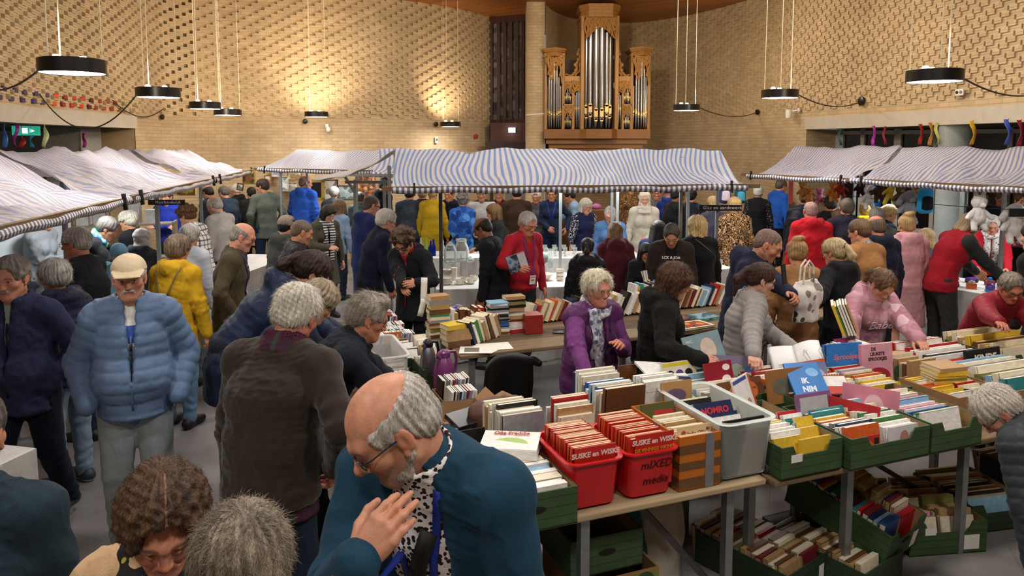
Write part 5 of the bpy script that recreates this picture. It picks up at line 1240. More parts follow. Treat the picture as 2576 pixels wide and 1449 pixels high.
# --- nearest figures
def mark_a(V,C):
 for p,r,d in(((.062,.045,.062),.006,.5),((.066,.038,.052),.004,.55),((.068,.03,.07),.009,.7),((.05,.062,.05),.004,.7),((.03,.07,.085),.004,.8)):
  m=np.exp(-(((V-np.array(p))**2).sum(1))/r**2)[:,None];C=C*(1-m*(1-d))+C*np.array((.9,.75,.65))*0
 return C
p=P_('chin','bald bearded man in teal cardigan and floral shirt, hand on his chin',970,941,160,Y=1.82,lean=10,bend=14,hp=36,hy=-48,hr=-4,skin=lin('#cf9678'),hair=hair('fringe',('#d6d0c6','#a8a198'),vol=-.001,lift=.15,grav=1.0),strands=(3000,.02,.0004),beard=('#b3aa9c',.85),glasses=('#2c3646','rect'),stubble=('#a89e92',.5),age=3,face=dict(nose=1.25,smile=.7),mark=mark_a,brow='#8d8378',
armR=('px',900,1416,1.60),palmR=(-.3,-.95,.2),dirR=(.62,.12,.77),elR=('px',780,1660,1.72),curlR=(.5,.38,.36,.4),armL='down',under=Sh(blotch('#efe9e4',['#2b1c1a','#3a1f1e','#1b1818'],78,.44),t=.016,collar=(.062,.006)),top=dict(mat=cloth('#1e4055',fold=.2),t=.034,fold=.006,hem=.72,open=(.095,.14),collar=None,name='cardigan'),legs=Tr('#2a2c34'))
p.lanyard('#1f318f',False,-.46,.02,.06)
p.drape('bag_strap',[(-.085+.026*q,.05-q*.075)for q in range(2,10)],.042,flat('#141210',.6),lift=.008)
p=P_('curly','curly brown-haired woman in beige coat looking down at the front',405,1166,-160,Y=1.72,sex='f',age=2,lean=4,bend=10,hp=26,hy=6,skin=lin('#cf8f74'),hair=hair('short',('#5c4029','#38261a'),vol=.02,part=(-.006,.002,-.03),curl=.005,whorl=(-.006,0,.13),grav=.8,jit=.4),strands=(6500,.022,.0005),top=Ct('#c9a67f',open=(.09,.0),vneck=.0),under=Sh('#20201f',t=.014),scarf=(blotch('#171918',['#2f6d74','#a99a3a','#3f7d45'],34,.22),[]),legs=Tr(BLK),face=dict(smile=.4))
p=P_('greyback','grey-haired person seen from behind at the very front edge',602,1266,22,Y=1.38,lean=6,bend=10,hp=14,hair=hair('short',('#a0937f','#675b4e'),vol=.005,whorl=(.01,-.085,.075),jit=.3),strands=(6500,.03,.0006),top=Jk('#3a3c42'),legs=Tr(BLK))
p=P_('corner','person in dark teal jacket cut off by the bottom left corner',-95,975,12,Y=1.95,hair=hair('short',DGREY),top=Jk('#22333d'),legs=Tr(DKJ))
# --- left aisle
p=P_('walk','moustached man in navy jacket walking towards the camera at the left edge',26,641,180,h=1.80,age=3,lean=2,hp=8,hy=6,skin=lin('#c48a6e'),rose=.7,hair=hair('crop',('#948c82','#6a635b'),vol=.003),strands=(1500,.014,.0006),moust=('#c2bab0',.9),brow='#6b6058',armL=('px',128,962,4.45),armR='down',stance=.62,shoe='#2c3034',legs=Tr('#151b29',1.08),under=Sh('#9fb4ac',t=.012),top=Jk('#2b2e4a',open=(.035,.0),hem=.78,fold=.008,fat=.03),curlL=.7)
p.drape('zip',[(0,-.1-.05*q)for q in range(10)],.012,flat('#1b1d30',.5))
p=P_('cap','man in cream baseball cap and pale blue puffer jacket, hands in pockets',322,634,204,h=1.83,age=3,lean=-1,bend=2,hp=4,hair=hair('short',WHITE_H,vol=-.002),cap=cloth('#d6c3a2',.8),skin=lin('#c48d72'),rose=.7,moust=('#cfc7ba',1.15),brow='#8f857a',armR='pocket',armL='pocket',hands=(0,0),under=Sh(stripes('#dedad2','#2a4aa0',3.2,2,.3,'Object'),t=.012),top=Pf('#5f7595',.062,.009,fat=.05,open=(.045,.0),hem=.83),legs=Tr('#98a3a6',1.1),fat=.03)
p.drape('zip',[(0,-.16-.05*q)for q in range(9)],.010,flat('#54698a',.5));p.drape('zip_pull',[(0,-.2),(.0,-.235)],.012,flat('#2b2f3a',.4),lift=.012)
p=P_('bob','grey-bobbed woman with glasses in navy padded coat, left aisle',135,648,66,h=1.66,sex='f',age=3,hp=6,hair=hair('short',('#d3d0c4','#8d8a80'),vol=.014,grav=1.0),strands=(1400,.04,.0007),glasses=('#20242c','rect'),top=Pf('#20233a',.06,.01,hood=1.1),legs=Tr('#7d92a4'),shoe='#2a3a44')
p=P_('track','older man in black track jacket with grey crop, looking left',190,569,92,h=1.80,age=3,hp=8,hair=hair('crop',('#c2bcb2','#8f8a82')),strands=(900,.012,.0007),glasses=('#35302c','oval'),skin=lin('#b8795d'),top=Jk('#191a1d',open=(.05,.0),hem=.78),under=Sh('#d6d6d0',t=.012),legs=Tr(DKJ),shoe='#151414')
M=frame_m(p.hit(-.1,-.16)[0]+p.hit(-.1,-.16)[1]*.006,-p.X,p.hit(-.1,-.16)[1]);mb=MB()
for k in range(3):mb.prism([(-.024+k*.014,-.012),(-.016+k*.014,-.012),(-.018+k*.014+.006,-.002+k*.008),(-.024+k*.014+.004,-.004+k*.008)],0,.002)
mb.build('chest_logo',flat('#e6e6e2',.6),p.root,M=M)
p=P_('yellow','person in mustard raincoat with black drawstring bag, seen from behind',446,588,-8,h=1.69,sex='f',hair=hair('short',('#8a7560','#5b4a3a'),vol=.014),strands=(1400,.03,.0007),top=Jk('#c3981f',t=.034,hood=1.05,hem=.70,fold=.008),legs=Tr('#5f7f9b'),shoe='#1a1918')
for sd in(1,-1):p.drape('bag_cord',[(sd*(.115-.012*q),-.0-.037*q)for q in range(8)],.012,flat('#7d6a45',.7),True,.008)
F=Field((-.2,-.35,.9),(.2,.0,1.3),.012);q=p.hit(0,-.36,True)[0];F.ell((q.x,q.y-.02,q.z-.06),(.105,.045,.13),.02);F.ell((q.x,q.y-.02,q.z+.06),(.05,.03,.03),.03);V,Fc=F.mesh();N=normals(V,Fc);mesh_obj('drawstring_bag',V+N*(wav(V,30,2)*.006)[:,None],Fc,cloth('#17171a'),p.root,smooth=True)
p=P_('fleece','person in grey fleece with folded arms under the left canopy',108,520,-95,h=1.76,sex='f',hair=hair('short',GREY_H),armR='cross',armL='cross',top=Jk('#8b8f92',t=.022,hem=.72),legs=Tr('#4b5054'))
p=P_('bright','woman in black with a bright green and blue scarf bending over goods',272,543,-70,Y=8.3,sex='f',lean=30,hp=32,hair=hair('short',DGREY,vol=.008),top=Jk('#1d1f22'),scarf=(blotch('#3c8ea8',['#a6c34a','#2f57a0','#e6e6e0','#27402c'],26,.5),[(-.05,.3),(.05,.3)]),legs=Tr(BLK),armR='table',armL='table')
p=P_('whitecurl','white-haired woman in black coat in profile at the household stall',322,527,86,h=1.67,sex='f',age=3,hair=hair('short',('#ddd5c4','#b0a797'),vol=.014,curl=.004),strands=(800,.025,.0008),glasses=('#6a5a4c','oval'),top=Ct('#1b1c1f'),legs=Tr(BLK),armR='hold')
p=P_('veil','person in grey headscarf and black coat seen from behind',356,572,-8,h=1.56,sex='f',veil=cloth('#98928c'),top=Ct('#27262a',hood=1.0),legs=Tr(BLK))
p.drape('bag_strap',[(-.1+.02*q,.0-.06*q)for q in range(7)],.035,flat('#141416',.6),True,.008)
p=P_('childblue','child in pale blue hood between the black track jacket and the headscarf',298,611,10,Y=7.2,sex='f',beanie=cloth('#6f9db5'),top=Jk('#6f9db5',hood=1.1),legs=Tr(GREYT))
p=P_('paleback','grey-haired person in pale grey jacket with a thin black strap',476,562,-4,h=1.66,sex='f',hair=hair('short',('#bdb8ae','#88837b'),vol=.01),strands=(700,.025,.0008),top=Pf('#b4b9c2',.05,.006),legs=Tr('#70767c'))
p.drape('bag_strap',[(-.09+.03*q,.0-.06*q)for q in range(7)],.014,flat('#17181c',.6),True,.006)
p=P_('plaid','person with brown curls and a black and white plaid shirt',468,516,78,h=1.70,hp=24,hair=hair('curly',('#6b4a2c','#45301d'),vol=.012,curl=.005),strands=(700,.03,.0009),top=dict(mat=plaid('#dcdad4','#1a1c24','#2a3350',16),t=.022,hem=.76,collar=(.045,.012)),legs=Tr(NAVT),armR='table',lean=12)
p=P_('silver','bald man with glasses in light grey zip jacket looking down left',538,494,74,h=1.79,hp=22,age=3,hair=hair('fringe',GREY_H),glasses=('#3a3630','rect'),top=Jk('#a29e99',hem=.76),legs=Tr(NAVT),skin=lin('#cf9a80'))
p=P_('olive','bald man with glasses and lanyard in olive green jacket',612,561,-78,h=1.79,hp=24,lean=5,age=3,hair=hair('fringe',('#a29a8e','#7c756b'),vol=-.003),stubble=('#b3a89c',.5),glasses=('#3b2f2a','rect'),top=Jk('#4a412e',hem=.72,open=(.03,0),t=.024),under=Sh('#4d4a3c',t=.014),legs=Tr('#8a7452'),armL='pocket',armR='pocket',skin=lin('#cf927a'))
p.lanyard('#262b66',True,-.36)
p=P_('royal','person in royal blue hooded sweater behind the household sign',418,474,178,h=1.76,hair=hair('short',BROWN_H),top=Sw('#283a9c',hood=.9),legs=Tr(BLK),armR='cross',armL='cross')
p=P_('baldblack','balding man in black jacket looking down, far left crowd',520,466,70,h=1.80,hp=24,hair=hair('fringe',DARK),skin=lin('#b07a5c'),top=Jk('#191a1c'),legs=Tr(BLK))
p=P_('greyblue','grey-haired man in slate blue jacket behind the bald man, far left',562,467,60,h=1.72,hp=18,hair=hair('short',DGREY),top=Jk('#2a3848'),legs=Tr(BLK))
p=P_('whiteblack','white-haired woman in long black coat, far left crowd',590,462,78,h=1.68,sex='f',hp=14,hair=hair('short',WHITE_H,vol=.008),top=Ct('#161617',hood=.9),legs=Tr(BLK))
p=P_('nearwall','person in dark green coat beside the flower painting',632,470,30,h=1.66,hair=hair('short',DARK),top=Ct('#23251f'),legs=Tr(BLK))
p=P_('blazer','dark-haired man in grey-green blazer with hands in pockets',660,449,40,h=1.85,hy=38,hair=hair('short',('#4a3324','#2e2018'),vol=.004),top=Jk('#5a6157',hem=.72,collar=(.03,.012)),under=Sh('#1c2026',t=.012),legs=Tr('#1f2a44'),armR='pocket',armL='pocket',hands=(0,0))
p=P_('raincoat','tall man in bright blue raincoat seen from behind',768,442,-18,h=1.90,hy=-42,hair=hair('fringe',('#8a7a6a','#5e5146')),glasses=('#2a2622','rect'),skin=lin('#c2805f'),top=Jk('#2a55b2',t=.036,hem=.62,flare=.03,hood=.9,fold=.008),legs=Tr(NAVT))
p=P_('quilt','grey-haired woman in dark quilted jacket before the framed pictures',840,468,0,h=1.68,sex='f',hair=hair('short',GREY_H,vol=.008),top=Pf('#35383a',.06,.006),legs=Tr(GREYT))
p=P_('mint','woman in mint shirt behind the bare stall post',886,444,176,h=1.74,sex='f',hair=hair('short',DARK),top=Sh('#9cc3bc',t=.018),legs=Tr(NAVT))
p=P_('slate','person in slate green jacket in front of the mint shirt',905,482,8,h=1.60,sex='f',hair=hair('short',DGREY),top=Jk('#46595a'),legs=Tr(NAVT))
p=P_('longbrown','long-haired brunette in denim jacket behind the striped scarf',853,502,-24,h=1.60,sex='f',hair=hair('long',('#8a6a4c','#5f452f')),top=Jk('#7f94ae'),legs=Tr(DKJ))
p=P_('stripescarf','dark-haired woman in olive parka and striped scarf holding a phone',826,515,-138,h=1.64,sex='f',hp=26,hy=12,hair=hair('bob',DARK),top=Ct('#4c483a',hem=.50,open=(.06,.03),hood=.8),under=Sh('#1d1e22',t=.016),scarf=(stripes('#23272f','#d8d6d0',26,2,.5,'Object'),[(-.05,.62),(.05,.55)]),legs=Tr('#1b2536'),armR='hold',skin=lin('#cf9f86'))
p=P_('beanie','person in oatmeal knitted hat and grey hooded coat seen from behind',722,538,-38,h=1.69,hp=10,hair=hair('short',DARK),beanie=cloth('#8f8274'),top=Ct('#42453f',hood=1.0,hem=.6),legs=Tr(BLK))
p=P_('blackpuff','bald man in black ribbed puffer jacket looking right',760,553,-66,h=1.73,hp=20,age=3,hair=hair('crop',('#7d6a58','#5a4a3d'),vol=-.009),skin=lin('#c08566'),top=Pf('#171614',.052,.01),legs=Tr(BLK))
p=P_('navybald','bald man with dark glasses and beard in navy anorak',934,492,-62,h=1.83,hp=14,stubble=('#8d847a',.6),hair=hair('crop',('#6e6258','#50463e'),vol=-.0105),glasses=('#17130f','thick'),skin=lin('#cf9478'),top=Jk('#222c58',t=.032,hem=.55,hood=.9),legs=Tr(NAVT))
p=P_('whitenavy','white-haired man with glasses in long navy coat looking right',972,524,-62,h=1.76,lean=14,hp=18,age=3,hair=hair('short',WHITE_H,vol=.01,comb=(0,-.5,0)),strands=(900,.03,.0008),glasses=('#8a3a2a','oval'),skin=lin('#c9856a'),top=Ct('#16192a',hem=.45,collar=(.07,.02)),legs=Tr(BLK),armR=(.2,.12,.85))
p=P_('redhood','curly-haired person in black jacket with red hood lining holding a lens',1014,572,158,Y=7.15,lean=8,hp=40,hair=hair('curly',('#5f4733','#3d2c1f'),vol=.016,curl=.006),strands=(1000,.03,.0008),glasses=('#15120f','thick'),top=Jk('#17171b',t=.032,hem=.7,open=(.03,0),hood=1.0),under=Sh('#a82632',t=.016,collar=(.07,.02)),legs=Tr(BLK),armR=('px',1015,722,6.85),armL=('px',1048,712,6.85),palmL=(.5,-.8,.3))
p.drape('zip',[(.012,-.08-.05*q)for q in range(11)],.010,flat('#8f2433',.5))
p=P_('navyquilt','dark-haired woman in navy quilted coat bending far over the discs',790,628,-66,Y=4.9,sex='f',lean=44,hp=40,hair=hair('pony',('#3d2a1f','#251912'),vol=.006),strands=(1300,.045,.0006),top=Pf('#1c2740',.045,.004,hood=1.0,hem=.72),legs=Tr(NAVT),armR='table',armL='table',skin=lin('#cf9c84'))
p=P_('brownsw','white-haired man in dark brown sweater with plaid collar, back turned',748,709,-14,Y=3.32,lean=10,bend=14,hp=26,hr=6,age=3,wide=1.08,fat=.02,hair=hair('short',('#e6e0d2','#c2bbaa'),vol=.006,whorl=(.02,-.06,.1)),strands=(3200,.035,.0006),skin=lin('#c9806a'),under=dict(mat=plaid('#3a2230','#54202e','#1f4a3c',14),t=.024,hem=.8,collar=(.06,.028),name='plaid_shirt'),top=dict(mat=cloth('#30271f',.95,.4,sheen=.2),t=.03,hem=.86,collar=(.02,.012),fat=.02,name='sweater',fold=.006),legs=Tr('#1d2838'),armR=('px',842,1172,3.1),armL='down',curlR=.6)
p=P_('between','grey-blonde woman bending behind the white-haired man',806,700,-58,Y=4.5,sex='f',lean=30,hp=42,hair=hair('short',('#b3a287','#86765f'),vol=.014),strands=(1200,.03,.0007),top=Jk('#1f2636'),legs=Tr(BLK),armR='table',armL='table')
p=P_('navybend','grey-haired man with glasses in dark navy jacket bending over the discs',926,736,-72,Y=4.0,lean=34,hp=22,age=3,hair=hair('swept',('#b3aa9b','#857c70'),vol=.002,comb=(0,-1.2,.2),whorl=(0,.09,.08)),strands=(2600,.05,.0006),glasses=('#241f1c','half'),skin=lin('#c98a6c'),top=Jk('#1b2029',t=.034,collar=(.06,.02),fold=.007),legs=Tr(BLK),armR='table',armL='table')
# --- middle
p=P_('batik','woman in bright blue patterned tunic with hands behind her back',1164,485,-4,h=1.67,sex='f',hair=hair('curly',('#8d8984','#5f5b57'),vol=.006,curl=.005),armR='back',armL='back',palmR=(.2,-1,0),palmL=(-.2,-1,0),top=dict(mat=blotch('#2f6cc0',['#173a86','#4f8fd8','#22509f','#6aa6dc'],9,.62),t=.026,sleeve=.72,hem=.62,flare=.03,loose=.02,name='tunic'),legs=Tr('#6a6a70'))
p=P_('brownbob','brown-bobbed woman in black cape facing left at the glass stall',1242,512,92,h=1.62,sex='f',hp=10,hair=hair('bob',('#7a5c38','#513a22'),vol=.006),top=Ct('#1c201e',hem=.6),legs=Tr(BLK),armR='front')
p=P_('darksuit','balding man in dark suit looking down at the crockery',1212,547,74,Y=7.95,hp=26,lean=8,hair=hair('fringe',('#2c2018','#1c1510')),skin=SKIND,glasses=('#26201c','oval'),top=Jk('#12141c',hem=.66,collar=(.04,.012)),legs=Tr(BLK),armR='down',armL='down')
p=P_('redsw','white-haired man in red sweater with purple lanyard holding a book',1328,531,-142,Y=7.95,hp=20,age=3,hair=hair('short',('#e4ded6','#c4bcb2'),vol=.0),strands=(800,.02,.0008),glasses=('#6a5648','half'),skin=lin('#cc8468'),under=Sh('#8f5a3c',t=.014,collar=(.05,.01)),top=Sw('#a81f2b',t=.028,hem=.87,vneck=.07,fat=.025),legs=Tr('#2c2a2c'),armR=('px',1300,672,7.55),armL='down',palmR=(-.2,-1,.3))
p.lanyard('#4a2a78',True,-.42)
p=P_('denim','person in denim jacket and jeans with blue lanyard under the canopy',1388,470,172,h=1.72,sex='f',hair=hair('short',BROWN_H),top=Jk('#26344e',hem=.82),legs=Tr('#20304e'),armR='belly',armL='hip');p.lanyard('#2a4ac0',False,-.3)
p=P_('whitefar','white-haired woman behind the denim jacket',1349,478,168,h=1.62,sex='f',hair=hair('short',WHITE_H,vol=.01,curl=.004),top=Jk('#5b5d60'),legs=Tr(BLK))
p=P_('skyshirt','dark-haired person in pale blue shirt leaning left',1432,476,84,h=1.68,lean=16,hp=20,hair=hair('short',DARK),top=Sh('#8fa6c4',t=.018,hem=.78),legs=Tr(NAVT),armR='table')
p=P_('floralarm','white-bobbed woman in navy dress with floral sleeves',1474,498,-158,h=1.64,sex='f',age=3,hp=12,hair=hair('bob',('#dcd6c8','#b2ab9c'),vol=.0),glasses=('#6a5c50','oval'),top=dict(mat=[cloth('#1f2444'),blotch('#20233c',['#e2ded8','#b9b6b8','#55597a'],48,.42)],t=.022,sleeve=.75,hem=.5,flare=.03,name='dress'),legs=Tr(BLK))
p=P_('denimgrey','short-haired grey woman in denim jacket seated at the glass stall',1535,518,168,Y=10.2,sex='f',age=3,hp=24,hair=hair('short',GREY_H),glasses=('#7a6a5c','oval'),top=Jk('#4a6a94'),legs=Tr(DKJ))
p=P_('maroon','person in maroon hooded sweater with straight fair hair, back turned',1548,558,0,Y=8.4,sex='f',hair=hair('long',('#8f7656','#5e4a33'),vol=-.004),top=Sw('#48161f',t=.032,hood=1.15,hem=.72),legs=Tr(BLK))
p=P_('girlpuff','girl in black puffer with dark ponytail, back turned',1478,597,-8,Y=7.95,sex='f',hair=hair('pony',DARK),top=Pf('#17171a',.09,.008,hood=1.2),legs=Tr(BLK))
p=P_('cream','smiling woman in cream headscarf and long cream shirt',1622,479,172,Y=11.3,sex='f',hp=6,veil=cloth('#d3ccbc'),face=dict(smile=1),top=Ct('#c9c2b0',hem=.5,open=(.03,.0)),under=Sh('#c2baa8',t=.016),legs=Tr('#b7b0a0'),armL='belly',skin=lin('#d0a084'))
p=P_('leopardtop','woman in leopard print blouse and denim skirt under the canopy',1588,458,176,h=1.70,sex='f',hair=hair('short',BROWN_H),top=dict(mat=blotch('#a67c4a',['#2a1c12'],36,.5,ring='#8a5f34'),t=.02,hem=.82,name='blouse'),legs=Tr('#4f6a92'))
p=P_('polo','smiling man with glasses in grey polo behind the cream headscarf',1652,466,168,Y=13.0,hair=hair('crop',DARK),glasses=('#4c443c','oval'),face=dict(smile=1),top=Sw('#6f6a66',collar=(.04,.012)),legs=Tr(BLK))
p=P_('darkcoat','dark-haired man in long black coat facing right',1706,470,-76,h=1.80,hp=12,hair=hair('short',DARK),skin=SKIND,top=Ct('#14161a',hem=.5),legs=Tr(BLK))
p=P_('bluehood','person in blue hood beside the long black coat',1680,466,10,h=1.74,hair=hair('none',DARK),beanie=cloth('#1d2f8a'),top=Jk('#1d2c6e',hood=1.0),legs=Tr(BLK))
p=P_('tee','man with glasses in brown jacket over a lettered black shirt, looking down',1690,561,168,Y=7.75,hp=36,lean=10,hair=hair('crop',('#4a4038','#2f2822')),stubble=('#5a4e46',.6),glasses=('#b9a888','oval'),skin=lin('#b57c5e'),under=Sh('#131316',t=.022,collar=None),top=Jk('#2c231e',open=(.085,.09),hem=.7,collar=(.035,.012),t=.034),legs=Tr(BLK),armR='down',armL='down')
for tx,sz,z in(('LCK & JOA',.042,-.11),('DENIM',.02,-.155),('CO',.06,-.2)):
 h_,n_=p.hit(0,z);text_obj('print',tx,sz,flat('#d8cfc0',.8),frame_m(h_+n_*.012,-p.X,n_),p.root,.001,bold=.001)
p=P_('redhat','person in red hat and dark blue coat behind the brown jacket',1658,553,-40,Y=8.7,sex='f',hp=20,hair=hair('long',DARK),beanie=cloth('#8f2a3a'),top=Ct('#18224a'),legs=Tr(BLK),lean=10)
p=P_('girl','dark-haired girl in black jacket with studs holding a roll',1626,611,-168,Y=8.0,sex='f',age=1,hp=20,hair=hair('long',DARK,vol=-.004),skin=lin('#b98065'),top=Jk('#16171a',open=(.03,.02)),under=Sh('#1b1b1e',t=.014),legs=Tr(BLK),armR='hold',armL='hold',face=dict(smile=.5))
p=P_('cape','blonde-bobbed woman in black cape seen from behind',1754,541,14,h=1.67,sex='f',hair=hair('bob',('#d8bd84','#a98a56'),vol=.008),strands=(700,.05,.0009),top=Ct('#121213',hem=.4,flare=.05,t=.04),legs=Tr(BLK))
p.drape('bag_strap',[(-.08+.03*q,-.03*q)for q in range(6)],.012,flat('#5a4632',.6),True,.006)
p=P_('leopardcoat','blonde woman in long leopard print coat, back turned',1848,494,-4,h=1.72,sex='f',hair=hair('short',BLOND,vol=.01),top=dict(mat=blotch('#c9a172',['#1c130e'],30,.52,ring='#a67a48'),t=.032,hem=.5,flare=.03,collar=(.05,.014),name='coat'),legs=Tr('#8fb0c4'))
p=P_('lilac','blonde person in grey-lilac jacket behind the glassware sign',1794,492,4,h=1.68,sex='f',hair=hair('short',BLOND,vol=.008),top=Jk('#4c4a5e'),legs=Tr(BLK))
p=P_('whitepuff','white-haired person in black vest with speckled sleeves near the toys',1908,466,-24,h=1.72,sex='f',hair=hair('short',('#d8d6d2','#a7a5a2'),vol=.004),top=dict(mat=[cloth('#17181a'),blotch('#151518',['#d6d6d6','#8a8a8a'],44,.22)],t=.03,quilt=(.07,.006),hem=.72),legs=Tr(BLK))
p=P_('farblue','man in bright blue jacket beyond the soft toys',1966,450,-70,h=1.80,hp=12,hair=hair('short',DGREY),glasses=('#3a342e','oval'),top=Jk('#2a5fc0',hood=.7),legs=Tr(BLK))
p=P_('navyright','dark-haired man in navy puffer leaning over the toy stall',2034,480,-58,h=1.80,lean=16,hp=24,hair=hair('short',('#4d4844','#2f2b29'),vol=.004),top=Pf('#181d2e',.06,.007),legs=Tr(BLK),armR='table',skin=lin('#b07a60'))
p=P_('redjack','bald man in red rain jacket seen from behind',2040,507,-6,h=1.76,hair=hair('crop',('#a8847a','#8a6a60'),vol=-.0105),skin=lin('#c98a7c'),top=Jk('#b01822',t=.034,hood=1.0,hem=.66,fold=.008,flare=.02),legs=Tr(BLK))
p=P_('phone','bald man in navy hooded jacket holding a phone to his cheek',1936,576,-122,Y=5.9,hp=28,hy=4,lean=12,hair=hair('crop',('#8a6f60','#6b5448'),vol=-.0105),stubble=('#7a6a60',.4),skin=lin('#c58a6c'),top=Jk('#1d2136',t=.036,hood=1.25,hem=.7),legs=Tr(BLK),armL=('px',1992,742,5.55),palmL=(.75,-.3,.5),elL=(.4,.1,-1),armR='down',curlL=.9)
p=P_('bun','woman with blond bun in tan coat, back turned',2006,602,-12,h=1.63,sex='f',hp=16,hair=hair('bun',('#b8935e','#7d5f3a'),vol=.004),strands=(900,.03,.0008),top=Ct('#9a6f48'),legs=Tr(BLK),armR='front')
p=P_('greyhood','woman with blond ponytail and black band in coat with grey hood',2100,597,26,h=1.65,sex='f',hp=14,hy=10,hair=hair('pony',('#cbb48a','#a08a62'),vol=.004,tie='#111111'),strands=(1000,.04,.0008),glasses=('#2a2622','oval'),top=Ct('#1c1c1f',hood=1.15,t=.032),legs=Tr(BLK),armL=('px',2022,800,5.9))
p.hood2=None
p=P_('greypuff','ponytailed woman with glasses in pale grey puffer reading',1917,659,-92,h=1.63,sex='f',hp=20,lean=6,hair=hair('pony',('#4a2f24','#2f1d16'),vol=.0),strands=(1200,.05,.0006),glasses=('#3a2a26','rect'),skin=lin('#d6a58e'),top=Pf('#8f8a86',.05,.009,hem=.84,collar=(.055,.014)),legs=Tr('#3a3c3e'),armR=('px',1895,900,4.66),armL=('px',1990,872,5.05),palmR=(-.1,-.8,.6),curlR=.8)
p.drape('woven_strap',[(.05,-.08-.055*q)for q in range(9)],.035,plaid('#8f3a2a','#e6dccb','#23201e',40),lift=.008)
p=P_('blackhood','woman with brown layered hair in black hooded jacket holding a picture book',1700,659,-100,h=1.66,sex='f',age=3,hp=20,lean=5,hair=hair('bob',('#5e3d28','#3a2519'),vol=.008,curl=.004,grav=.9),strands=(2200,.06,.0008),skin=lin('#cc8f76'),top=Jk('#161514',t=.034,hood=1.15,hem=.68,fold=.007),legs=Tr(BLK),armR=('px',1762,905,4.60),armL=('px',1725,868,5.05),palmR=(-.2,-.8,.6),curlR=.8)
p=P_('purple','smiling white-haired woman in purple vest and sweater reaching for comics',1502,676,-154,h=1.62,sex='f',age=3,hp=5,hy=4,lean=7,wide=1.06,fat=.02,hair=hair('short',('#eee6d0','#cfc4a8'),vol=.014,curl=.004,grav=.9),strands=(2200,.045,.0009),glasses=('#a8927c','oval'),face=dict(smile=1,open=.004),skin=lin('#cf8a72'),under=dict(mat=cloth('#6f3a70'),t=.024,hem=.9,fold=.006,slim=.75,name='sweater'),top=dict(mat=cloth('#572a57',.45,.2),t=.046,sleeve=0,hem=.8,collar=(.05,.018),quilt=(.1,.006),fold=.005,open=(.035,.02),fat=.02,name='padded_vest'),scarf=(blotch('#a7a6b0',['#5c6076','#d6d4d8','#84799a'],30,.5),[(.035,.42),(.06,.34)]),legs=Tr('#4d4336'),armR=('px',1478,978,4.35),armL=('px',1562,868,4.75),palmR=(-.5,-.6,.6),curlR=.7,elR=(.8,-.2,.1))
p.lanyard('#23233a',True,-.44,.012)
p=P_('pink','girl in pink tie-dye hoodie with a yellow hair tie holding books',2226,677,-170,Y=5.5,sex='f',age=1,hp=44,hr=-4,lean=10,hair=hair('pony',('#7a5a3c','#523a26'),vol=.002,tie='#d6b024'),strands=(1400,.05,.0007),skin=lin('#cf987e'),top=Sw('#b98a94',mat=blotch('#b8848f',['#d3b0b6','#a87480','#c79aa4'],9,.55),t=.034,hood=1.15,hem=.72,loose=.014),legs=Tr('#6c6f74'),armR=('px',2140,862,5.2),armL=('px',2318,862,5.15),palmL=(0,-.4,1),curlL=.35,palmR=(-.2,-.9,.3))
for tx,sz,z in(('Babe',.11,-.2),):
 h_,n_=p.hit(-.0,z);text_obj('print',tx,sz,cloth('#ecd3d7'),frame_m(h_+n_*.018,-p.X+Vector((0,0,.12)),n_),p.root,.002,shear=.35)
p=P_('redpuff','person with glasses in red puffer leaning over books at the right edge',2548,684,-168,Y=5.65,lean=32,hp=30,hy=-20,age=3,hair=hair('short',('#8d8070','#5f5448'),vol=.004),strands=(1000,.025,.0007),glasses=('#1c1815','oval'),skin=lin('#b9785c'),top=Pf('#7d1524',.05,.009,hem=.8),legs=Tr('#3c3e42'),armR=('px',2535,838,5.05),armL='table',palmR=(0,-.5,.9))
p=P_('tan','brown-haired man with glasses in tan sweater, face turned left',2163,549,22,h=1.74,hp=14,hy=16,hair=hair('short',('#6e5238','#4a3625'),vol=.0),glasses=('#26201b','rect'),top=Sw('#93663c',t=.028,hem=.8),under=Sh('#8e92a8',t=.012,collar=(.06,.012)),legs=Tr(NAVT))
p=P_('navyback','bald man in navy jacket behind the tan sweater',2204,542,12,Y=7.7,hp=12,hair=hair('fringe',('#6e5a48','#4f4034')),skin=lin('#c07c60'),top=Jk('#171b2b',t=.034,hood=1.0),legs=Tr(BLK))
p=P_('brownlong','brown-haired woman in black puffer behind the blond ponytail',2112,526,12,h=1.62,sex='f',hair=hair('bob',('#5f4433','#3f2c20')),top=Pf('#141416',.08,.008,hood=1.2),legs=Tr(BLK))
p=P_('cropdark','man with dark crop and pink-edged hood at the toy stall',2090,490,-10,h=1.77,hair=hair('crop',('#3f342c','#2a221d')),top=Jk('#1c1c20',hood=.9),legs=Tr(BLK));
p=P_('cropbrown','short-haired man in plum-collared dark jacket at the toy stall',2132,497,-14,h=1.80,hair=hair('short',('#6a5f52','#473f36'),vol=-.002),top=Jk('#1f1c2a',collar=(.07,.02)),legs=Tr(BLK))
p=P_('yellowhood','child in lemon yellow hoodie under the soft toys',2180,505,-6,Y=10.2,sex='f',hair=hair('bun',BLOND),top=Sw('#d8c31f',t=.03,hood=1.1),legs=Tr(BLK))
p=P_('greygreen','grey-haired person in grey-green hoodie at the toy stall',2206,520,-18,h=1.69,hair=hair('short',('#9a958c','#6b665e'),vol=.004),glasses=('#3a342e','oval'),top=Sw('#4f544c',t=.03,hood=1.1),legs=Tr(BLK))
p=P_('ponyprofile','blond ponytailed woman with glasses in profile at the toy stall',2238,513,-84,h=1.68,sex='f',hp=16,hair=hair('pony',BLOND),glasses=('#3a342e','oval'),top=Jk('#20253a'),legs=Tr(BLK))
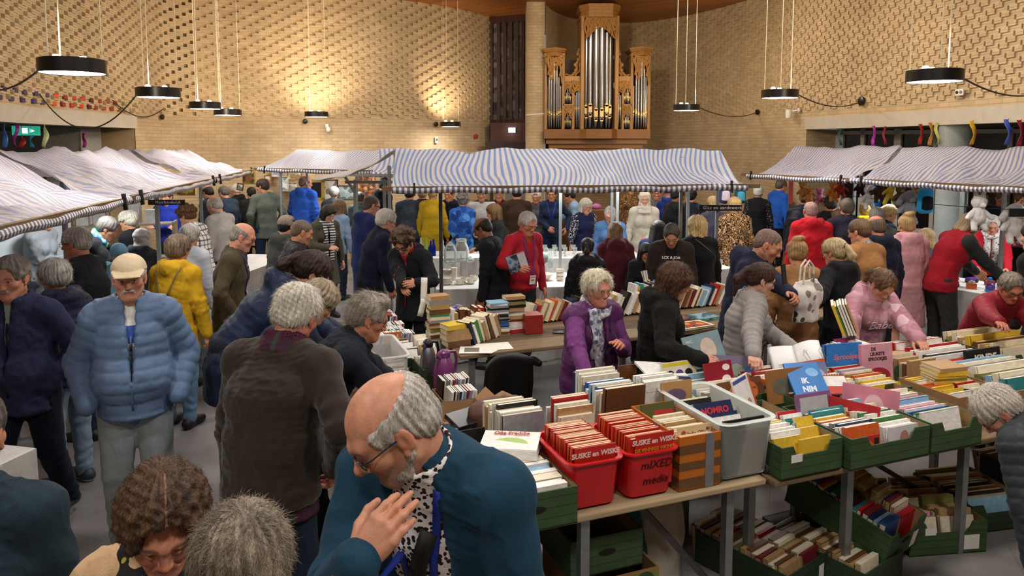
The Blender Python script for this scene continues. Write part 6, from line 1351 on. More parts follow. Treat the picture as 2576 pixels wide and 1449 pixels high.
p=P_('pinkdress','woman with clipped-up hair in pale pink hooded dress, back turned',2282,539,-2,h=1.68,sex='f',hair=hair('bun',('#c3a06a','#8f7046'),vol=.0),top=dict(mat=cloth('#c08a8e'),t=.034,sleeve=.7,hem=.42,flare=.03,hood=1.15,loose=.02,name='dress'),legs=None,skirt=None,armR='belly',armL='belly')
p=P_('blondkid','small child with blond hair and grey dress beside the pink dress',2332,574,8,Y=8.7,sex='f',hair=hair('long',('#d6bd8c','#a98c5c'),vol=.0),top=Ct('#5b5d66',hem=.45),legs=Tr('#5b5d66'))
p=P_('redgrey','woman in red and charcoal fleece bending over the toys',2446,536,-82,Y=8.05,sex='f',lean=24,hp=42,hair=hair('bob',('#a8926c','#78664a'),vol=.0),top=dict(mat=[cloth('#8f1220'),cloth('#2c2d2b')],t=.032,hem=.82,collar=(.07,.024),name='fleece'),legs=Tr('#2c2a29',1.1),armR='table',armL='table',shoe='#2a2827')
p=P_('redcardi','white-haired woman in red cardigan and spotted scarf behind the toy table',2498,540,150,h=1.60,sex='f',age=3,lean=14,hp=24,hair=hair('short',WHITE_H,vol=.006),skin=lin('#cf9478'),top=Sw('#c01d2c',t=.026),scarf=(blotch('#ddd8d2',['#4a4a52','#8f8a88'],30,.3),[(-.05,.4),(.05,.36)]),legs=Tr(BLK),armR='table',armL='table')
p=P_('edgecoat','person in brown-black coat cut off by the right edge',2606,556,24,Y=6.5,lean=10,hair=hair('short',DARK),top=Ct('#1d1713',hem=.55),legs=Tr(BLK))
p.drape('bag_strap',[(-.1+.03*q,.0-.03*q)for q in range(7)],.02,flat('#8a7458',.6),True,.008)
p=P_('dark1','dark-haired man in black behind the right stall, left of two',2472,476,170,h=1.80,hair=hair('short',DARK),skin=SKIND,top=Jk('#17191f'),legs=Tr(BLK))
p=P_('dark2','man in dark blue behind the right stall next to the red blouse',2520,480,175,h=1.70,hair=hair('short',BROWN_H),skin=SKIND,top=Jk('#1d2740'),legs=Tr(BLK))
p=P_('redblouse','person in red patterned blouse behind the right stall',2570,484,168,h=1.72,sex='f',hair=hair('short',BROWN_H),top=Sh(blotch('#a8454c',['#6a1a24','#d8a8a4','#8a2a34'],24,.5),t=.022),legs=Tr(BLK))
p=P_('bend','white-haired man in grey puffer bending to the boxes at the right',2502,966,22,Y=3.3,lean=38,bend=24,hp=56,hy=48,age=3,hair=hair('short',('#d8d0c2','#b3aa9c'),vol=.004,jit=.35),strands=(2600,.03,.0006),glasses=('#3a3430','oval'),skin=lin('#cc8a76'),top=Pf('#33383c',.05,.009,hem=.82),legs=Tr('#1d2836'),armR=(.22,.05,.72),armL=(.22,.0,.70))
# --- far row under the canopies
for key,lab,u,v,yaw,h,kw in(
('f1','person in black hooded jacket at the left end of the middle stall',968,446,-50,1.86,dict(hair=hair('short',DARK),top=Jk('#15171c',hood=.9))),
('f2','person in slate blue jacket under the left end of the striped canopy',1030,470,4,1.72,dict(hair=hair('short',DARK),top=Jk('#3a4450'))),
('f3','person in navy puffer next to the tan shoulder bag',1062,470,8,1.70,dict(sex='f',hair=hair('short',BLOND),top=Pf('#1d2544',.06,.008))),
('f4','person in yellow coat under the middle canopy',1088,468,-6,1.74,dict(sex='f',hair=hair('short',BLOND),top=Ct('#c3a023'))),
('f5','person in navy sweater behind the blue patterned tunic',1130,470,160,1.72,dict(hair=hair('short',BROWN_H),top=Jk('#161c30'))),
('f6','person in dark sweater with white chest band behind the tunic',1212,468,176,1.76,dict(hair=hair('short',BROWN_H),top=Sw('#171a26',mat=stripes('#171a26','#c9c6c2',2.6,2,.8,'Object')))),
('f7','person in maroon jumper deep under the middle canopy',1256,470,172,1.72,dict(sex='f',hair=hair('bob',BLOND),top=Sw('#5a1822'))),
('f8','person in long brown coat deep under the middle canopy',1300,466,2,1.78,dict(hair=hair('short',DARK),top=Ct('#3a2a1c'))),
('f9','person in dark jacket between the glass stall posts',1740,474,-30,1.74,dict(hair=hair('short',DARK),top=Jk('#1f2530')))):
 P_(key,lab,u,v,yaw,h=h,legs=Tr('#2a2c34'),**kw)
 # ------------------------------------------------------------------ books, boxes and what lies on the tables
PALT=dict(red='#b1242a',orange='#d0602c',yellow='#dcb637',cream='#e3d8bd',white='#e9e6df',blue='#2c5da2',skyblue='#86b2cc',navy='#20294a',green='#4a7d46',teal='#2f8587',purple='#7b5594',pink='#d5879a',brown='#69452b',tan='#b08c60',black='#1b1b1d',grey='#8c8c8e',maroon='#6b1f27',lilac='#b3a3c6',olive='#7d7a44',scarlet='#c4291d')
M_page=flat('#ded0ac',.85,var=.06,nscale=60);M_pagew=flat('#e8e3d6',.85,var=.05,nscale=60);M_paged=flat('#b39a70',.85,var=.08,nscale=60)
_cov={}
def cov_mesh(col):
 if col not in _cov:
  me=bpy.data.meshes.new('cover');mb=MB();e=.065;mb.box((0,0,0),(e,1,1));mb.box((1-e,0,0),(1,1,1));mb.box((0,-.015,0),(1,.02,1));me.from_pydata(mb.v,[],mb.f)
  c=PALT.get(col,col);me.materials.append(flat(c,.42,var=.14,nscale=9));me.materials.append(flat(c if sum(lin(c))<1.4 else '#9a3a30',.45));me.update();_cov[col]=me
 return _cov[col]
_pg={}
def page_mesh(m):
 if m.name not in _pg:
  me=bpy.data.meshes.new('pages');mb=MB();mb.box((.06,.01,.012),(.94,.965,.997));me.from_pydata(mb.v,[],mb.f);me.materials.append(m);me.update();_pg[m.name]=me
 return _pg[m.name]
def book(M,dims,col,label,group,kind='book',pm=None,pages=True):
 """M: local x thickness, y from spine to fore-edge, z along the spine"""
 o=link(bpy.data.objects.new(kind,cov_mesh(col)));o.matrix_world=M@Matrix.Diagonal((*dims,1));o['label']=label;o['category']={'comic_book':'comic book','compact_disc':'CD','picture_book':'picture book'}.get(kind,'book');o['group']=group
 if pages:
  c=link(bpy.data.objects.new('pages',page_mesh(pm or M_page)),o)
 return o
def axes(o,x,y,z):M=Matrix((Vector(x).normalized(),Vector(y).normalized(),Vector(z).normalized())).transposed().to_4x4();M.translation=Vector(o);return M
UPV=Vector((0,0,1))
def row(n,p0,along,across,dims,cols,where,group,kind='book',lean=0,pm=None,jit=.012,spine='side',seed=1,word=None,frm='front',vary=.18):
 """n upright books one behind the other from p0 along 'along'; 'across' is the width direction (spine first)"""
 r=random.Random(seed);al,ac=Vector(along).normalized(),Vector(across).normalized();pos=0.0;th,w,h=dims
 for i in range(n):
  t=th*r.uniform(.7,1.35);H=h*r.uniform(1-vary,1+vary*.4);W=w*r.uniform(1-vary*.6,1.0);a=math.radians(lean+r.uniform(-3,3));c=cols[i%len(cols)]if isinstance(cols,list)else r.choice(cols)
  up=UPV*math.cos(a)+al*math.sin(a);x=al*math.cos(a)-UPV*math.sin(a);o=Vector(p0)+al*pos+ac*r.uniform(-jit,jit)+UPV*max(0,t*math.sin(-a)*-1 if a>0 else 0)
  if lean>0:o=o+UPV*(t*math.sin(a))
  if spine=='up':M=axes(o+up*H+ac*W,x,-up,-ac);D=(t,H,W)
  else:M=axes(o,x,ac,up);D=(t,W,H)
  book(M,D,c,f'{c} {word or "book"}, {ordinal(i)} from {frm} {where}',group,kind,pm[i%len(pm)]if isinstance(pm,list)else pm)
  pos+=t/max(.3,math.cos(a))+.0015
 return pos
def stack(n,p,yaw,dims,cols,where,group,kind='book',seed=1,word=None,pm=None,jit=5):
 r=random.Random(seed);z=0
 for i in range(n):
  t,w,h=dims[0]*r.uniform(.6,1.4),dims[1]*r.uniform(.85,1.05),dims[2]*r.uniform(.85,1.05);a=math.radians(yaw+r.uniform(-jit,jit));c=cols[i%len(cols)]
  X=Vector((math.cos(a),math.sin(a),0));Y=Vector((-X.y,X.x,0));M=axes(Vector(p)+UPV*z-X*(h/2)-Y*(w/2),UPV,Y,X)
  book(M@Matrix.Diagonal((1,1,1,1)),(t,w,h),c,f'{c} {word or "book"}, {ordinal(i)} from the bottom {where}',group,kind,pm);z+=t+.0006
 return z
 # --- containers
def crate_mat(col):
 k=('crate',col)
 if k in _M:return _M[k]
 t=NT('printed_carton');t.set(.6,0,.3);c=lin(col);sx=t.new('ShaderNodeSeparateXYZ');t.link(t.coord(),sx.inputs[0]);f=t.math('FRACT',t.math('MULTIPLY',sx.outputs[2],22));n=t.noise(t.coord(),12,3)
 t.base(t.mix(t.math('LESS_THAN',f,.08),t.ramp(n,[(.3,scale_c(c,.85)),(.7,scale_c(c,1.15))]),scale_c(c,.45)));t.bump(t.math('GREATER_THAN',f,.08),.3,.004);_M[k]=t.m;return t.m
M_crate=crate_mat('#3b5233');M_crated=crate_mat('#2c3d28');M_card=flat('#9b744c',.8,var=.08,nscale=8);M_cardin=flat('#a58159',.85,var=.08,nscale=8);M_lab=flat('#e5e2da',.6,var=.03)
def crate(M,w,d,h,label,outer,group=None,notch=True,hole=False,stickers=(),flaps=False,name='crate',cat='crate',th=.008):
 """open-topped box; local x width, y depth, origin at the middle of the bottom front edge"""
 t=empty(name);t.matrix_world=M;tag(t,label,cat,group);x0,x1=-w/2,w/2
 mb=MB();mb.box((x0,0,0),(x1,d,th))
 prof=[(x0,0),(x1,0),(x1,h)]+([(x1*.62,h),(x1*.5,h*.68),(x0*.5,h*.68),(x0*.62,h)]if notch else[])+[(x0,h)]
 RX=Matrix.Rotation(pi/2,4,'X')
 for y in(th,d):mb.prism(prof,0,th,Matrix.Translation((0,y,0))@RX)
 for x in(x0,x1-th):mb.box((x,th,th),(x+th,d-th,h))
 o=mb.build('body',[outer],t)
 mb=MB();e=.0015
 for x in(x0+th,x1-th):mb.box((x-(e if x>0 else 0),th+e,th),(x+(e if x<0 else 0),d-th-e,h-.002))
 mb.box((x0+th,d-th-e,th),(x1-th,d-th,h*(.66 if notch else.99)));mb.box((x0+th,th,th),(x1-th,th+e,h*(.66 if notch else.99)));mb.build('lining',M_cardin,t)
 if hole:mb=MB();mb.lathe([(.03,-.001),(.03,.002)],(0,-.001,h*.55),16,Matrix.Rotation(pi/2,4,'X')@Matrix.Diagonal((1.6,.55,1,1)));mb.build('hand_hole_shade',flat('#171310',.9),t)  # dark oval disc on the uncut front, standing in for a shaded handle opening
 for x,z,a,b in stickers:mb=MB();mb.box((x-a/2,-.002,z-b/2),(x+a/2,-.0005,z+b/2));mb.build('sticker',M_lab,t)
 if flaps:
  for x,sg in((x0,-1),(x1,1)):mb=MB();mb.add([(x,.01,h),(x,d-.01,h),(x+sg*.06,d-.03,h+.07),(x+sg*.06,.03,h+.07)],[(0,1,2,3)]);q=mb.build('flap',M_card,t);m=q.modifiers.new('thick','SOLIDIFY');m.thickness=.004
 return t
def SM(s,t,z=TZ,rot=0):return Matrix.Translation(ST(s,t,z))@Matrix.Rotation(BA+math.radians(rot),4,'Z')
def scrate(s0,s1,t0,t1,h,label,outer=None,z=TZ,**k):return crate(SM((s0+s1)/2,t0,z),s1-s0,t1-t0,h,label,outer or M_crate,**k)
CG='green cardboard crates of books'
def tub(M,w,d,h,label,mat,name='plastic_tub',taper=.8,lip=.02,wheels=False):
 t=empty(name);t.matrix_world=M;tag(t,label,'plastic tub','red plastic tubs' if not wheels else None)
 def ring(a,b,z,r):
  P=[]
  for cx,cy,s0 in((1,1,0),(-1,1,1),(-1,-1,2),(1,-1,3)):
   for k in range(6):q=(s0+k/5)*pi/2;P.append(Vector((cx*(a-r)+r*math.cos(q),cy*(b-r)+r*math.sin(q)+d/2,z)))
  return P
 W,D=w/2,d/2;L=[ring(W*taper-.03,D*taper-.03,.0,.03),ring(W*taper,D*taper,.012,.045),ring(W-lip,D-lip,h-.03,.05),ring(W-lip,D-lip,h-.008,.05),ring(W,D,h-.008,.06),ring(W,D,h,.06),ring(W-lip,D-lip,h,.05),ring(W-lip-.004,D-lip-.004,h-.03,.05),ring(W*taper-.006,D*taper-.006,.016,.045)]
 mb=MB();n=24
 for r_ in L:mb.v+=[tuple(p)for p in r_]
 for i in range(len(L)-1):
  for k in range(n):mb.f.append((i*n+k,i*n+(k+1)%n,(i+1)*n+(k+1)%n,(i+1)*n+k));mb.m.append(0)
 mb.f+=[tuple(range(n))[::-1],tuple((len(L)-1)*n+k for k in range(n))];mb.m+=[0,0];mb.build('body',mat,t,True)
 if wheels:
  for x in(-1,1):
   for y in(.07,d-.07):mb=MB();mb.lathe([(.026,-.012),(.026,.012)],(x*(W*taper-.0),y,.02),14,Matrix.Rotation(pi/2,4,'Y'));mb.build('wheel',flat('#3c3c3c',.5),t)
 return t
M_redp=flat('#c3161c',.32,var=.05,nscale=4,spec=.5)
E1n,E2n=-E1,-E2
M_white_=flat('#e6e1da',.7,var=.03);M_ink=flat('#2a1012',.6)
# green crate with white picture books, at the left end
scrate(-.42,-.02,-.05,.5,.17,'green crate of white children\'s books beside the left red tub',hole=True,notch=False,group=CG)
row(11,ST(-.39,-.02,TZ+.012),E2,E1,(.042,.34,.165),['white','white','cream','white','skyblue','white','cream','white','white','pink','white'],'of the green crate beside the left red tub','white picture books in the left green crate','picture_book',spine='up',pm=M_pagew,seed=3,vary=.06,word='picture book')
ob=book(axes(ST(-.34,.30,TZ+.2),(.05,.12,1),Matrix.Rotation(.5,3,'Z')@E2,Matrix.Rotation(.5,3,'Z')@-E1),(.048,.2,.27),'white','thick white and green storybook lying across the left green crate','storybooks lying on top','picture_book')
ob.matrix_world=axes(ST(-.10,.22,TZ+.185),(-.05,-.1,1),E2*.9+E1*.45,-E1*.9+E2*.45)@Matrix.Diagonal((.05,.2,.28,1))
mb=MB();mb.box((.12,.22,.08),(.88,.5,.0));
def print_on(M,items,parent=None):
 """flat printed marks: (kind, x, y, size, text/colour...) on plane M (x right, y up, z out)"""
 for it in items:
  if it[0]=='t':text_obj('lettering',it[4],it[3],flat(it[5],.6),M@Matrix.Translation((it[1],it[2],.0008)),parent,.0004,shear=it[6]if len(it)>6 else 0,bold=it[7]if len(it)>7 else 0)
  elif it[0]=='r':mb=MB();mb.box((it[1]-it[3]/2,it[2]-it[4]/2,0),(it[1]+it[3]/2,it[2]+it[4]/2,.0007));o=mb.build('printed_patch',flat(it[5],.5),parent);o.matrix_local=M
  elif it[0]=='o':mb=MB();mb.lathe([(it[3],0),(it[3],.0008)],(0,0,0),24,Matrix.Diagonal((1,it[4]/it[3],1,1)));o=mb.build('printed_patch',flat(it[5],.5),parent);o.matrix_local=M@Matrix.Translation((it[1],it[2],0))
def front_book(M,w,h,th,col,label,items,kind='picture_book',pm=None):
 """a book seen by its front: M origin at the bottom middle, x right, y up, z out of the cover"""
 r=empty(kind);r.matrix_world=M;tag(r,label,{'comic_book':'comic book','book':'book'}.get(kind,'picture book'))
 mb=MB();mb.box((-w/2,0,-.0025),(w/2,h,0));mb.box((-w/2,0,-th),(w/2,h,-th+.0025));mb.box((-w/2-.002,0,-th),(-w/2,h,0));mb.build('cover',flat(PALT.get(col,col),.4,var=.1,nscale=10),r)
 mb=MB();mb.box((-w/2,.003,-th+.0026),(w/2-.004,h-.003,-.0026));mb.build('pages',pm or M_pagew,r);print_on(Matrix.Translation((0,0,.0003)),items,r);return r
print_on(Matrix.Identity(4),[],None)
sb=empty_child('cover_print',ob);sb.matrix_parent_inverse=ob.matrix_world.inverted()
zx=(ob.matrix_world.to_3x3()@Vector((0,0,1))).normalized();zn=(ob.matrix_world.to_3x3()@Vector((1,0,0))).normalized();zn=zn if zn.z>0 else-zn;zx=zx if zx.dot(E1)>0 else-zx
Mtop=axes(ob.matrix_world@Vector((1.0 if(ob.matrix_world.to_3x3()@Vector((1,0,0))).z>0 else 0,.5,.5)),zx,zn.cross(zx),zn)
print_on(Mtop@Matrix.Translation((0,0,.001)),[('o',.0,-.03,.09,.05,'#a8c46a'),('o',.03,-.02,.04,.03,'#7aa0cf'),('o',-.03,-.04,.03,.02,'#d8c9a0'),('t',-.0,.06,.035,'Olle Freddie','#b8382c',0,.001)],sb)
# red tubs with comics
for k,(sc,nm)in enumerate(((.11,'left'),(.41,'right'))):
 tb=tub(SM(sc,.0),.30,.43,.235,f'{"left" if k == 0 else "right"} red plastic tub of orange-spined comics'+(', lettered in black marker' if k else ', plain front'),M_redp)
 row(28,ST(sc-.105,.066,TZ+.035),E2,E1,(.0105,.205,.262),['scarlet','orange','scarlet','orange','orange','red','scarlet'],f'of the {nm} red tub',f'comics in the {nm} red tub','comic_book',lean=-3,pm=[M_page,M_page,M_paged,M_page],seed=11+k,word='comic',jit=.005,vary=.008)
 if k:
  for q,(tx,z)in enumerate((('mixed',.165),('media',.085))):text_obj('marker_writing',('MIXED' if q==0 else 'media').replace('MIXED','mIXED'),.058,M_ink,Matrix.Translation((.02,.0405-.112*z,z))@Matrix.Rotation(pi/2+.112,4,'X'),tb,.0006,shear=.2)
for sc,dz,ly,nm in((.115,.0,.042,'left'),(.425,.018,.036,'right')):
 front_book(Matrix.Translation(ST(sc,ly+.008,TZ+.035+dz))@Matrix.Rotation(BA,4,'Z')@Matrix.Rotation(pi/2+.05,4,'X'),.205,.262,.007,'scarlet',f'red comic facing forward at the front of the {nm} red tub',[('t',0,.225,.034,'SUSKE en WISKE','#ecd9cf',.1,.0012),('t',0,.185,.024,'DE VINNIGE VIKING' if nm=='right' else '','#e0a030',0,.0006),('o',0,.09,.07,.06,'#c8862c')],'comic_book',M_page)
 # tall comics behind the tubs
row(13,ST(-.16,.52,TZ),E2,E1,(.022,.24,.31),['grey','white','blue','white','cream','black','white','cream','tan','cream','tan','cream','white'],'of the tall row behind the left red tub','tall comics behind the left red tub','comic_book',lean=-2,seed=21,word='tall comic',pm=[M_page,M_pagew])
row(8,ST(.16,.5,TZ),E2,E1,(.02,.22,.3),['cream','tan','cream','white','cream','red','cream','white'],'of the row behind the right red tub','comics behind the right red tub','comic_book',lean=-2,seed=22,word='comic',pm=M_page)
row(16,ST(.44,.58,TZ+.03),E2,E1,(.02,.25,.31),['brown','cream','tan','white','blue','white','navy','skyblue','white','blue','grey','cream','white','blue','white','navy'],'of the tall row behind the orange taped box','tall comics behind the orange taped box','comic_book',lean=-3,seed=23,word='tall comic',pm=[M_page,M_pagew])
row(7,ST(.72,.60,TZ+.06),E2,E1,(.016,.24,.28),['white','cream','white','navy','white','cream','white'],'of the loose row left of the fanned magazines','loose comics by the fanned magazines','comic_book',lean=-4,seed=24,word='comic',pm=M_pagew)
# orange box patched with tape
ot=crate(SM(.68,.03),.235,.46,.27,'orange carton patched with brown and grey tape, packed with comics',flat('#c06a1c',.45,var=.06,nscale=5),notch=False,name='taped_box',cat='box')
M_tape=flat('#6b4a2a',.25,var=.15,nscale=30);M_duct=flat('#77777a',.35)
for z0_,z1_ in((.0,.05),(.09,.13),(.17,.215)):mb=MB();mb.box((-.119,-.002,z0_+.012),(.119,-.0004,z1_+.012));mb.box((-.1195,0,z0_+.012),(-.118,.46,z1_+.012));mb.build('brown_tape',M_tape,ot)
mb=MB();mb.box((.03,-.003,.0),(.078,-.0022,.27));mb.build('grey_tape',M_duct,ot)
mb=MB();mb.box((-.1205,.18,.06),(-.1195,.235,.271));mb.build('grey_tape',M_duct,ot)
row(22,ST(.585,.07,TZ+.02),E2,E1,(.0115,.19,.25),['cream','white','cream','tan','cream','cream','white'],'of the orange taped box','comics in the orange taped box','comic_book',lean=-2,seed=31,word='comic',pm=M_page,vary=.08)
front_book(Matrix.Translation(ST(.68,.34,TZ+.06))@Matrix.Rotation(BA,4,'Z')@Matrix.Rotation(pi/2-.3,4,'X'),.2,.25,.01,'#5a5730','dark green comic with red stripe standing up in the orange box',[('r',.03,.2,.12,.025,'#b8322a')],'comic_book',M_page)
front_book(Matrix.Translation(ST(.69,.065,TZ+.03))@Matrix.Rotation(BA,4,'Z')@Matrix.Rotation(pi/2-.12,4,'X'),.19,.262,.007,'#d8b98c','tan comic with small brown heading at the front of the orange box',[('t',.01,.225,.026,'Jodie-Ollie','#4a2a1c',.1),('o',-.065,.23,.014,.014,'#a3502c'),('r',.075,.238,.018,.014,'#6e5438')],'comic_book',M_page)
# clear plastic tub
M_clear=glass('#f6f8f6',.35,.13)
tub(SM(.955,-.01),.35,.62,.31,'clear plastic storage tub of comics on small wheels',M_clear,taper=.84,wheels=True)
row(12,ST(.83,.06,TZ+.03),E2,E1,(.024,.22,.25),['black','white','navy','yellow','red','blue','cream','blue','yellow','skyblue','black','cream'],'of the clear plastic tub','comics in the clear plastic tub','comic_book',lean=24,seed=41,word='comic',pm=M_pagew)
front_book(Matrix.Translation(ST(.96,.045,TZ+.03))@Matrix.Rotation(BA,4,'Z')@Matrix.Rotation(pi/2-.06,4,'X'),.25,.27,.01,'black','black comic with white heading at the front of the clear tub',[('t',.05,.235,.03,'A7700','#e8e8e8',.2,.001),('r',-.02,.1,.2,.12,'#3a4250'),('r',.04,.06,.1,.06,'#6b7078')],'comic_book')
front_book(Matrix.Translation(ST(.93,.15,TZ+.08))@Matrix.Rotation(BA,4,'Z')@Matrix.Rotation(pi/2-.5,4,'X'),.23,.27,.01,'navy','navy comic with red heading leaning in the clear tub',[('t',0,.225,.045,'NOMRO','#c0283a',.1,.0015)],'comic_book')
front_book(Matrix.Translation(ST(.89,.53,TZ+.12))@Matrix.Rotation(BA,4,'Z')@Matrix.Rotation(pi/2-.1,4,'X'),.2,.23,.008,'#b78c56','tan and violet comic standing at the back of the clear tub',[('o',-.01,.15,.07,.04,'#6b5570'),('r',.0,.08,.19,.025,'#c8972c'),('t',0,.05,.024,'DE KLAPSTOEL','#3a2a1c',0,.001)],'comic_book',M_page)
# green crates of picture books along the front
scrate(1.105,1.495,-.05,.56,.165,'narrow green crate of yellow and white picture books next to the clear tub',group=CG,stickers=((-.1,.1,.07,.04),))
row(15,ST(1.13,.0,TZ+.01),E2,E1,(.022,.2,.17),['yellow','white','cream','white','pink','white','cream','yellow','white','green','white','cream','red','white','cream'],'of the left half of the narrow green crate','picture books in the narrow green crate, left half','picture_book',lean=12,seed=51,word='picture book',pm=M_pagew)
row(9,ST(1.47,.03,TZ+.01),E2,E1n,(.02,.13,.2),['yellow','yellow','skyblue','white','teal','white','cream','red','orange'],'of the right half of the narrow green crate','picture books in the narrow green crate, right half','picture_book',lean=20,seed=52,word='picture book',pm=M_pagew)
front_book(Matrix.Translation(ST(1.36,-.022,TZ+.02))@Matrix.Rotation(BA,4,'Z')@Matrix.Rotation(pi/2-.1,4,'X'),.2,.15,.014,'yellow','yellow picture book filling the notch of the narrow green crate',[])
front_book(Matrix.Translation(ST(1.36,.48,TZ+.1))@Matrix.Rotation(BA+.5,4,'Z')@Matrix.Rotation(pi/2-.35,4,'X'),.22,.24,.012,'white','white picture book with orange edge leaning at the back of the narrow green crate',[('r',.1,.12,.02,.23,'#c8582c'),('r',-.02,.222,.18,.02,'#3b4a9a'),('o',.03,.08,.025,.03,'#cf8f8a')])
scrate(1.515,2.065,-.09,.42,.165,'wide green crate of mixed picture books, corner crate in the middle of the front row',group=CG)
row(14,ST(1.54,-.05,TZ+.01),E2,E1,(.023,.24,.17),['orange','white','navy','maroon','grey','lilac','white','orange','cream','yellow','teal','purple','lilac','purple'],'of the left half of the wide green crate','picture books in the wide green crate, left half','picture_book',lean=10,seed=53,word='picture book',pm=M_pagew)
row(15,ST(1.80,-.05,TZ+.01),E2,E1,(.021,.23,.17),['white','white','green','skyblue','white','cream','green','white','cream','orange','cream','pink','white','yellow','skyblue'],'of the right half of the wide green crate','picture books in the wide green crate, right half','picture_book',lean=10,seed=54,word='picture book',pm=M_pagew)
front_book(Matrix.Translation(ST(1.66,-.065,TZ+.02))@Matrix.Rotation(BA,4,'Z')@Matrix.Rotation(pi/2-.06,4,'X'),.16,.13,.01,'#b8322a','red and orange picture book facing out of the wide green crate',[('o',-.02,.07,.06,.04,'#d8762c'),('r',.06,.06,.03,.11,'#1f2a22')])
front_book(Matrix.Translation(ST(1.92,-.06,TZ+.05))@Matrix.Rotation(BA,4,'Z')@Matrix.Rotation(pi/2-.06,4,'X'),.2,.12,.012,'#d6d3d6','pale grey picture book facing out at the right of the wide green crate',[('o',.0,.06,.03,.035,'#b98a78')])
front_book(Matrix.Translation(ST(1.80,.2,TZ+.06))@Matrix.Rotation(BA-1.15,4,'Z')@Matrix.Rotation(pi/2-.15,4,'X'),.3,.17,.012,'red','long red picture book dividing the wide green crate',[])
front_book(Matrix.Translation(ST(2.0,.25,TZ+.07))@Matrix.Rotation(BA-1.0,4,'Z')@Matrix.Rotation(pi/2-.1,4,'X'),.3,.2,.012,'pink','pink picture book standing along the right side of the wide green crate',[('o',.02,.1,.05,.06,'#e3bcc2')])
front_book(Matrix.Translation(ST(1.66,.3,TZ+.08))@Matrix.Rotation(BA,4,'Z')@Matrix.Rotation(pi/2-.2,4,'X'),.25,.18,.012,'#8a5a86','violet-framed picture book at the back left of the wide green crate',[('r',0,.095,.2,.13,'#b3b0ae')])
front_book(Matrix.Translation(ST(1.67,.22,TZ+.05))@Matrix.Rotation(BA,4,'Z')@Matrix.Rotation(pi/2-.12,4,'X'),.24,.15,.012,'#3f8f94','teal picture book with violet edge in the wide green crate',[('r',-.1,.075,.03,.15,'#5b4a86')])
scrate(2.085,2.47,-.09,.5,.165,'green crate of slim children\'s books at the right end of the front row',group=CG)
row(20,ST(2.11,-.03,TZ+.01),E2,E1,(.018,.32,.165),['white','skyblue','green','blue','white','yellow','blue','pink','white','lilac','skyblue','white','yellow','red','white','cream','yellow','white','black','pink'],'of the right end green crate','slim books in the right end green crate','picture_book',lean=12,seed=55,word='slim book',pm=M_pagew,spine='up')
# second row
scrate(1.16,1.62,.63,1.12,.17,'green crate with a red speech-balloon book, second row',group=CG)
row(14,ST(1.18,.66,TZ+.02),E2,E1,(.026,.38,.18),['brown','cream','white','blue','cream','lilac','purple','grey','white','pink','lilac','skyblue','yellow','white'],'of the second-row crate with the balloon book','books in the second-row balloon crate',seed=61,lean=9,pm=M_pagew)
front_book(Matrix.Translation(ST(1.42,.82,TZ+.10))@Matrix.Rotation(BA+.1,4,'Z')@Matrix.Rotation(pi/2-.3,4,'X'),.22,.22,.012,'#8f1e2e','dark red picture book with white speech balloons',[('o',-.05,.07,.035,.024,'#e8dcd8'),('o',.05,.11,.035,.024,'#e8dcd8'),('o',.05,.04,.035,.024,'#e8dcd8'),('o',.06,.18,.03,.02,'#e8dcd8')])
front_book(Matrix.Translation(ST(1.22,.98,TZ+.1))@Matrix.Rotation(BA+.05,4,'Z')@Matrix.Rotation(pi/2-.2,4,'X'),.26,.2,.014,'cream','cream and yellow book with black drawn figures, second row',[('r',0,.185,.25,.02,'#d8c22c'),('o',-.07,.12,.03,.03,'#1b1b1b'),('o',.0,.12,.03,.03,'#5a3f86'),('o',.07,.12,.03,.03,'#1b1b1b')])
front_book(Matrix.Translation(ST(1.60,1.0,TZ+.09))@Matrix.Rotation(BA-.5,4,'Z')@Matrix.Rotation(pi/2-.3,4,'X'),.34,.2,.014,'#7c6f8a','grey violet picture book with round drawings, second row',[('o',-.08,.1,.05,.06,'#a8a290'),('o',.05,.1,.05,.05,'#8f9a8a'),('r',.1,.08,.1,.1,'#4a6fb0')])
front_book(Matrix.Translation(ST(1.45,.62,TZ+.09))@Matrix.Rotation(BA+.1,4,'Z')@Matrix.Rotation(pi/2-.5,4,'X'),.34,.18,.016,'#6b3f26','brown picture book with dark trees in front of the balloon book',[('o',-.05,.1,.06,.05,'#c0703a'),('o',.06,.11,.06,.05,'#b0622c')])
# fanned magazines
r=random.Random(5)
for i in range(9):
 q=i/8;M=axes(ST(.97,.72+.035*i,TZ+.155+.010*i),E2*-.30+UPV*.95+E1*.1,E2,E1)
 book(M,(.011,.20,.29),['white','cream','skyblue','white','blue','white','cream','navy','white'][i],f'{["white", "cream", "sky blue", "white", "blue", "white", "cream", "navy", "white"][i]} magazine, {ordinal(i)} from the front of the fanned row','fanned magazines on the second row','magazine',M_pagew)
crate(SM(1.12,.63),.36,.45,.15,'brown carton under the fanned magazines',M_card,notch=False,name='carton',cat='box')
scrate(1.66,2.24,.48,1.0,.17,'green crate with a blue book lying across it, second row',group=CG)
row(17,ST(1.68,.5,TZ+.02),E2,E1,(.028,.27,.18),['brown','tan','olive','green','white','cream','teal','orange','navy','white','red','green','skyblue','white','red','white','grey'],'of the left half of the crate under the blue book','books under the blue book, left half',seed=63,lean=9,pm=M_pagew)
row(18,ST(1.96,.5,TZ+.02),E2,E1,(.026,.25,.18),['white','cream','tan','cream','brown','cream','red','white','orange','lilac','white','red','cream','black','white','red','tan','cream'],'of the right half of the crate under the blue book','books under the blue book, right half',seed=64,lean=9,pm=M_page)
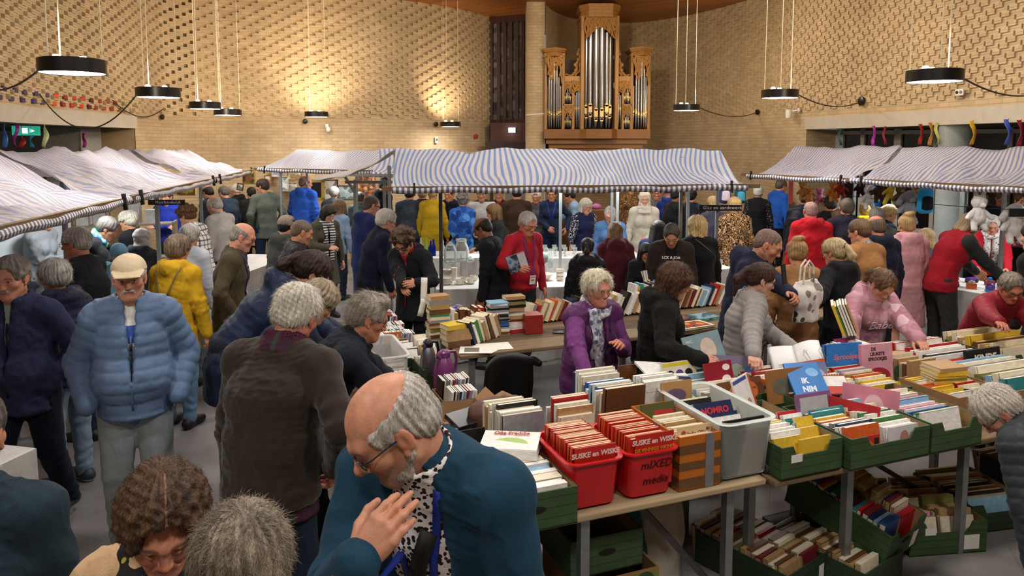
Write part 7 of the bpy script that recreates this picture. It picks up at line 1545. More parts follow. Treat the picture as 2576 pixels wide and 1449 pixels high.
front_book(Matrix.Translation(ST(1.79,.45,TZ+.17))@Matrix.Rotation(BA-.2,4,'Z')@Matrix.Rotation(.75,4,'X'),.22,.24,.014,'#2f79c0','bright blue picture book with white letters lying across the crate',[('t',-.01,.06,.05,'NIM','#e8eef4',.1,.002),('t',-.02,.115,.05,'IK','#e8eef4',.1,.002),('o',.05,.17,.04,.03,'#7fb0dc')])
front_book(Matrix.Translation(ST(1.72,.56,TZ+.12))@Matrix.Rotation(BA,4,'Z')@Matrix.Rotation(pi/2-.2,4,'X'),.34,.2,.014,'#9a6b3c','brown picture book with grey animals standing behind the blue book',[('o',-.06,.1,.07,.05,'#6b6a5a'),('o',.08,.09,.05,.05,'#b98a54')])
front_book(Matrix.Translation(ST(1.98,.66,TZ+.13))@Matrix.Rotation(BA+.06,4,'Z')@Matrix.Rotation(pi/2-.35,4,'X'),.3,.18,.016,'#7f86b0','blue-grey picture book with orange edge, second row',[('r',0,.172,.3,.016,'#d0603a'),('o',.04,.08,.08,.05,'#b9bcd0')])
sp=front_book(Matrix.Translation(ST(1.95,.44,TZ+.18))@Matrix.Rotation(BA-.35,4,'Z')@Matrix.Rotation(.5,4,'X'),.2,.15,.014,'#b8382c','red spiral-bound notebook lying beside the blue book',[('r',0,.1,.19,.08,'#d8d4cc')],'book')
mb=MB()
for k in range(12):mb.lathe([(.006,-.0012),(.009,0),(.006,.0012)],(-.09+k*.0165,.152,-.005),10,Matrix.Rotation(pi/2,4,'Y'),caps=False)
mb.build('spiral_wire',M_black,sp)
scrate(2.26,2.56,.44,.86,.15,'green crate of thin yellow pocket books, second row',group=CG)
row(18,ST(2.28,.47,TZ+.02),E2,E1,(.02,.25,.16),['yellow','white','cream','yellow','yellow','cream','orange','yellow','tan','cream','white','red','lilac','cream','red','white','tan','cream'],'of the crate of thin yellow pocket books','thin pocket books on the second row',seed=65,lean=12,pm=M_page)
# orange box, brown carton, far row
bx=scrate(2.58,2.98,.14,.56,.17,'low carton of yellow pocket books with a stack on top',M_card,notch=True,name='carton',cat='box')
row(14,ST(2.60,.17,TZ+.02),E2,E1,(.022,.18,.15),['white','cream','yellow','orange','yellow','yellow','red','yellow','orange','yellow','white','tan','yellow','yellow'],'of the left half of the low carton','pocket books in the low carton, left half',seed=71,lean=12,pm=M_page,spine='up')
row(12,ST(2.79,.17,TZ+.02),E2,E1,(.024,.17,.15),['tan','white','black','cream','orange','red','cream','white','orange','yellow','tan','white'],'of the right half of the low carton','pocket books in the low carton, right half',seed=72,lean=12,pm=M_page)
stack(6,ST(2.80,.42,TZ+.15),12,(.02,.16,.22),['yellow','yellow','olive','yellow','yellow','tan'],'of the yellow stack on the low carton','stack of yellow pocket books',seed=73,pm=M_page)
crate(SM(3.36,.10,TZ,0),.68,.5,.17,'long brown carton of large pale books at the right edge',M_card,notch=False,name='carton',cat='box')
row(10,ST(3.06,.15,TZ+.01),E2,E1,(.03,.56,.2),['teal','cream','skyblue','grey','olive','cream','white','grey','cream','skyblue'],'of the long brown carton','large books in the long brown carton','picture_book',seed=74,lean=16,pm=M_pagew,word='large book')
scrate(2.24,2.98,.80,1.14,.15,'green crate behind the tall blue book, back row',group=CG)
front_book(Matrix.Translation(ST(2.42,.84,TZ+.05))@Matrix.Rotation(BA-.12,4,'Z')@Matrix.Rotation(pi/2-.12,4,'X'),.3,.28,.02,'#2d76c4','tall bright blue picture book in the back row',[('t',.02,.19,.05,'Sprookjes','#d8707a',.3,.001),('r',-.14,.14,.012,.27,'#1f2a4c')])
front_book(Matrix.Translation(ST(2.66,.78,TZ+.03))@Matrix.Rotation(BA-.1,4,'Z')@Matrix.Rotation(pi/2-.12,4,'X'),.25,.29,.03,'#d79aa8','pink picture book of fairy tales facing the camera in the back row',[('t',-.03,.255,.03,'DE','#3a2a3a',0,.001),('t',-.0,.222,.03,'LEUKSTE','#3a2a3a',0,.001),('t',.0,.188,.03,'SPROOKJES','#3a2a3a',0,.001),('o',.0,.07,.1,.06,'#a8243c'),('o',.03,.07,.04,.03,'#d8a24a')])
row(12,ST(2.44,.9,TZ+.02),E1,E2,(.028,.2,.24),['navy','skyblue','blue','white','grey','cream','green','red','white','skyblue','cream','tan'],'from the tall blue book in the back row','upright books in the back row',seed=75,lean=-6,pm=M_pagew,frm='left')
row(9,ST(2.86,.70,TZ+.02),E2,E1,(.03,.26,.17),['tan','brown','cream','tan','brown','cream','tan','cream','brown'],'of the old brown books beside the pink one','old brown books in the back row',seed=76,lean=4,pm=M_paged)
front_book(Matrix.Translation(ST(2.66,1.06,TZ+.09))@Matrix.Rotation(BA,4,'Z')@Matrix.Rotation(pi/2-.2,4,'X'),.16,.2,.014,'#a0437a','magenta book under the hand of the girl in pink',[])
scrate(3.04,3.66,.66,1.12,.17,'black carton of large books in front of the red puffer',flat('#1c1c1e',.6),notch=False,name='carton',cat='box')
row(13,ST(3.07,.70,TZ+.02),E2,E1,(.028,.5,.19),['white','black','white','red','white','cream','red','white','pink','white','red','cream','black'],'of the black carton before the red puffer','large books in the black carton',seed=77,lean=10,pm=M_pagew)
front_book(Matrix.Translation(ST(3.50,.64,TZ+.04))@Matrix.Rotation(BA,4,'Z')@Matrix.Rotation(pi/2-.15,4,'X'),.34,.2,.02,'black','black book with bold white heading at the right edge',[('t',.02,.13,.075,'KINDE','#e8e6e0',0,.003)])
front_book(Matrix.Translation(ST(3.34,.70,TZ+.16))@Matrix.Rotation(BA-.05,4,'Z')@Matrix.Rotation(.35,4,'X'),.3,.12,.03,'red','red book lying on the books of the black carton',[])
scrate(3.7,4.4,.62,1.12,.17,'green crate of old yellow books under the hand of the red puffer',group=CG)
row(14,ST(3.73,.66,TZ+.03),E2,E1,(.03,.55,.19),['cream','tan','cream','yellow','tan','cream','brown','yellow','cream','tan','white','cream','tan','cream'],'of the crate under the red puffer\'s hand','old books under the red puffer\'s hand',seed=78,lean=10,pm=M_paged)
# --- crates under the tables and on the floor
def fcrate(x,y,z,yaw,w,d,h,label,tilt=0,outer=None,**k):
 M=Matrix.Translation((x,y,z))@Matrix.Rotation(math.radians(yaw),4,'Z')@Matrix.Rotation(math.radians(tilt),4,'X')@Matrix.Translation((0,-d/2,0))
 return crate(M,w,d,h,label,outer or M_crate,group=CG,**k),M
def frow(M,n,x0,y0,along,across,dims,cols,where,group,**k):
 R=M.to_3x3();before=set(o.name for o in COL.objects)if False else None
 row(n,(0,0,0),along,across,dims,cols,where,group,**k)
def local_row(M,n,p0,al,ac,dims,cols,where,group,**k):
 a=len(bpy.data.objects);names=set(bpy.data.objects.keys());row(n,p0,al,ac,dims,cols,where,group,**k)
 for nm in set(bpy.data.objects.keys())-names:
  o=bpy.data.objects[nm]
  if o.parent is None:o.matrix_world=M@o.matrix_basis
OLD=['tan','brown','cream','tan','maroon','cream','brown','tan','olive','cream','brown','tan','red','cream','tan','navy','cream','brown']
_,M=fcrate(1.42,4.02,0,38,.40,.60,.19,'dark green floor crate of brown paperbacks, lower left',outer=M_crated,notch=False,stickers=((.13,.1,.05,.08),))
local_row(M,18,(-.18,.03,.015),(0,1,0),(1,0,0),(.03,.17,.19),OLD,'of the left column of the lower left floor crate','paperbacks in the lower left floor crate, left column',kind='paperback',lean=6,seed=81,pm=M_paged,spine='up',vary=.08)
local_row(M,17,(.02,.03,.03),(0,1,0),(1,0,0),(.031,.17,.17),OLD[4:]+OLD[:4],'of the right column of the lower left floor crate','paperbacks in the lower left floor crate, right column',kind='paperback',lean=6,seed=82,pm=M_paged,spine='up',vary=.08)
_,M=fcrate(1.86,4.05,0,36,.40,.58,.18,'dark green floor crate half hidden beneath the tilted one',outer=M_crated,notch=False)
local_row(M,16,(-.16,.03,.015),(0,1,0),(1,0,0),(.032,.2,.18),['cream','tan','brown'],'of the crate beneath the tilted one','paperbacks beneath the tilted crate',kind='paperback',lean=4,seed=83,pm=M_paged,spine='up')
_,M=fcrate(2.02,4.22,.20,218-180,.42,.62,.2,'tilted green crate of bright children\'s books on the floor',tilt=14,outer=M_crate,hole=True,stickers=((.12,.07,.06,.1),))
local_row(M,12,(-.19,.05,.012),(0,1,0),(1,0,0),(.028,.17,.2),['blue','skyblue','navy','maroon','red','teal','maroon','purple','blue','red','teal','blue'],'of the left column of the tilted crate','bright books in the tilted crate, left column',kind='paperback',lean=6,seed=84,spine='up',pm=M_pagew,vary=.05)
local_row(M,8,(-.19,.40,.012),(0,1,0),(1,0,0),(.026,.17,.2),['yellow','red','blue','maroon','red','maroon','olive','tan'],'of the far end of the tilted crate','bright books at the far end of the tilted crate',kind='paperback',lean=6,seed=85,spine='up',pm=M_pagew,vary=.05)
local_row(M,17,(.01,.04,.02),(0,1,0),(1,0,0),(.032,.18,.22),['red','cream','maroon','navy','tan','cream','tan','cream','tan','yellow','cream','tan','cream','tan','cream','teal','navy'],'of the right column of the tilted crate','books in the tilted crate, right column',kind='paperback',lean=6,seed=86,spine='up',pm=M_paged)
_,M=fcrate(2.58,4.46,0,7,.5,.52,.2,'green floor crate of yellowed paperbacks, lower right, with two stickers',stickers=((-.12,.15,.07,.045),(.15,.07,.1,.09)))
local_row(M,15,(-.22,.04,.015),(0,1,0),(1,0,0),(.03,.2,.2),['cream','pink','tan','cream','brown','cream','tan','brown','cream','tan','brown','tan','cream','brown','tan'],'of the left column of the lower right floor crate','paperbacks in the lower right floor crate, left column',kind='paperback',lean=14,seed=87,pm=M_paged)
local_row(M,15,(.0,.04,.02),(0,1,0),(1,0,0),(.03,.22,.19),['cream','tan','cream','brown','tan','olive','brown','cream','brown','tan','brown','olive','tan','brown','tan'],'of the right column of the lower right floor crate','paperbacks in the lower right floor crate, right column',kind='paperback',lean=14,seed=88,pm=M_paged)
_,M=fcrate(3.06,4.72,0,12,.46,.5,.18,'green floor crate with a blue sea picture book at its front',outer=M_crated)
local_row(M,12,(-.2,.05,.015),(0,1,0),(1,0,0),(.035,.38,.17),['skyblue','cream','black','brown','tan','black','grey','brown','tan','black','brown','olive'],'of the floor crate with the blue sea book','books in the floor crate with the blue sea book',kind='paperback',lean=14,seed=89,pm=M_paged)
_,M=fcrate(3.75,5.0,0,20,.6,.5,.22,'black floor carton of old books under the right table',outer=flat('#211f1e',.7),notch=False)
local_row(M,14,(-.26,.05,.015),(0,1,0),(1,0,0),(.032,.45,.19),['brown','tan','black','brown','olive','tan','brown'],'of the black floor carton','old books in the black floor carton',kind='paperback',lean=16,seed=90,pm=M_paged)
crate(SM(.27,.2,.345),.4,.42,.19,'empty green crate on the apple carton under the left table',M_crate,group=CG,notch=False,hole=True)
ap=crate(SM(.33,.17,0),.44,.46,.33,'brown fruit carton printed with the word apples under the table',M_card,notch=False,name='fruit_carton',cat='box',stickers=((-.13,.2,.085,.07),(.12,.13,.09,.12),(-.1,.05,.1,.05)))
print_on(Matrix.Translation((0,-.0009,0))@Matrix.Rotation(pi/2,4,'X'),[('r',-.0,.29,.43,.05,'#7a8a3a'),('o',-.16,.26,.06,.05,'#b8762c'),('t',.01,.2,.07,'apples','#3f6a2a',.05,.003),('t',.0,.14,.026,'Natural','#4a5a2a'),('o',.14,.28,.05,.04,'#33502a'),('r',.12,.1,.07,.025,'#2a2622')],ap)
crate(SM(-.22,.3,0),.26,.4,.42,'black bin standing on the floor under the left crate',flat('#1d1b1d',.6),notch=False,name='waste_bin',cat='bin')
def soft_bag(name,M,w,d,h,mat,label,cat='bag',handles=True,lump=.02):
 F=Field((-w,-d,-.02),(w,d,h+.05),.012);F.eseg((0,0,.03),(0,0,h*.7),(1,0,0),(w*.48,d*.45),(w*.5,d*.4),.04);F.eseg((0,0,h*.5),(0,0,h),(1,0,0),(w*.5,d*.3),(w*.46,d*.12),.05);F.half((0,0,0),(0,0,-1));V,Fc=F.mesh();N=normals(V,Fc);V=V+N*(wav(V,16,4)*lump)[:,None]
 r=empty(name);r.matrix_world=M;tag(r,label,cat);mesh_obj('body',V,Fc,mat,r,smooth=True)
 if handles:
  for y in(-.02,.02):mb=MB();mb.tube([(-w*.22,y,h*.96),(-w*.18,y,h+.12),(0,y,h+.17),(w*.18,y,h+.12),(w*.22,y,h*.96)],.008,6);mb.build('handle',mat,r)
 return r
soft_bag('tote_bag',SM(.66,.55),.3,.24,.55,cloth('#2f5f6b'),'teal cloth bag standing under the plank table',handles=False).location.z=0
soft_bag('tote_bag',SM(.76,.5),.26,.24,.6,cloth('#b5aea2'),'white cotton bag standing under the plank table beside the teal one',handles=False).location.z=0
# ------------------------------------------------------------------ middle table: stacks and rows of old books
T2C=['tan','brown','cream','olive','tan','brown','grey','cream','green','brown','tan','grey']
G2='the middle plank table'
stack(13,ST(.235,3.16,TZ),25,(.03,.13,.19),T2C,'of the tall book stack by the paper sign','tall book stack by the paper sign','hardback',seed=1,pm=M_page)
stack(4,ST(.32,2.92,TZ),30,(.04,.16,.23),['brown','tan','tan','yellow'],'of the low stack topped with a yellow book','low stack topped with a yellow book','hardback',seed=2,pm=M_page)
row(10,ST(.47,2.86,TZ),E1*.8+E2*.5,E2*.8-E1*.5,(.036,.15,.22),['navy','white','green','cream','tan','white','brown','cream','tan','brown'],'of the leaning row before the compact disc tower','leaning books on the middle table','hardback',seed=3,lean=-22,frm='left',pm=M_page)
row(10,ST(.36,3.3,TZ),E1,E2,(.035,.14,.20),['cream','white','tan','brown','maroon','brown','tan','brown','red','red'],'of the back row behind the leaning books','back row on the middle table','hardback',seed=4,lean=0,frm='left',pm=M_page)
stack(18,ST(.76,3.12,TZ),16,(.016,.14,.19),['tan','brown','cream','grey','navy','blue','blue','grey','black','grey','black','grey','white','grey','black','grey','white','skyblue'],'of the disc tower','tower of disc cases on the middle table','compact_disc',seed=5,word='disc case',pm=M_pagew)
stack(13,ST(.93,3.16,TZ),20,(.026,.13,.18),['red','white','white','cream','maroon','tan','cream','grey','tan','black','olive','black','tan'],'of the book tower beside the disc tower','book tower beside the disc tower','hardback',seed=6,pm=M_page)
bx=SM(1.07,3.06,TZ,-4);o=MB().box((-.08,-.06,0),(.08,.1,.17)).build('book_slipcase',flat('#8f2420',.5,var=.15));o.matrix_world=bx;tag(bevel(o),'red slipcase of books standing beside the book tower','slipcase')
row(20,ST(1.12,3.34,TZ),E1,E2,(.03,.15,.21),['cream','grey','red','tan','cream','tan','cream','orange','cream','tan','maroon','cream','navy','black','tan','cream'],'of the leaning row beside the red slipcase','leaning row beside the red slipcase','hardback',seed=7,lean=24,frm='left',pm=M_page)
row(17,ST(1.72,3.3,TZ),E1,E2,(.032,.15,.22),['white','cream','black','cream','white','white','tan','cream'],'of the row behind the smiling woman','row of books behind the smiling woman','hardback',seed=8,lean=26,frm='left',pm=M_pagew)
stack(4,ST(1.68,2.86,TZ),20,(.035,.15,.22),['cream','cream','tan','navy'],'of the stack with a navy book on top','stack topped with a navy book','hardback',seed=9,pm=M_page)
row(28,ST(2.36,3.36,TZ),E1,E2,(.028,.15,.21),['brown','tan','maroon','cream','brown','cream','skyblue','white','skyblue','navy','cream','red','tan','white'],'of the long row behind the black hood','long row of books behind the black hood','hardback',seed=10,lean=24,frm='left',pm=M_pagew)
row(20,ST(2.4,3.6,TZ),E1,E2,(.03,.15,.24),['white','yellow','teal','maroon','cream','navy','white','brown','cream','skyblue'],'of the hindmost row behind the black hood','hindmost row of books behind the black hood','hardback',seed=12,lean=10,frm='left',pm=M_pagew)
pn=empty('painting');pn.matrix_world=SM(2.52,2.72,TZ+.005,6);tag(pn,'framed red and brown print lying on the middle table','painting');MB().box((-.17,-.11,0),(.17,.11,.02)).build('frame',flat('#e2d6b6',.5),pn);MB().box((-.14,-.085,.02),(.14,.085,.022)).build('picture',blotch('#7a4a2c',['#a33a24','#c8803c','#5a2a1c'],14,.6),pn)
o=MB().box((-.17,-.06,0),(.17,.06,.015)).build('magazine',cover(['#5a3a30','#8a5a4a','#3f5560'],3));o.matrix_world=SM(2.56,3.0,TZ,10);tag(o,'brown illustrated magazine lying behind the framed print','magazine')
o=MB().box((-.13,-.1,0),(.13,.1,.03)).build('book',cover(['#4f7f86','#7fa3a8','#3a5a60'],5));o.matrix_world=SM(2.8,2.95,TZ,10);tag(o,'teal picture book lying flat behind the framed print','book')
mg=empty('mug',ST(1.36,2.92,TZ+.014));tag(mg,'white mug standing on a dark tray on the middle table','mug');MB().lathe([(.03,0),(.036,.005),(.036,.085),(.033,.085),(.032,.01),(0,.008)],n=20).build('cup',flat('#e6e0d6',.3),mg,True);MB().tube([(.034,0,.07),(.06,0,.06),(.06,0,.035),(.034,0,.022)],.006,8).build('handle',flat('#e6e0d6',.3),mg,True)
o=MB().box((-.17,-.05,0),(.17,.08,.012)).build('tray',flat('#26201c',.4));o.matrix_world=SM(1.4,2.93,TZ,-25);tag(bevel(o),'dark tray under the white mug on the middle table','tray')
for k,(s_,t_,w_,d_,rz,lab)in enumerate(((.42,2.7,.20,.26,70,'printed white sheet at the front corner of the middle table'),(.60,2.75,.21,.28,82,'long white sheet lying behind the printed one'),(.50,2.72,.2,.24,40,'cream sheet half under the printed sheet'))):
 mb=MB();mb.box((-w_/2,-d_/2,0),(w_/2,d_/2,.0015));o=mb.build('paper_sheet',flat('#ece7da',.7,var=.03));o.matrix_world=SM(s_,t_,TZ+.001+.002*(2-k),rz);tag(o,lab,'paper','papers on the middle table')
 if k==0:mb=MB();mb.box((-.06,-.03,.0016),(.06,.09,.0024));mb.build('printed_patch',flat('#77736c',.6),o)
fl=empty('flower_pot',ST(.44,3.42,TZ));tag(fl,'bunch of lilac artificial flowers behind the book stacks','flowers');MB().lathe([(.03,0),(.04,.1),(.036,.1),(.0,.02)],n=14).build('pot',flat('#4a5a62',.4),fl,True)
r=random.Random(4)
for k in range(16):
 a=r.uniform(0,6.3);q=r.uniform(.02,.09);z=.17+r.uniform(0,.07);b=empty_child('bloom',fl);MB().tube([(0,0,.08),(q*.5*math.cos(a),q*.5*math.sin(a),.14),(q*math.cos(a),q*math.sin(a),z)],.0025,5).build('stem',flat('#4c6a3c'),b)
 mb=MB()
 for j in range(5):mb.ball((q*math.cos(a)+.012*math.cos(j*1.26),q*math.sin(a)+.012*math.sin(j*1.26),z),(.011,.011,.006),5)
 mb.build('petals',flat('#8d7cc0',.6),b,True)
sg=empty('paper_sign',ST(.17,3.28,TZ));tag(sg,'tall white paper sign on a dark stick beside the book stack','sign');MB().bar((0,0,0),(0,0,.48),.016).build('stick',flat('#2a211b'),sg)
for i,(z,h_,w_,x,rt)in enumerate(((.30,.22,.055,-.03,.05),(.18,.16,.05,-.06,.25))):mb=MB();mb.grid([[(-w_/2,.004*math.sin(q*3),h_*q/4),(w_/2,.004*math.sin(q*3+1),h_*q/4)]for q in range(5)]);o=mb.build('sheet',flat('#e9e4d6',.7,var=.02),sg,True);o.matrix_local=Matrix.Translation((x,-.012-.01*i,z))@Matrix.Rotation(rt,4,'Y');m=o.modifiers.new('t','SOLIDIFY');m.thickness=.002
# --- compact disc table
def tray(s0,s1,t0,t1,h,label,col='#191919',z=TZ):return crate(SM((s0+s1)/2,t0,z),s1-s0,t1-t0,h,label,flat(col,.5),notch=False,name='tray',cat='tray',group='dark trays of discs')
CDC=['grey','white','black','cream','grey','navy','white','skyblue','red','grey','lilac','white']
def cds(n,s,t,al,ac,where,seed,z=TZ,lean=8,h=.125):row(n,ST(s,t,z+.01),al,ac,(.0105,.14,h),CDC[seed%5:]+CDC[:seed%5],where,'discs '+where,'compact_disc',lean=lean,seed=seed,word='disc case',pm=M_pagew,vary=.04)
tray(-.34,.0,3.5,3.95,.08,'black tray of discs at the far end of the narrow disc table')
cds(22,-.32,3.55,E1,E2,'in the near row of the far black tray',1);cds(22,-.32,3.74,E1,E2,'in the far row of the far black tray',2)
o=MB().box((-.035,-.002,-.02),(.035,0,.02)).build('price_card',M_lab);o.matrix_world=SM(-.06,3.49,TZ+.045);tag(o,'white price card on the far black disc tray','price card')
tray(-.36,-.02,2.9,3.4,.07,'black tray of discs in the middle of the disc table');cds(24,-.34,2.93,E1,E2,'in the near row of the middle black tray',3);cds(22,-.34,3.1,E1,E2,'in the middle row of the middle black tray',4);cds(22,-.33,3.25,E1,E2,'in the back row of the middle black tray',5)
front_book(Matrix.Translation(ST(-.2,2.915,TZ+.03))@Matrix.Rotation(BA,4,'Z')@Matrix.Rotation(pi/2-.1,4,'X'),.14,.125,.01,'#c0703c','orange disc case facing forward in the middle black tray',[('r',0,.06,.1,.05,'#d89a5c')],'book')
o=MB().box((-.1,-.07,0),(.1,.07,.012)).build('compact_disc',flat('#8a3a34',.3));o.matrix_world=SM(-.18,3.62,TZ+.14);tag(bevel(o,.002),'red-brown disc box lying across the far black tray','CD')
scrate(-.26,.0,2.25,2.8,.13,'green crate of discs and paperbacks on the disc table',M_crated,group=CG)
row(12,ST(-.24,2.3,TZ+.02),E2,E1,(.03,.1,.14),['white','navy','cream','black','white','tan'],'of the left column of the small green crate','small books in the green disc crate',seed=14,lean=18,pm=M_pagew);row(11,ST(-.11,2.3,TZ+.03),E2,E1,(.032,.1,.15),['cream','white','tan','cream','lilac'],'of the right column of the small green crate','small books in the green disc crate, right',seed=15,lean=18,pm=M_pagew)
scrate(-.22,-.02,1.9,2.2,.14,'small green crate of white-spined tapes near the purple flask',M_crated,group=CG);row(9,ST(-.2,1.92,TZ+.02),E2,E1,(.028,.16,.13),['white','black','white','cream'],'of the small crate near the purple flask','tapes near the purple flask',seed=16,lean=16,word='tape',pm=M_pagew)
tub(SM(-.45,1.95,TZ),.34,.62,.24,'clear plastic bin of discs in front of the bending man',glass('#f2f2f0',.3,.3),taper=.9)
for k in range(2):row(20,ST(-.58+.16*k,2.0,TZ+.02),E2,E1,(.013,.13,.12),['white','cream','grey','white','tan'],f'of the {("left", "right")[k]} column of the clear disc bin',f'discs in the clear bin, {("left", "right")[k]} column','compact_disc',seed=17+k,word='disc case',pm=M_pagew)
tray(-.2,.02,1.27,1.75,.06,'wooden tray with blocks of discs below the purple flask','#8a6a48')
cds(13,-.19,1.38,E1,E2,'in the near block of the wooden tray',6,h=.14);cds(14,-.19,1.56,E1,E2,'in the far block of the wooden tray',7,h=.16)
crate(SM(-.25,.78,TZ),.36,.46,.15,'low black carton with cassettes, discs and a black box',flat('#211f20',.6),notch=False,name='carton',cat='box',flaps=True)
row(14,ST(-.12,.84,TZ+.01),E2,E1,(.02,.1,.12),['black','pink','white','grey','tan','red','white','olive'],'of the right column of the low black carton','cassettes in the low black carton',seed=19,word='cassette',pm=M_pagew,kind='compact_disc');row(9,ST(-.40,.84,TZ+.01),E2,E1,(.02,.12,.10),['pink','white','lilac','white','navy'],'of the left column of the low black carton','discs in the low black carton',seed=20,word='disc case',pm=M_pagew,kind='compact_disc')
o=MB().box((-.09,-.07,0),(.09,.07,.03)).build('disc_box',flat('#1c1a22',.3));o.matrix_world=SM(-.22,.98,TZ+.12,20)@Matrix.Rotation(.3,4,'X');tag(bevel(o),'glossy black box leaning in the low black carton','box')
crate(SM(-.78,.35,TZ),.34,.5,.2,'black crate with a green spiral notebook, left of the bald man',flat('#161616',.55),notch=False,name='crate',cat='crate',stickers=((-.1,.1,.05,.08),))
front_book(Matrix.Translation(ST(-.76,.42,TZ))@Matrix.Rotation(BA,4,'Z')@Matrix.Rotation(pi/2-.3,4,'X'),.22,.3,.014,'#7d8c3a','green and white spiral notebook standing in the black crate',[('r',.0,.2,.17,.08,'#e6e2da'),('t',.0,.2,.05,'AG','#b8384a',0,.002)],'book')
def flask(s,t,R,H,col,label,metal=False):
 o=empty('vacuum_flask',ST(s,t,TZ),BA+.4);tag(o,label,'vacuum flask','vacuum flasks on the disc table');m=flat(col,.3,.0 if not metal else.9,.04,3)
 MB().lathe([(R*.9,0),(R,.01),(R*1.02,H*.3),(R*.98,H*.55),(R*.72,H*.76),(R*.5,H*.84),(R*.46,H*.86)],n=28).build('body',m,o,True)
 MB().lathe([(R*.55,H*.84),(R*.6,H*.88),(R*.55,H*.95),(R*.3,H),(0,H*1.01)],n=24).build('lid',m if not metal else M_black,o,True)
 MB().tube([(R*.5,0,H*.93),(R*1.3,0,H*.9),(R*1.5,0,H*.7),(R*1.3,0,H*.45),(R*.98,0,H*.4)],.011,8).build('handle',m if not metal else M_black,o,True);MB().tube([(-R*.45,0,H*.86),(-R*.85,0,H*.93)],[.02,.012],8).build('spout',m,o,True)
flask(-.10,1.80,.072,.30,'#713364','purple vacuum flask standing on the disc table');flask(-.16,1.99,.06,.33,'#8c8c90','black and steel vacuum flask behind the purple one',True)
cp=empty('paper_cup',ST(-.25,1.78,TZ));tag(cp,'red paper cup with a pink spoon beside the purple flask','cup');MB().lathe([(.026,0),(.036,.05),(.034,.05),(.025,.005),(0,.004)],n=18).build('cup',flat('#b8433a',.5),cp,True);MB().tube([(0,0,.03),(.03,.02,.08)],.004,6).build('spoon',flat('#d88a86'),cp)
# --- chairs, bag, jacket behind the counter
def shell_chair(s,t,rz,col,label,wood_=False):
 c=empty('shell_chair',ST(s,t),BA+math.radians(rz));tag(c,label,'chair',None);m=flat(col,.4,var=.05)if not wood_ else wood(col)
 back=[[((x-.5)*(.42-.05*abs(q-.5)),.17+.03*q-.06*(x-.5)**2*4*-1,.50+.42*q-.05*(abs(x-.5)*2)**3*q)for x in[i/8 for i in range(9)]]for q in[i/8 for i in range(9)]]
 seat=[[((x-.5)*.43,-.21+.38*q,.44+.02*(abs(x-.5)*2)**2+.03*q**6)for x in[i/8 for i in range(9)]]for q in[i/8 for i in range(9)]]
 for nm,g in(('backrest',back),('seat',seat)):mb=MB();mb.grid(g);o=mb.build(nm,m,c,True);q=o.modifiers.new('thick','SOLIDIFY');q.thickness=.012
 ch=flat('#a8a8aa',.2,.9)
 for x in(-.18,.18):
  for y in(-.17,.17):mb=MB();mb.tube([(x,y,.43),(x*1.15,y*1.2,0)],.011,8);mb.build('leg',ch,c,True)
  mb=MB();mb.tube([(x,.16,.43),(x,.2,.56)],.01,8);mb.build('back_bracket',ch,c,True)
 return c
shell_chair(.42,2.28,188,'#151515','black shell chair on chrome legs behind the counter')
shell_chair(1.18,1.72,170,'#a0632f','chair with bent wooden backrest beside the smiling woman',True)
bg=soft_bag('shoulder_bag',SM(-.02,.98,TZ),.3,.2,.2,flat('#5f4234',.55,var=.2),'brown leather bag with curled flap beside the tall comics',handles=False,lump=.015);mb=MB();mb.tube([ST(q,w,z)-bg.location for q,w,z in((-.13,.95,.86),(-.09,.98,.97),(.02,1.0,1.01),(.12,.98,.96),(.14,.95,.84))],[.022,.028,.03,.028,.02],10);o=mb.build('flap_roll',flat('#8a6248',.5,var=.15),None,True);o.matrix_world=Matrix.Translation(bg.location);o.parent=bg;o.matrix_parent_inverse=bg.matrix_world.inverted()
gb_=crate(SM(.12,2.75,0),.34,.3,.30,'dark green crate with a yellow printed lid under the middle table',M_crated,group=CG,notch=False);o=MB().box((-.17,0,.30),(.17,.3,.31)).build('lid',flat('#c3cf8c',.6),gb_);MB().box((-.16,.12,.3105),(.16,.26,.312)).build('printed_patch',flat('#d3c83c',.6),gb_)
for q,(s_,t_,lab)in enumerate(((.86,1.95,'open black case with discs on the floor behind the smiling woman'),(.72,1.5,'dark open case of discs on the floor beside the counter'))):
 crate(SM(s_,t_,0),.46,.34,.16,lab,flat('#1a1a1b',.5),notch=False,name='case',cat='case');row(12,ST(s_-.2,t_+.06,.02),E1,E2,(.02,.14,.13),['grey','red','blue','white','black','maroon'],f'in the {("far", "near")[q]} dark floor case',f'discs in the {("far", "near")[q]} floor case','compact_disc',lean=20,seed=33+q,word='disc case',pm=M_pagew,frm='left')
 # --- held things
def held(M,name,parts,label,cat):
 r=empty(name);r.matrix_world=M;tag(r,label,cat)
 for nm,mb,mt in parts:mb.build(nm,mt,r,False)
 return r
A_=at_y(1786,884,4.74);r=front_book(axes(A_-Vector((0,0,.1)),(1,.25,.18),(-.25,.35,.9),(.2,-1,.4)),.27,.22,.01,'#7f969b','grey-blue picture book with a pale moon held by the woman in the black hood',[('o',.03,.11,.055,.075,'#cfb9a6'),('t',-.09,.18,.03,'WC','#dfe6e6'),('r',.1,.04,.03,.01,'#b8c4c6')])
A_=at_y(2003,908,4.78);rows=[]
op=empty('open_magazine',A_);tag(op,'open white magazine being read by the woman in the pale puffer','magazine')
for k,(sx,c)in enumerate(((1,.5),(-1,.1))):
 rows=[[(sx*.165*q/8,.24*(j-.5)*.9,.05*math.sin(q/8*2.4)*(1 if sx>0 else.3)+.012*j)for j in(0,1)]for q in range(9)];mb=MB();mb.grid(rows if sx>0 else[x[::-1]for x in rows]);o=mb.build('page',flat('#e8e6e2',.6,var=.03),op,True);m=o.modifiers.new('t','SOLIDIFY');m.thickness=.004
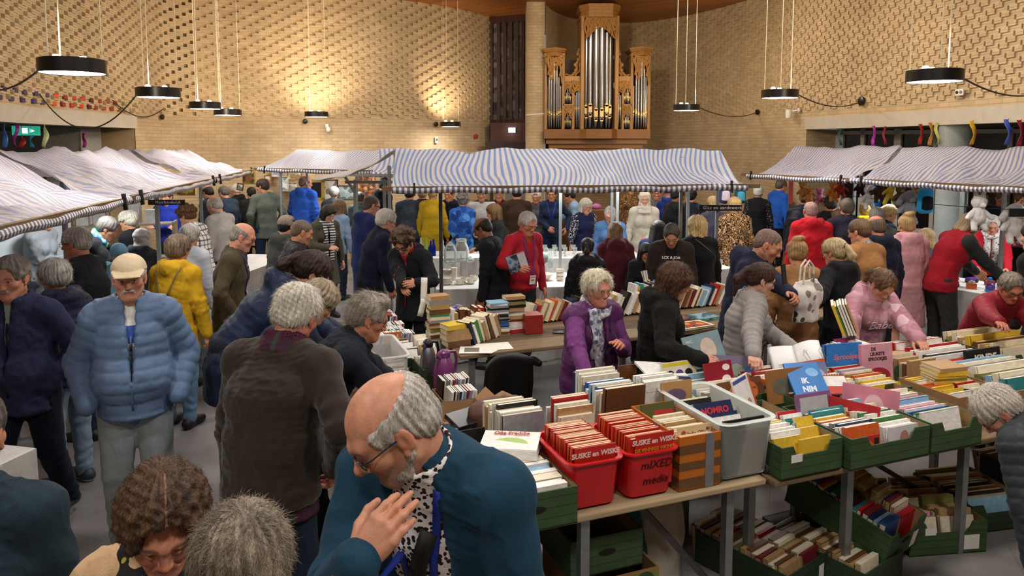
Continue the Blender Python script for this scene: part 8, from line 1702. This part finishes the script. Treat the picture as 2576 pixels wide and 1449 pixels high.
for k in range(7):mb=MB();mb.tube([(.05+.02*k,-.07+.015*(k%3),.052),(.06+.02*k,-.03,.054),(.045+.02*k,.01+.02*(k%2),.055),(.06+.02*k,.05,.056)],.0012,4);mb.build('ink_drawing',flat('#7f7d7c'),op)
op.rotation_euler=(.75,-.15,-.15)
rb=empty('stack_of_books',at_y(2136,795,5.12));
for k,(c,th,w,h)in enumerate((('yellow',.02,.2,.27),('green',.012,.19,.26),('cream',.014,.19,.27),('white',.012,.2,.28),('cream',.012,.2,.28),('tan',.01,.2,.28))):
 M=axes(at_y(2140,812,5.12)+Vector((-.062+.021*k,-.02,-.09)),(.85,-.35,.3),(.35,.9,.1),(-.42,.1,.9));book(M,(th,w*.8,h*.85),c,f'{c} book, {ordinal(k)} from the left in the arm of the girl in pink','books held by the girl in pink','picture_book',M_pagew)
bpy.data.objects.remove(rb)
A_=at_y(1300,660,7.5);held(axes(A_,(.9,.3,.3),(-.2,-.2,.95),(.2,-1,.1)),'book',(('cover',MB().box((-.1,-.09,0),(.1,.09,.03)),cover(['#3f6f96','#9aa6b4','#26323e'],2)),('dust_flap',MB().box((.02,-.088,.03),(.1,.088,.033)),flat('#b9b7b8'))),'blue and grey book clasped by the man in the red sweater','book')
A_=at_y(1972,690,5.52);held(axes(A_,(.55,.5,-.15),(-.2,.1,.95),(.6,-.75,.2)),'mobile_phone',(('body',MB().box((-.037,-.078,-.004),(.037,.078,.004)),M_black),),'black mobile phone held to the cheek of the bald man in navy','phone')
A_=at_y(1028,712,6.8);r=empty('camera_lens',A_);tag(r,'dark glass lens held by the curly-haired person','lens');MB().lathe([(.026,-.05),(.03,-.02),(.028,.05),(.024,.052),(0,.045)],n=18).build('barrel',flat('#241f1e',.2),r,True);MB().box((-.08,-.03,-.05),(.0,.03,-.035)).build('cap_tray',M_black,r)
A_=at_y(1625,705,7.7);held(axes(A_,(1,0,.2),(-.2,.3,.95),(0,-1,.3)),'paper_roll',(('roll',MB().lathe([(.03,-.09),(.026,.0),(.036,.1),(0,.1)],n=14,M=Matrix.Rotation(-pi/2,4,'X')),stripes('#d8d4cc','#8f8a80',40,0,.5,'Object')),('band',MB().box((-.03,-.04,.02),(.035,.0,.04)),flat('#cdb878'))),'striped paper roll with yellow band held by the girl','paper roll')
cb=soft_bag('tote_bag',Matrix.Translation(at_y(2026,795,5.9))@Matrix.Rotation(.5,4,'Z'),.28,.14,.34,blotch('#ddd8cd',['#4b443e','#8a8076','#3a342f'],11,.36),'white and dark spotted bag carried by the woman with the black hair band');cb.location.z-=.05
gp=empty('plastic_bag');gp.matrix_world=SM(1.52,1.45,.5,6);tag(gp,'green shopping bag with white letters beside the black-hooded woman','bag');F=Field((-.3,-.2,-.02),(.3,.2,.5),.012);F.eseg((0,0,.02),(0,0,.4),(1,0,0),(.2,.12),(.23,.05),.04);V,Fc=F.mesh();N=normals(V,Fc);mesh_obj('body',V+N*(wav(V,14,6)*.012)[:,None],Fc,flat('#1d5a38',.35),gp,smooth=True);text_obj('lettering','UTIE',.1,flat('#dfe6e0'),Matrix.Translation((.0,-.098,.3))@Matrix.Rotation(pi/2-.12,4,'X'),gp,.002,bold=.004)
o=MB().box((-.2,-.15,0),(.2,.15,.5)).build('storage_box',flat('#2a2622',.7));o.matrix_world=SM(1.52,1.45,0,6);tag(o,'dark box under the green shopping bag','box')
# ------------------------------------------------------------------ glass and pottery stall
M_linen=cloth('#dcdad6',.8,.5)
def cloth_table(c,rz,w,d,z,label,drop=True):
 t=empty('cloth_table',(c[0],c[1],0),rz);tag(t,label,'table','cloth-covered stall tables');mb=MB();mb.box((-w/2,-d/2,z-.02),(w/2,d/2,z));bevel(mb.build('tabletop',M_linen,t),.008)
 P=[];n=60
 per=[(-w/2,d/2),(-w/2,-d/2),(w/2,-d/2),(w/2,d/2)];L=[]
 for a,b in zip(per,per[1:]):
  for k in range(20):L.append((a[0]+(b[0]-a[0])*k/20,a[1]+(b[1]-a[1])*k/20))
 L.append(per[-1])
 for q in range(5):P.append([(x*(1+.012*q)+.012*q*math.sin(i*1.7),y*(1+.02*q)+.014*q*math.sin(i*1.1),z-.004-(z-.03)*q/4)for i,(x,y)in enumerate(L)])
 mb=MB();mb.grid(P);mb.build('cloth_drop',cloth('#b4b0aa',.85,.5),t,True);return t  # shade on the hanging sides put into a greyer colour than the top
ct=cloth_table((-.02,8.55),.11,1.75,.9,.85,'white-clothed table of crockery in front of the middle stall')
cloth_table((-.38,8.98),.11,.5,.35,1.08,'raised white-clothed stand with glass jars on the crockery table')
def lathe_thing(name,p,prof,mat,label,cat,group,handle=None,lid=None,n=20):
 o=empty(name,p);tag(o,label,cat,group);MB().lathe(prof,n=n).build('body',mat,o,True)
 if handle:MB().tube(handle,.006,6).build('handle',mat,o,True)
 if lid:MB().lathe(lid,n=n).build('lid',mat,o,True)
 return o
M_china=flat('#e4ddca',.25,var=.04);M_gl=glass('#f4f8f6',.03,.12);GC='crockery on the white-clothed table'
PLATE=lambda R:[(R*.5,0),(R*.6,.004),(R,.022),(R,.026),(R*.6,.009),(0,.007)];BOWL=lambda R,H:[(R*.45,0),(R*.8,H*.4),(R,H),(R*.95,H),(R*.75,H*.45),(0,H*.12)];CUP=lambda R,H:[(R*.6,0),(R*.95,H*.4),(R,H),(R*.93,H),(R*.85,H*.4),(0,H*.1)]
def on(u,v,z,dz=0):return at_z(u,v,z)
for i in range(7):lathe_thing('plate',on(1122,716,.85)+Vector((0,0,.009*i)),PLATE(.075-.002*i),M_china,f'cream plate, {ordinal(i)} from the bottom of the left stack','plate',GC)
for i in range(4):lathe_thing('plate',on(1126,690,.85)+Vector((0,0,.012*i)),PLATE(.07),M_china,f'cream plate, {ordinal(i)} from the bottom of the back left stack','plate',GC)
lathe_thing('candle_vase',on(1143,705,.85),[(.03,0),(.032,.12),(.042,.15),(.036,.15),(.0,.13)],M_china,'tall cream beaker behind the left plates','vase',GC)
for k,(u,v,lab)in enumerate(((1155,716,'cream cup left of centre'),(1168,710,'cream cup with saucer beneath the jars'),(1183,714,'cream cup right of the beaker'),(1190,706,'cream cup half behind the dark suit'))):lathe_thing('tea_cup',on(u,v,.85)+Vector((0,0,.008)),CUP(.038,.055),M_china,lab,'cup',GC,handle=[(.035,0,.045),(.055,0,.04),(.05,0,.02),(.03,0,.014)]);lathe_thing('saucer',on(u,v,.85),PLATE(.06),M_china,'saucer under the '+lab,'saucer',GC)
lathe_thing('bowl',on(1368,704,.85),BOWL(.11,.075),M_china,'large cream bowl right of the red sweater','bowl',GC)
for i in range(9):lathe_thing('plate',on(1364,662,.85)+Vector((0,0,.014*i)),PLATE(.08),M_gl,f'glass plate, {ordinal(i)} from the bottom of the right stack','plate','glass plates right of the red sweater')
lathe_thing('glass_vase',on(1385,672,.85),[(.03,0),(.03,.2),(.04,.24),(.036,.24),(.027,.02),(0,.015)],M_gl,'tall glass vase beside the glass plates','vase',GC)
for i in range(3):lathe_thing('tea_cup',on(1408,706,.85)+Vector((0,0,.045*i)),CUP(.045,.05),M_china,f'cream cup, {ordinal(i)} from the bottom of the cup stack','cup',GC,handle=[(.04,0,.04),(.062,0,.036),(.055,0,.015),(.035,0,.01)])
JAR=[(.06,0),(.075,.02),(.078,.14),(.055,.19),(.05,.21),(.046,.21),(.05,.185),(.072,.14),(.068,.02),(0,.015)]
lathe_thing('glass_jar',on(1161,658,1.08),[(x*1.1,z*1.15)for x,z in JAR],M_gl,'large lidded glass jar on the raised stand, right one','jar',GC,lid=[(.06,.24),(.06,.255),(.04,.27),(0,.275)])
lathe_thing('glass_jar',on(1133,662,1.08),JAR,M_gl,'glass jar with dark blob on the raised stand, left one','jar',GC,lid=[(.05,.21),(.03,.23),(.012,.25),(0,.26)])
lathe_thing('glass_dish',on(1183,660,1.08),BOWL(.05,.04),M_gl,'small lidded glass dish on the raised stand','dish',GC,lid=[(.05,.04),(.02,.06),(0,.075)])
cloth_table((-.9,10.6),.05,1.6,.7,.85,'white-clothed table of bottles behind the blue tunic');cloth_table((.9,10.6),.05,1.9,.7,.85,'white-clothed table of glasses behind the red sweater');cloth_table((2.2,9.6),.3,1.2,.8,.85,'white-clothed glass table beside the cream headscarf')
BOT=lambda h:[(.032,0),(.035,.01),(.035,h*.55),(.014,h*.75),(.013,h),(.009,h),(.0,h*.98)]
for k,(u,c,h_,lab)in enumerate(((1022,'#dfe6e2',.14,'white jug'),(1040,'#dfe8ec',.2,'clear tumbler'),(1056,'#dbe6ea',.26,'tall clear bottle'),(1069,'#b9d86a',.26,'lime green glass bottle'),(1081,'#1a2ea8',.22,'cobalt blue bottle left of a pair'),(1088,'#1a2ea8',.24,'cobalt blue bottle right of a pair'),(1112,'#e4ecec',.22,'clear flask by the post'),(1005,'#e6e6e0',.1,'small white pot'),(990,'#dfe0da',.12,'white beaker'))):
 p_=at_z(u,585,.85);p_=Vector((at_y(u,362,10.45).x,10.45,.85));lathe_thing('glass_bottle',p_,BOT(h_),glass(c,.04,.35),lab+' on the bottle table','bottle','bottles behind the blue tunic')
for k in range(22):
 r=random.Random(k);X,Y=.2+(k%11)*.14,10.42+(k//11)*.25;lathe_thing('drinking_glass',(X,Y,.85),[(.02,0),(.025,.004),(.005,.02),(.006,.05),(.03,.08),(.032,.13),(.03,.13),(.026,.085),(0,.06)],M_gl,f'stemmed glass, {ordinal(k % 11)} from the left in the {("front", "back")[k // 11]} row of the glass table','glass','stemmed glasses behind the red sweater',n=12)
for k in range(14):
 q=Matrix.Translation((2.2,9.6,.85))@Matrix.Rotation(.3,4,'Z')@Vector((-.5+(k%7)*.16,-.25+(k//7)*.3,0));lathe_thing('drinking_glass',q,BOWL(.04,.07)if k%2 else[(.03,0),(.034,.1),(.031,.1),(.027,.01),(0,.008)],M_gl,f'glass tumbler, {ordinal(k % 7)} from the left in the {("front", "back")[k // 7]} row by the cream headscarf','glass','tumblers by the cream headscarf',n=12)
 # ------------------------------------------------------------------ left: household stall, far wall pictures, white-draped table
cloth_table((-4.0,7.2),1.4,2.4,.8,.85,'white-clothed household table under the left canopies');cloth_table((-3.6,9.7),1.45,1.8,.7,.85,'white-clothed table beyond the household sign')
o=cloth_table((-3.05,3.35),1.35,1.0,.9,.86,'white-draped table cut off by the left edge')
o=MB().ball((0,0,.03),(.07,.06,.03),8).build('cushion',flat('#c98a2a'),smooth=True);o.location=(-2.68,3.62,.86);tag(o,'ochre object on the corner of the white-draped table','cushion')
for k,(u,v,Y,h_,c,lab)in enumerate(((395,600,8.3,.16,'#e2e4e2','white enamel tureen on the household table'),(432,588,8.6,.12,'#9aa0a2','steel coffee pot on the household table'),(416,590,8.5,.1,'#d9c27a','yellow squeeze bottle on the household table'),(405,606,8.2,.05,'#2f7fb4','blue dish on the household table'),(440,610,8.1,.09,'#e6e2da','white cup on the household table'),(404,622,7.9,.08,'#c0502c','orange tin on the household table'),(255,620,7.4,.1,'#2a2c2e','dark tray of cutlery on the household table'))):
 X=at_y(u,362,Y).x;lathe_thing('household_pot',(X,Y,.85),BOWL(h_*.7+.03,h_)if k in(0,3)else CUP(.04,h_),flat(c,.3,.0 if c!='#9aa0a2' else.8),lab,'pot','pots on the household table')
def shelf_unit(p,rz,w,h,cols,label):
 t=empty('shelf_unit',p,rz);tag(t,label,'shelf')
 for x in(-w/2,w/2):MB().box((x-.015,-.15,0),(x+.015,.15,h)).build('upright',M_plankl,t)
 for k,z in enumerate((.5,.95,1.4)):MB().box((-w/2,-.15,z-.02),(w/2,.15,z)).build('shelf_board',M_plankl,t)
 for k in range(cols):
  x=-w/2+.12+k*(w-.2)/cols;hh=.18+.06*(k%3);o=MB().box((-.07,-.1,0),(.07,.1,hh)).build('file_box',flat(['#d9d6cf','#c9a878','#e6e3dc'][k%3],.6));o.matrix_world=Matrix.Translation(p)@Matrix.Rotation(rz,4,'Z')@Matrix.Translation((x,0,1.4));tag(o,f'{["white", "tan", "pale"][k % 3]} box, {ordinal(k)} from the left on top of the left wooden shelf','box','boxes on the left wooden shelf')
shelf_unit((-5.3,9.6,0),.3,1.6,1.42,7,'pale wooden shelf with boxes behind the household stall')
for k,(x,y,w,lab)in enumerate(((-5.05,5.9,1.6,'pale grey panel standing behind the left stalls, nearer one'),(-5.6,8.3,1.3,'pale grey panel standing behind the left stalls, farther one'))):o=MB().box((-w/2,-.02,0),(w/2,.02,2.0)).build('display_panel',flat('#c3c9cc',.6,var=.03));o.location=(x,y,0);o.rotation_euler=(0,0,1.25);tag(o,lab,'panel')
def picture(u,v,Y,w,h,cols,fc,label,rz=0,fw=.03,sc=8,tilt=0):
 o=empty('painting',at_y(u,v,Y),rz);o.rotation_euler=(-.06,tilt,rz);tag(o,label,'painting','pictures on the far wall');mb=MB()
 for a,b in(((-w/2,-h/2),(w/2,-h/2+fw)),((-w/2,h/2-fw),(w/2,h/2)),((-w/2,-h/2),(-w/2+fw,h/2)),((w/2-fw,-h/2),(w/2,h/2))):mb.box((a[0],-.03,a[1]),(b[0],0,b[1]))
 mb.build('frame',flat(fc,.4),o);mb=MB();mb.box((-w/2+fw*.9,-.015,-h/2+fw*.9),(w/2-fw*.9,0,h/2-fw*.9));mb.build('picture',blotch(cols[0],cols[1:],sc,.6,.5),o);return o
picture(627,445,12.2,.21,.25,['#a08a3c','#c0604a','#d8806a','#4a5a2c','#8a7a2c'],'#a8863a','flower painting with red blooms in a gilt frame',sc=14,fw=.012)
picture(790,478,14.6,.42,.42,['#14161a','#1c1e22'],'#b89440','black picture in a wide gold frame',fw=.06)
picture(832,478,14.7,.3,.42,['#d2c8b2','#8a7a68','#e0d8c4'],'#3a2a1c','cream figure print in a dark frame right of the gold one',fw=.02)
picture(868,485,14.8,.42,.3,['#c9d0cc','#a9b8b4','#6a7a7a'],'#6a4426','pale landscape in a brown frame',fw=.02)
picture(922,465,14.9,.38,.5,['#a5683c','#8a4a2c','#5a3a24','#c9a070'],'#8a4a30','red-brown abstract painting right of the pale landscape',fw=.015,sc=16)
picture(716,462,14.9,.16,.3,['#b9c4c8','#dfe4e4','#8a8f8c'],'#d8d4c8','narrow pale picture near the first far post',fw=.01);picture(742,440,15.0,.3,.22,['#b09a74','#8a7a5a','#d0bc92'],'#7a5a34','sepia landscape hung high near the raincoat',fw=.02);picture(735,470,15.0,.26,.2,['#cfc9bb','#a39a88','#e4e0d4'],'#b09a6a','pale framed drawing left of the raincoat',fw=.02)
picture(697,430,15.0,.2,.24,['#b88a94','#8a98b4','#d8ccc8'],'#c9c0b0','pastel poster near the left far post',fw=.01);picture(605,470,13.9,.12,.14,['#c9c2b0','#7a6a54'],'#4a3422','tiny framed portrait left of the grey-green blazer',fw=.015,tilt=.2);picture(676,452,14.9,.13,.2,['#e0d8c8','#b0886a'],'#7a5a3a','small tilted portrait behind the blazer',fw=.015,tilt=-.25)
picture(466,478,12.8,.38,.2,['#c8a43a','#b08a2a','#6a5020'],'#c0a040','long yellow poster of bicycles under the left canopy',sc=12,fw=.008)
crate(Matrix.Translation(at_z(1135,440,0)*0+Vector((1.2,13.8,0))),1.5,.4,1.2,'tall brown cabinet at the back under the middle canopy',wood('#6a4020'),notch=False,name='cabinet',cat='cabinet')
# pink dress form and toys on the cabinet table
o=MB().ball((0,0,.06),(.1,.05,.06),8).build('hand_bag',flat('#c06a9a',.4),smooth=True);o.location=at_y(1500,522,14.0);o.location.z=1.2;tag(o,'pink handbag on the cabinet under the middle canopy','bag')
# ------------------------------------------------------------------ right: soft toys and bags hanging from a line, toy table
cloth_table((5.35,8.35),-1.03,2.6,.8,.82,'toy table under the right canopy')
def toy(name,u,v,Y,sc,blobs,label,cat='soft toy',hang=True):
 o=empty(name,at_y(u,v,Y));tag(o,label,cat,'soft toys hanging from the right canopy');o.scale=(sc,)*3
 for nm,c,prims in blobs:
  F=Field((-.25,-.2,-.32),(.25,.2,.28),.011)
  for q in prims:F.cap(q[0],q[1],q[2],q[3],.02)
  V,Fc=F.mesh();N=normals(V,Fc);mesh_obj(nm,V+N*(wav(V,60,1)*.004)[:,None],Fc,cloth(c),o,smooth=True)
 if hang:MB().tube([(0,0,.2),(0,0,(2.03-o.location.z)/sc)],.004,5).build('string',flat('#4a4640'),o)
 return o
def plush(u,v,Y,sc,c,c2,label,ears='round',**k):
 E={'round':[((sd*.09,0,.19),(sd*.1,0,.2),.04,.035)for sd in(1,-1)],'long':[((sd*.05,0,.2),(sd*.08,0,.34),.03,.022)for sd in(1,-1)],'flap':[((sd*.09,0,.14),(sd*.16,0,.03),.04,.045)for sd in(1,-1)],'none':[]}[ears]
 return toy('plush_toy',u,v,Y,sc,[('body',c,[((0,0,-.1),(0,0,.0),.1,.08)]+[((sd*.08,0,-.02),(sd*.17,-.03,-.1),.04,.035)for sd in(1,-1)]+[((sd*.06,0,-.18),(sd*.08,-.05,-.26),.045,.04)for sd in(1,-1)]),('head',c,[((0,0,.12),(0,-.01,.13),.1,.095)]+E),('muzzle',c2,[((0,-.08,.09),(0,-.1,.085),.045,.035)])],label,**k)
plush(2097,478,9.9,.55,'#b8742c','#d8a04a','orange-brown soft toy hanging at the far end of the right stall');plush(2115,470,9.7,.5,'#8a2a24','#c04a3a','dark red soft toy with dangling legs');plush(2186,492,9.5,.62,'#d6d4d0','#2a2a2c','white and black soft toy above the yellow hoodie','long')
plush(2212,475,9.3,.6,'#3f3426','#6a5a40','dark brown furry soft toy');toy('plush_toy',2240,490,9.1,.7,[('body','#cbb43a',[((-.1,0,-.15),(0,0,.05),.035,.045),((0,0,.05),(.05,0,.2),.05,.04),((0,0,0),(.1,0,-.16),.035,.03),((-.03,0,.1),(-.13,0,.02),.03,.025)]),('face','#e2d27a',[((.03,-.03,.15),(.05,-.035,.17),.035,.03)])],'yellow long-limbed soft toy')
plush(2265,490,9.1,.55,'#6a5a48','#a08a6c','brown soft toy next to the yellow one');plush(2287,516,8.9,.8,'#84868c','#a8a4a6','grey soft toy with hanging ears','flap');plush(2302,482,9.0,.5,'#c9a49a','#8a4a54','pinkish soft toy above the grey one')
plush(2020,478,10.4,.5,'#a8743c','#c89a5c','golden brown bear hanging near the bright blue jacket');plush(2036,492,10.2,.45,'#a06a34','#d8842c','brown bear with orange scarf');plush(2062,492,10.3,.45,'#c87a9a','#e0a8b8','pink pig-like soft toy','round');plush(2165,468,9.6,.5,'#2a241f','#c8702c','black bird-like toy with orange feet','none')
def backpack(u,v,Y,c,c2,label,sc=1):
 o=empty('child_backpack',at_y(u,v,Y));tag(o,label,'backpack','backpacks hanging from the right canopy');o.scale=(sc,)*3;F=Field((-.2,-.12,-.24),(.2,.14,.24),.012);F.eseg((0,0,-.12),(0,0,.1),(1,0,0),(.1,.05),(.09,.045),.05);V,Fc=F.mesh();mesh_obj('body',V,Fc,cloth(c),o,smooth=True)
 F=Field((-.2,-.16,-.24),(.2,.1,.24),.012);F.eseg((0,-.05,-.1),(0,-.05,.02),(1,0,0),(.07,.025),(.065,.025),.03);V,Fc=F.mesh();mesh_obj('pocket',V,Fc,cloth(c2),o,smooth=True);MB().tube([(-.03,0,.14),(-.02,0,.2),(.02,0,.2),(.03,0,.14)],.008,6).build('handle',flat(c2),o);MB().tube([(0,0,.2),(0,0,(2.03-o.location.z)/sc)],.004,5).build('string',flat('#4a4640'),o)
backpack(2316,500,8.9,'#b8803c','#8a4a2c','amber child backpack beside the bright blue one',.85);backpack(2328,502,8.7,'#2f9ad0','#17181c','bright blue child backpack under the right canopy');backpack(1824,486,10.6,'#39436e','#c9c0c8','patterned blue child backpack above the glassware sign',.9);backpack(1862,488,10.6,'#1f4f6a','#4a9ab0','shiny teal backpack right of the glassware sign',.85)
o=empty('line');bpy.data.objects.remove(o);cable('washing_line',sag(at_y(2120,490,9.9),at_y(2560,528,7.6),.02),'thin pale line stretched under the right canopy',.004)
toy('inflatable',2196,498,11.9,1.0,[('body','#2d6fb4',[((0,0,-.1),(.02,0,.1),.12,.1)]),('base','#3f8a3c',[((-.12,0,-.2),(-.02,0,-.12),.09,.07)])],'large blue and green cushion toy behind the soft toys')
flg=empty('flag',at_y(1990,478,11.6));tag(flg,'narrow orange-red banner beside the far right post','flag');MB().box((-.03,-.004,-.22),(.03,.004,.18)).build('cloth',flat('#c8432c'),flg);MB().tube([(-.035,0,.2),(-.035,0,-1.9+.2)],.006,6).build('pole',M_galv,flg)
for k,(u,v,sc,c,c2,lab,ea)in enumerate(((2462,530,.75,'#dcd9d4','#e8e4de','white long-eared plush hanging above the red cardigan','long'),(2553,555,.85,'#dedad6','#e8e4e0','white plush dog hanging near the right edge','flap'))):plush(u,v,7.9,sc,c,c2,lab,ea)
r=random.Random(9)
TOYC=['#c9314a','#2f7fc4','#d6a52c','#d8d4cc','#3c9a5a','#b04a8a','#c8602c','#5a3a8a','#8a2a34','#d6d0a8']
for k in range(24):
 a,b=(k%12)/11,k//12;p_=Matrix.Translation((5.35,8.35,.82))@Matrix.Rotation(-1.03,4,'Z')@Vector((-1.15+2.2*a,-.22+.4*b,0));c=TOYC[k%10];o=empty('toy',p_,r.uniform(0,3));nmc=['crimson','blue','golden','white','green','magenta','orange','violet','dark red','pale yellow'][k%10];tag(o,f'{nmc} toy, {ordinal(k % 12)} from the far end in the {("front", "back")[b]} row of the toy table','toy','small toys on the toy table')
 if k%3==0:MB().box((-.05,-.035,0),(.05,.035,.06)).build('body',flat(c,.4),o);MB().lathe([(.02,.06),(.02,.09),(0,.1)],n=12).build('knob',flat(TOYC[(k+3)%10],.4),o,True)
 elif k%3==1:MB().ball((0,0,.05),.05,8).build('ball',flat(c,.4),o,True);MB().lathe([(.05,0),(.055,.02),(.04,.03)],n=14).build('stand',flat(TOYC[(k+4)%10]),o,True)
 else:MB().box((-.07,-.03,.02),(.07,.03,.06)).build('body',flat(c,.35),o);[MB().lathe([(.02,-.008),(.02,.008)],(x,y,.02),12,Matrix.Rotation(pi/2,4,'X')).build('wheel',M_black,o)for x in(-.045,.045)for y in(-.03,.03)]
dr_=empty('toy_drum',(4.86,8.25,.82),-.6);tag(dr_,'round toy steering wheel or drum with cream rim on the toy table','toy drum');MB().lathe([(.11,-.03),(.125,-.03),(.125,.03),(.11,.03)],(0,0,.13),28,Matrix.Rotation(pi/2,4,'X'),caps=False).build('rim',flat('#d6c8a4'),dr_,True);MB().lathe([(.11,0),(0,.002)],(0,0,.13),24,Matrix.Rotation(pi/2,4,'X')).build('face',flat('#4c4438'),dr_)
bpy.context.view_layer.update()
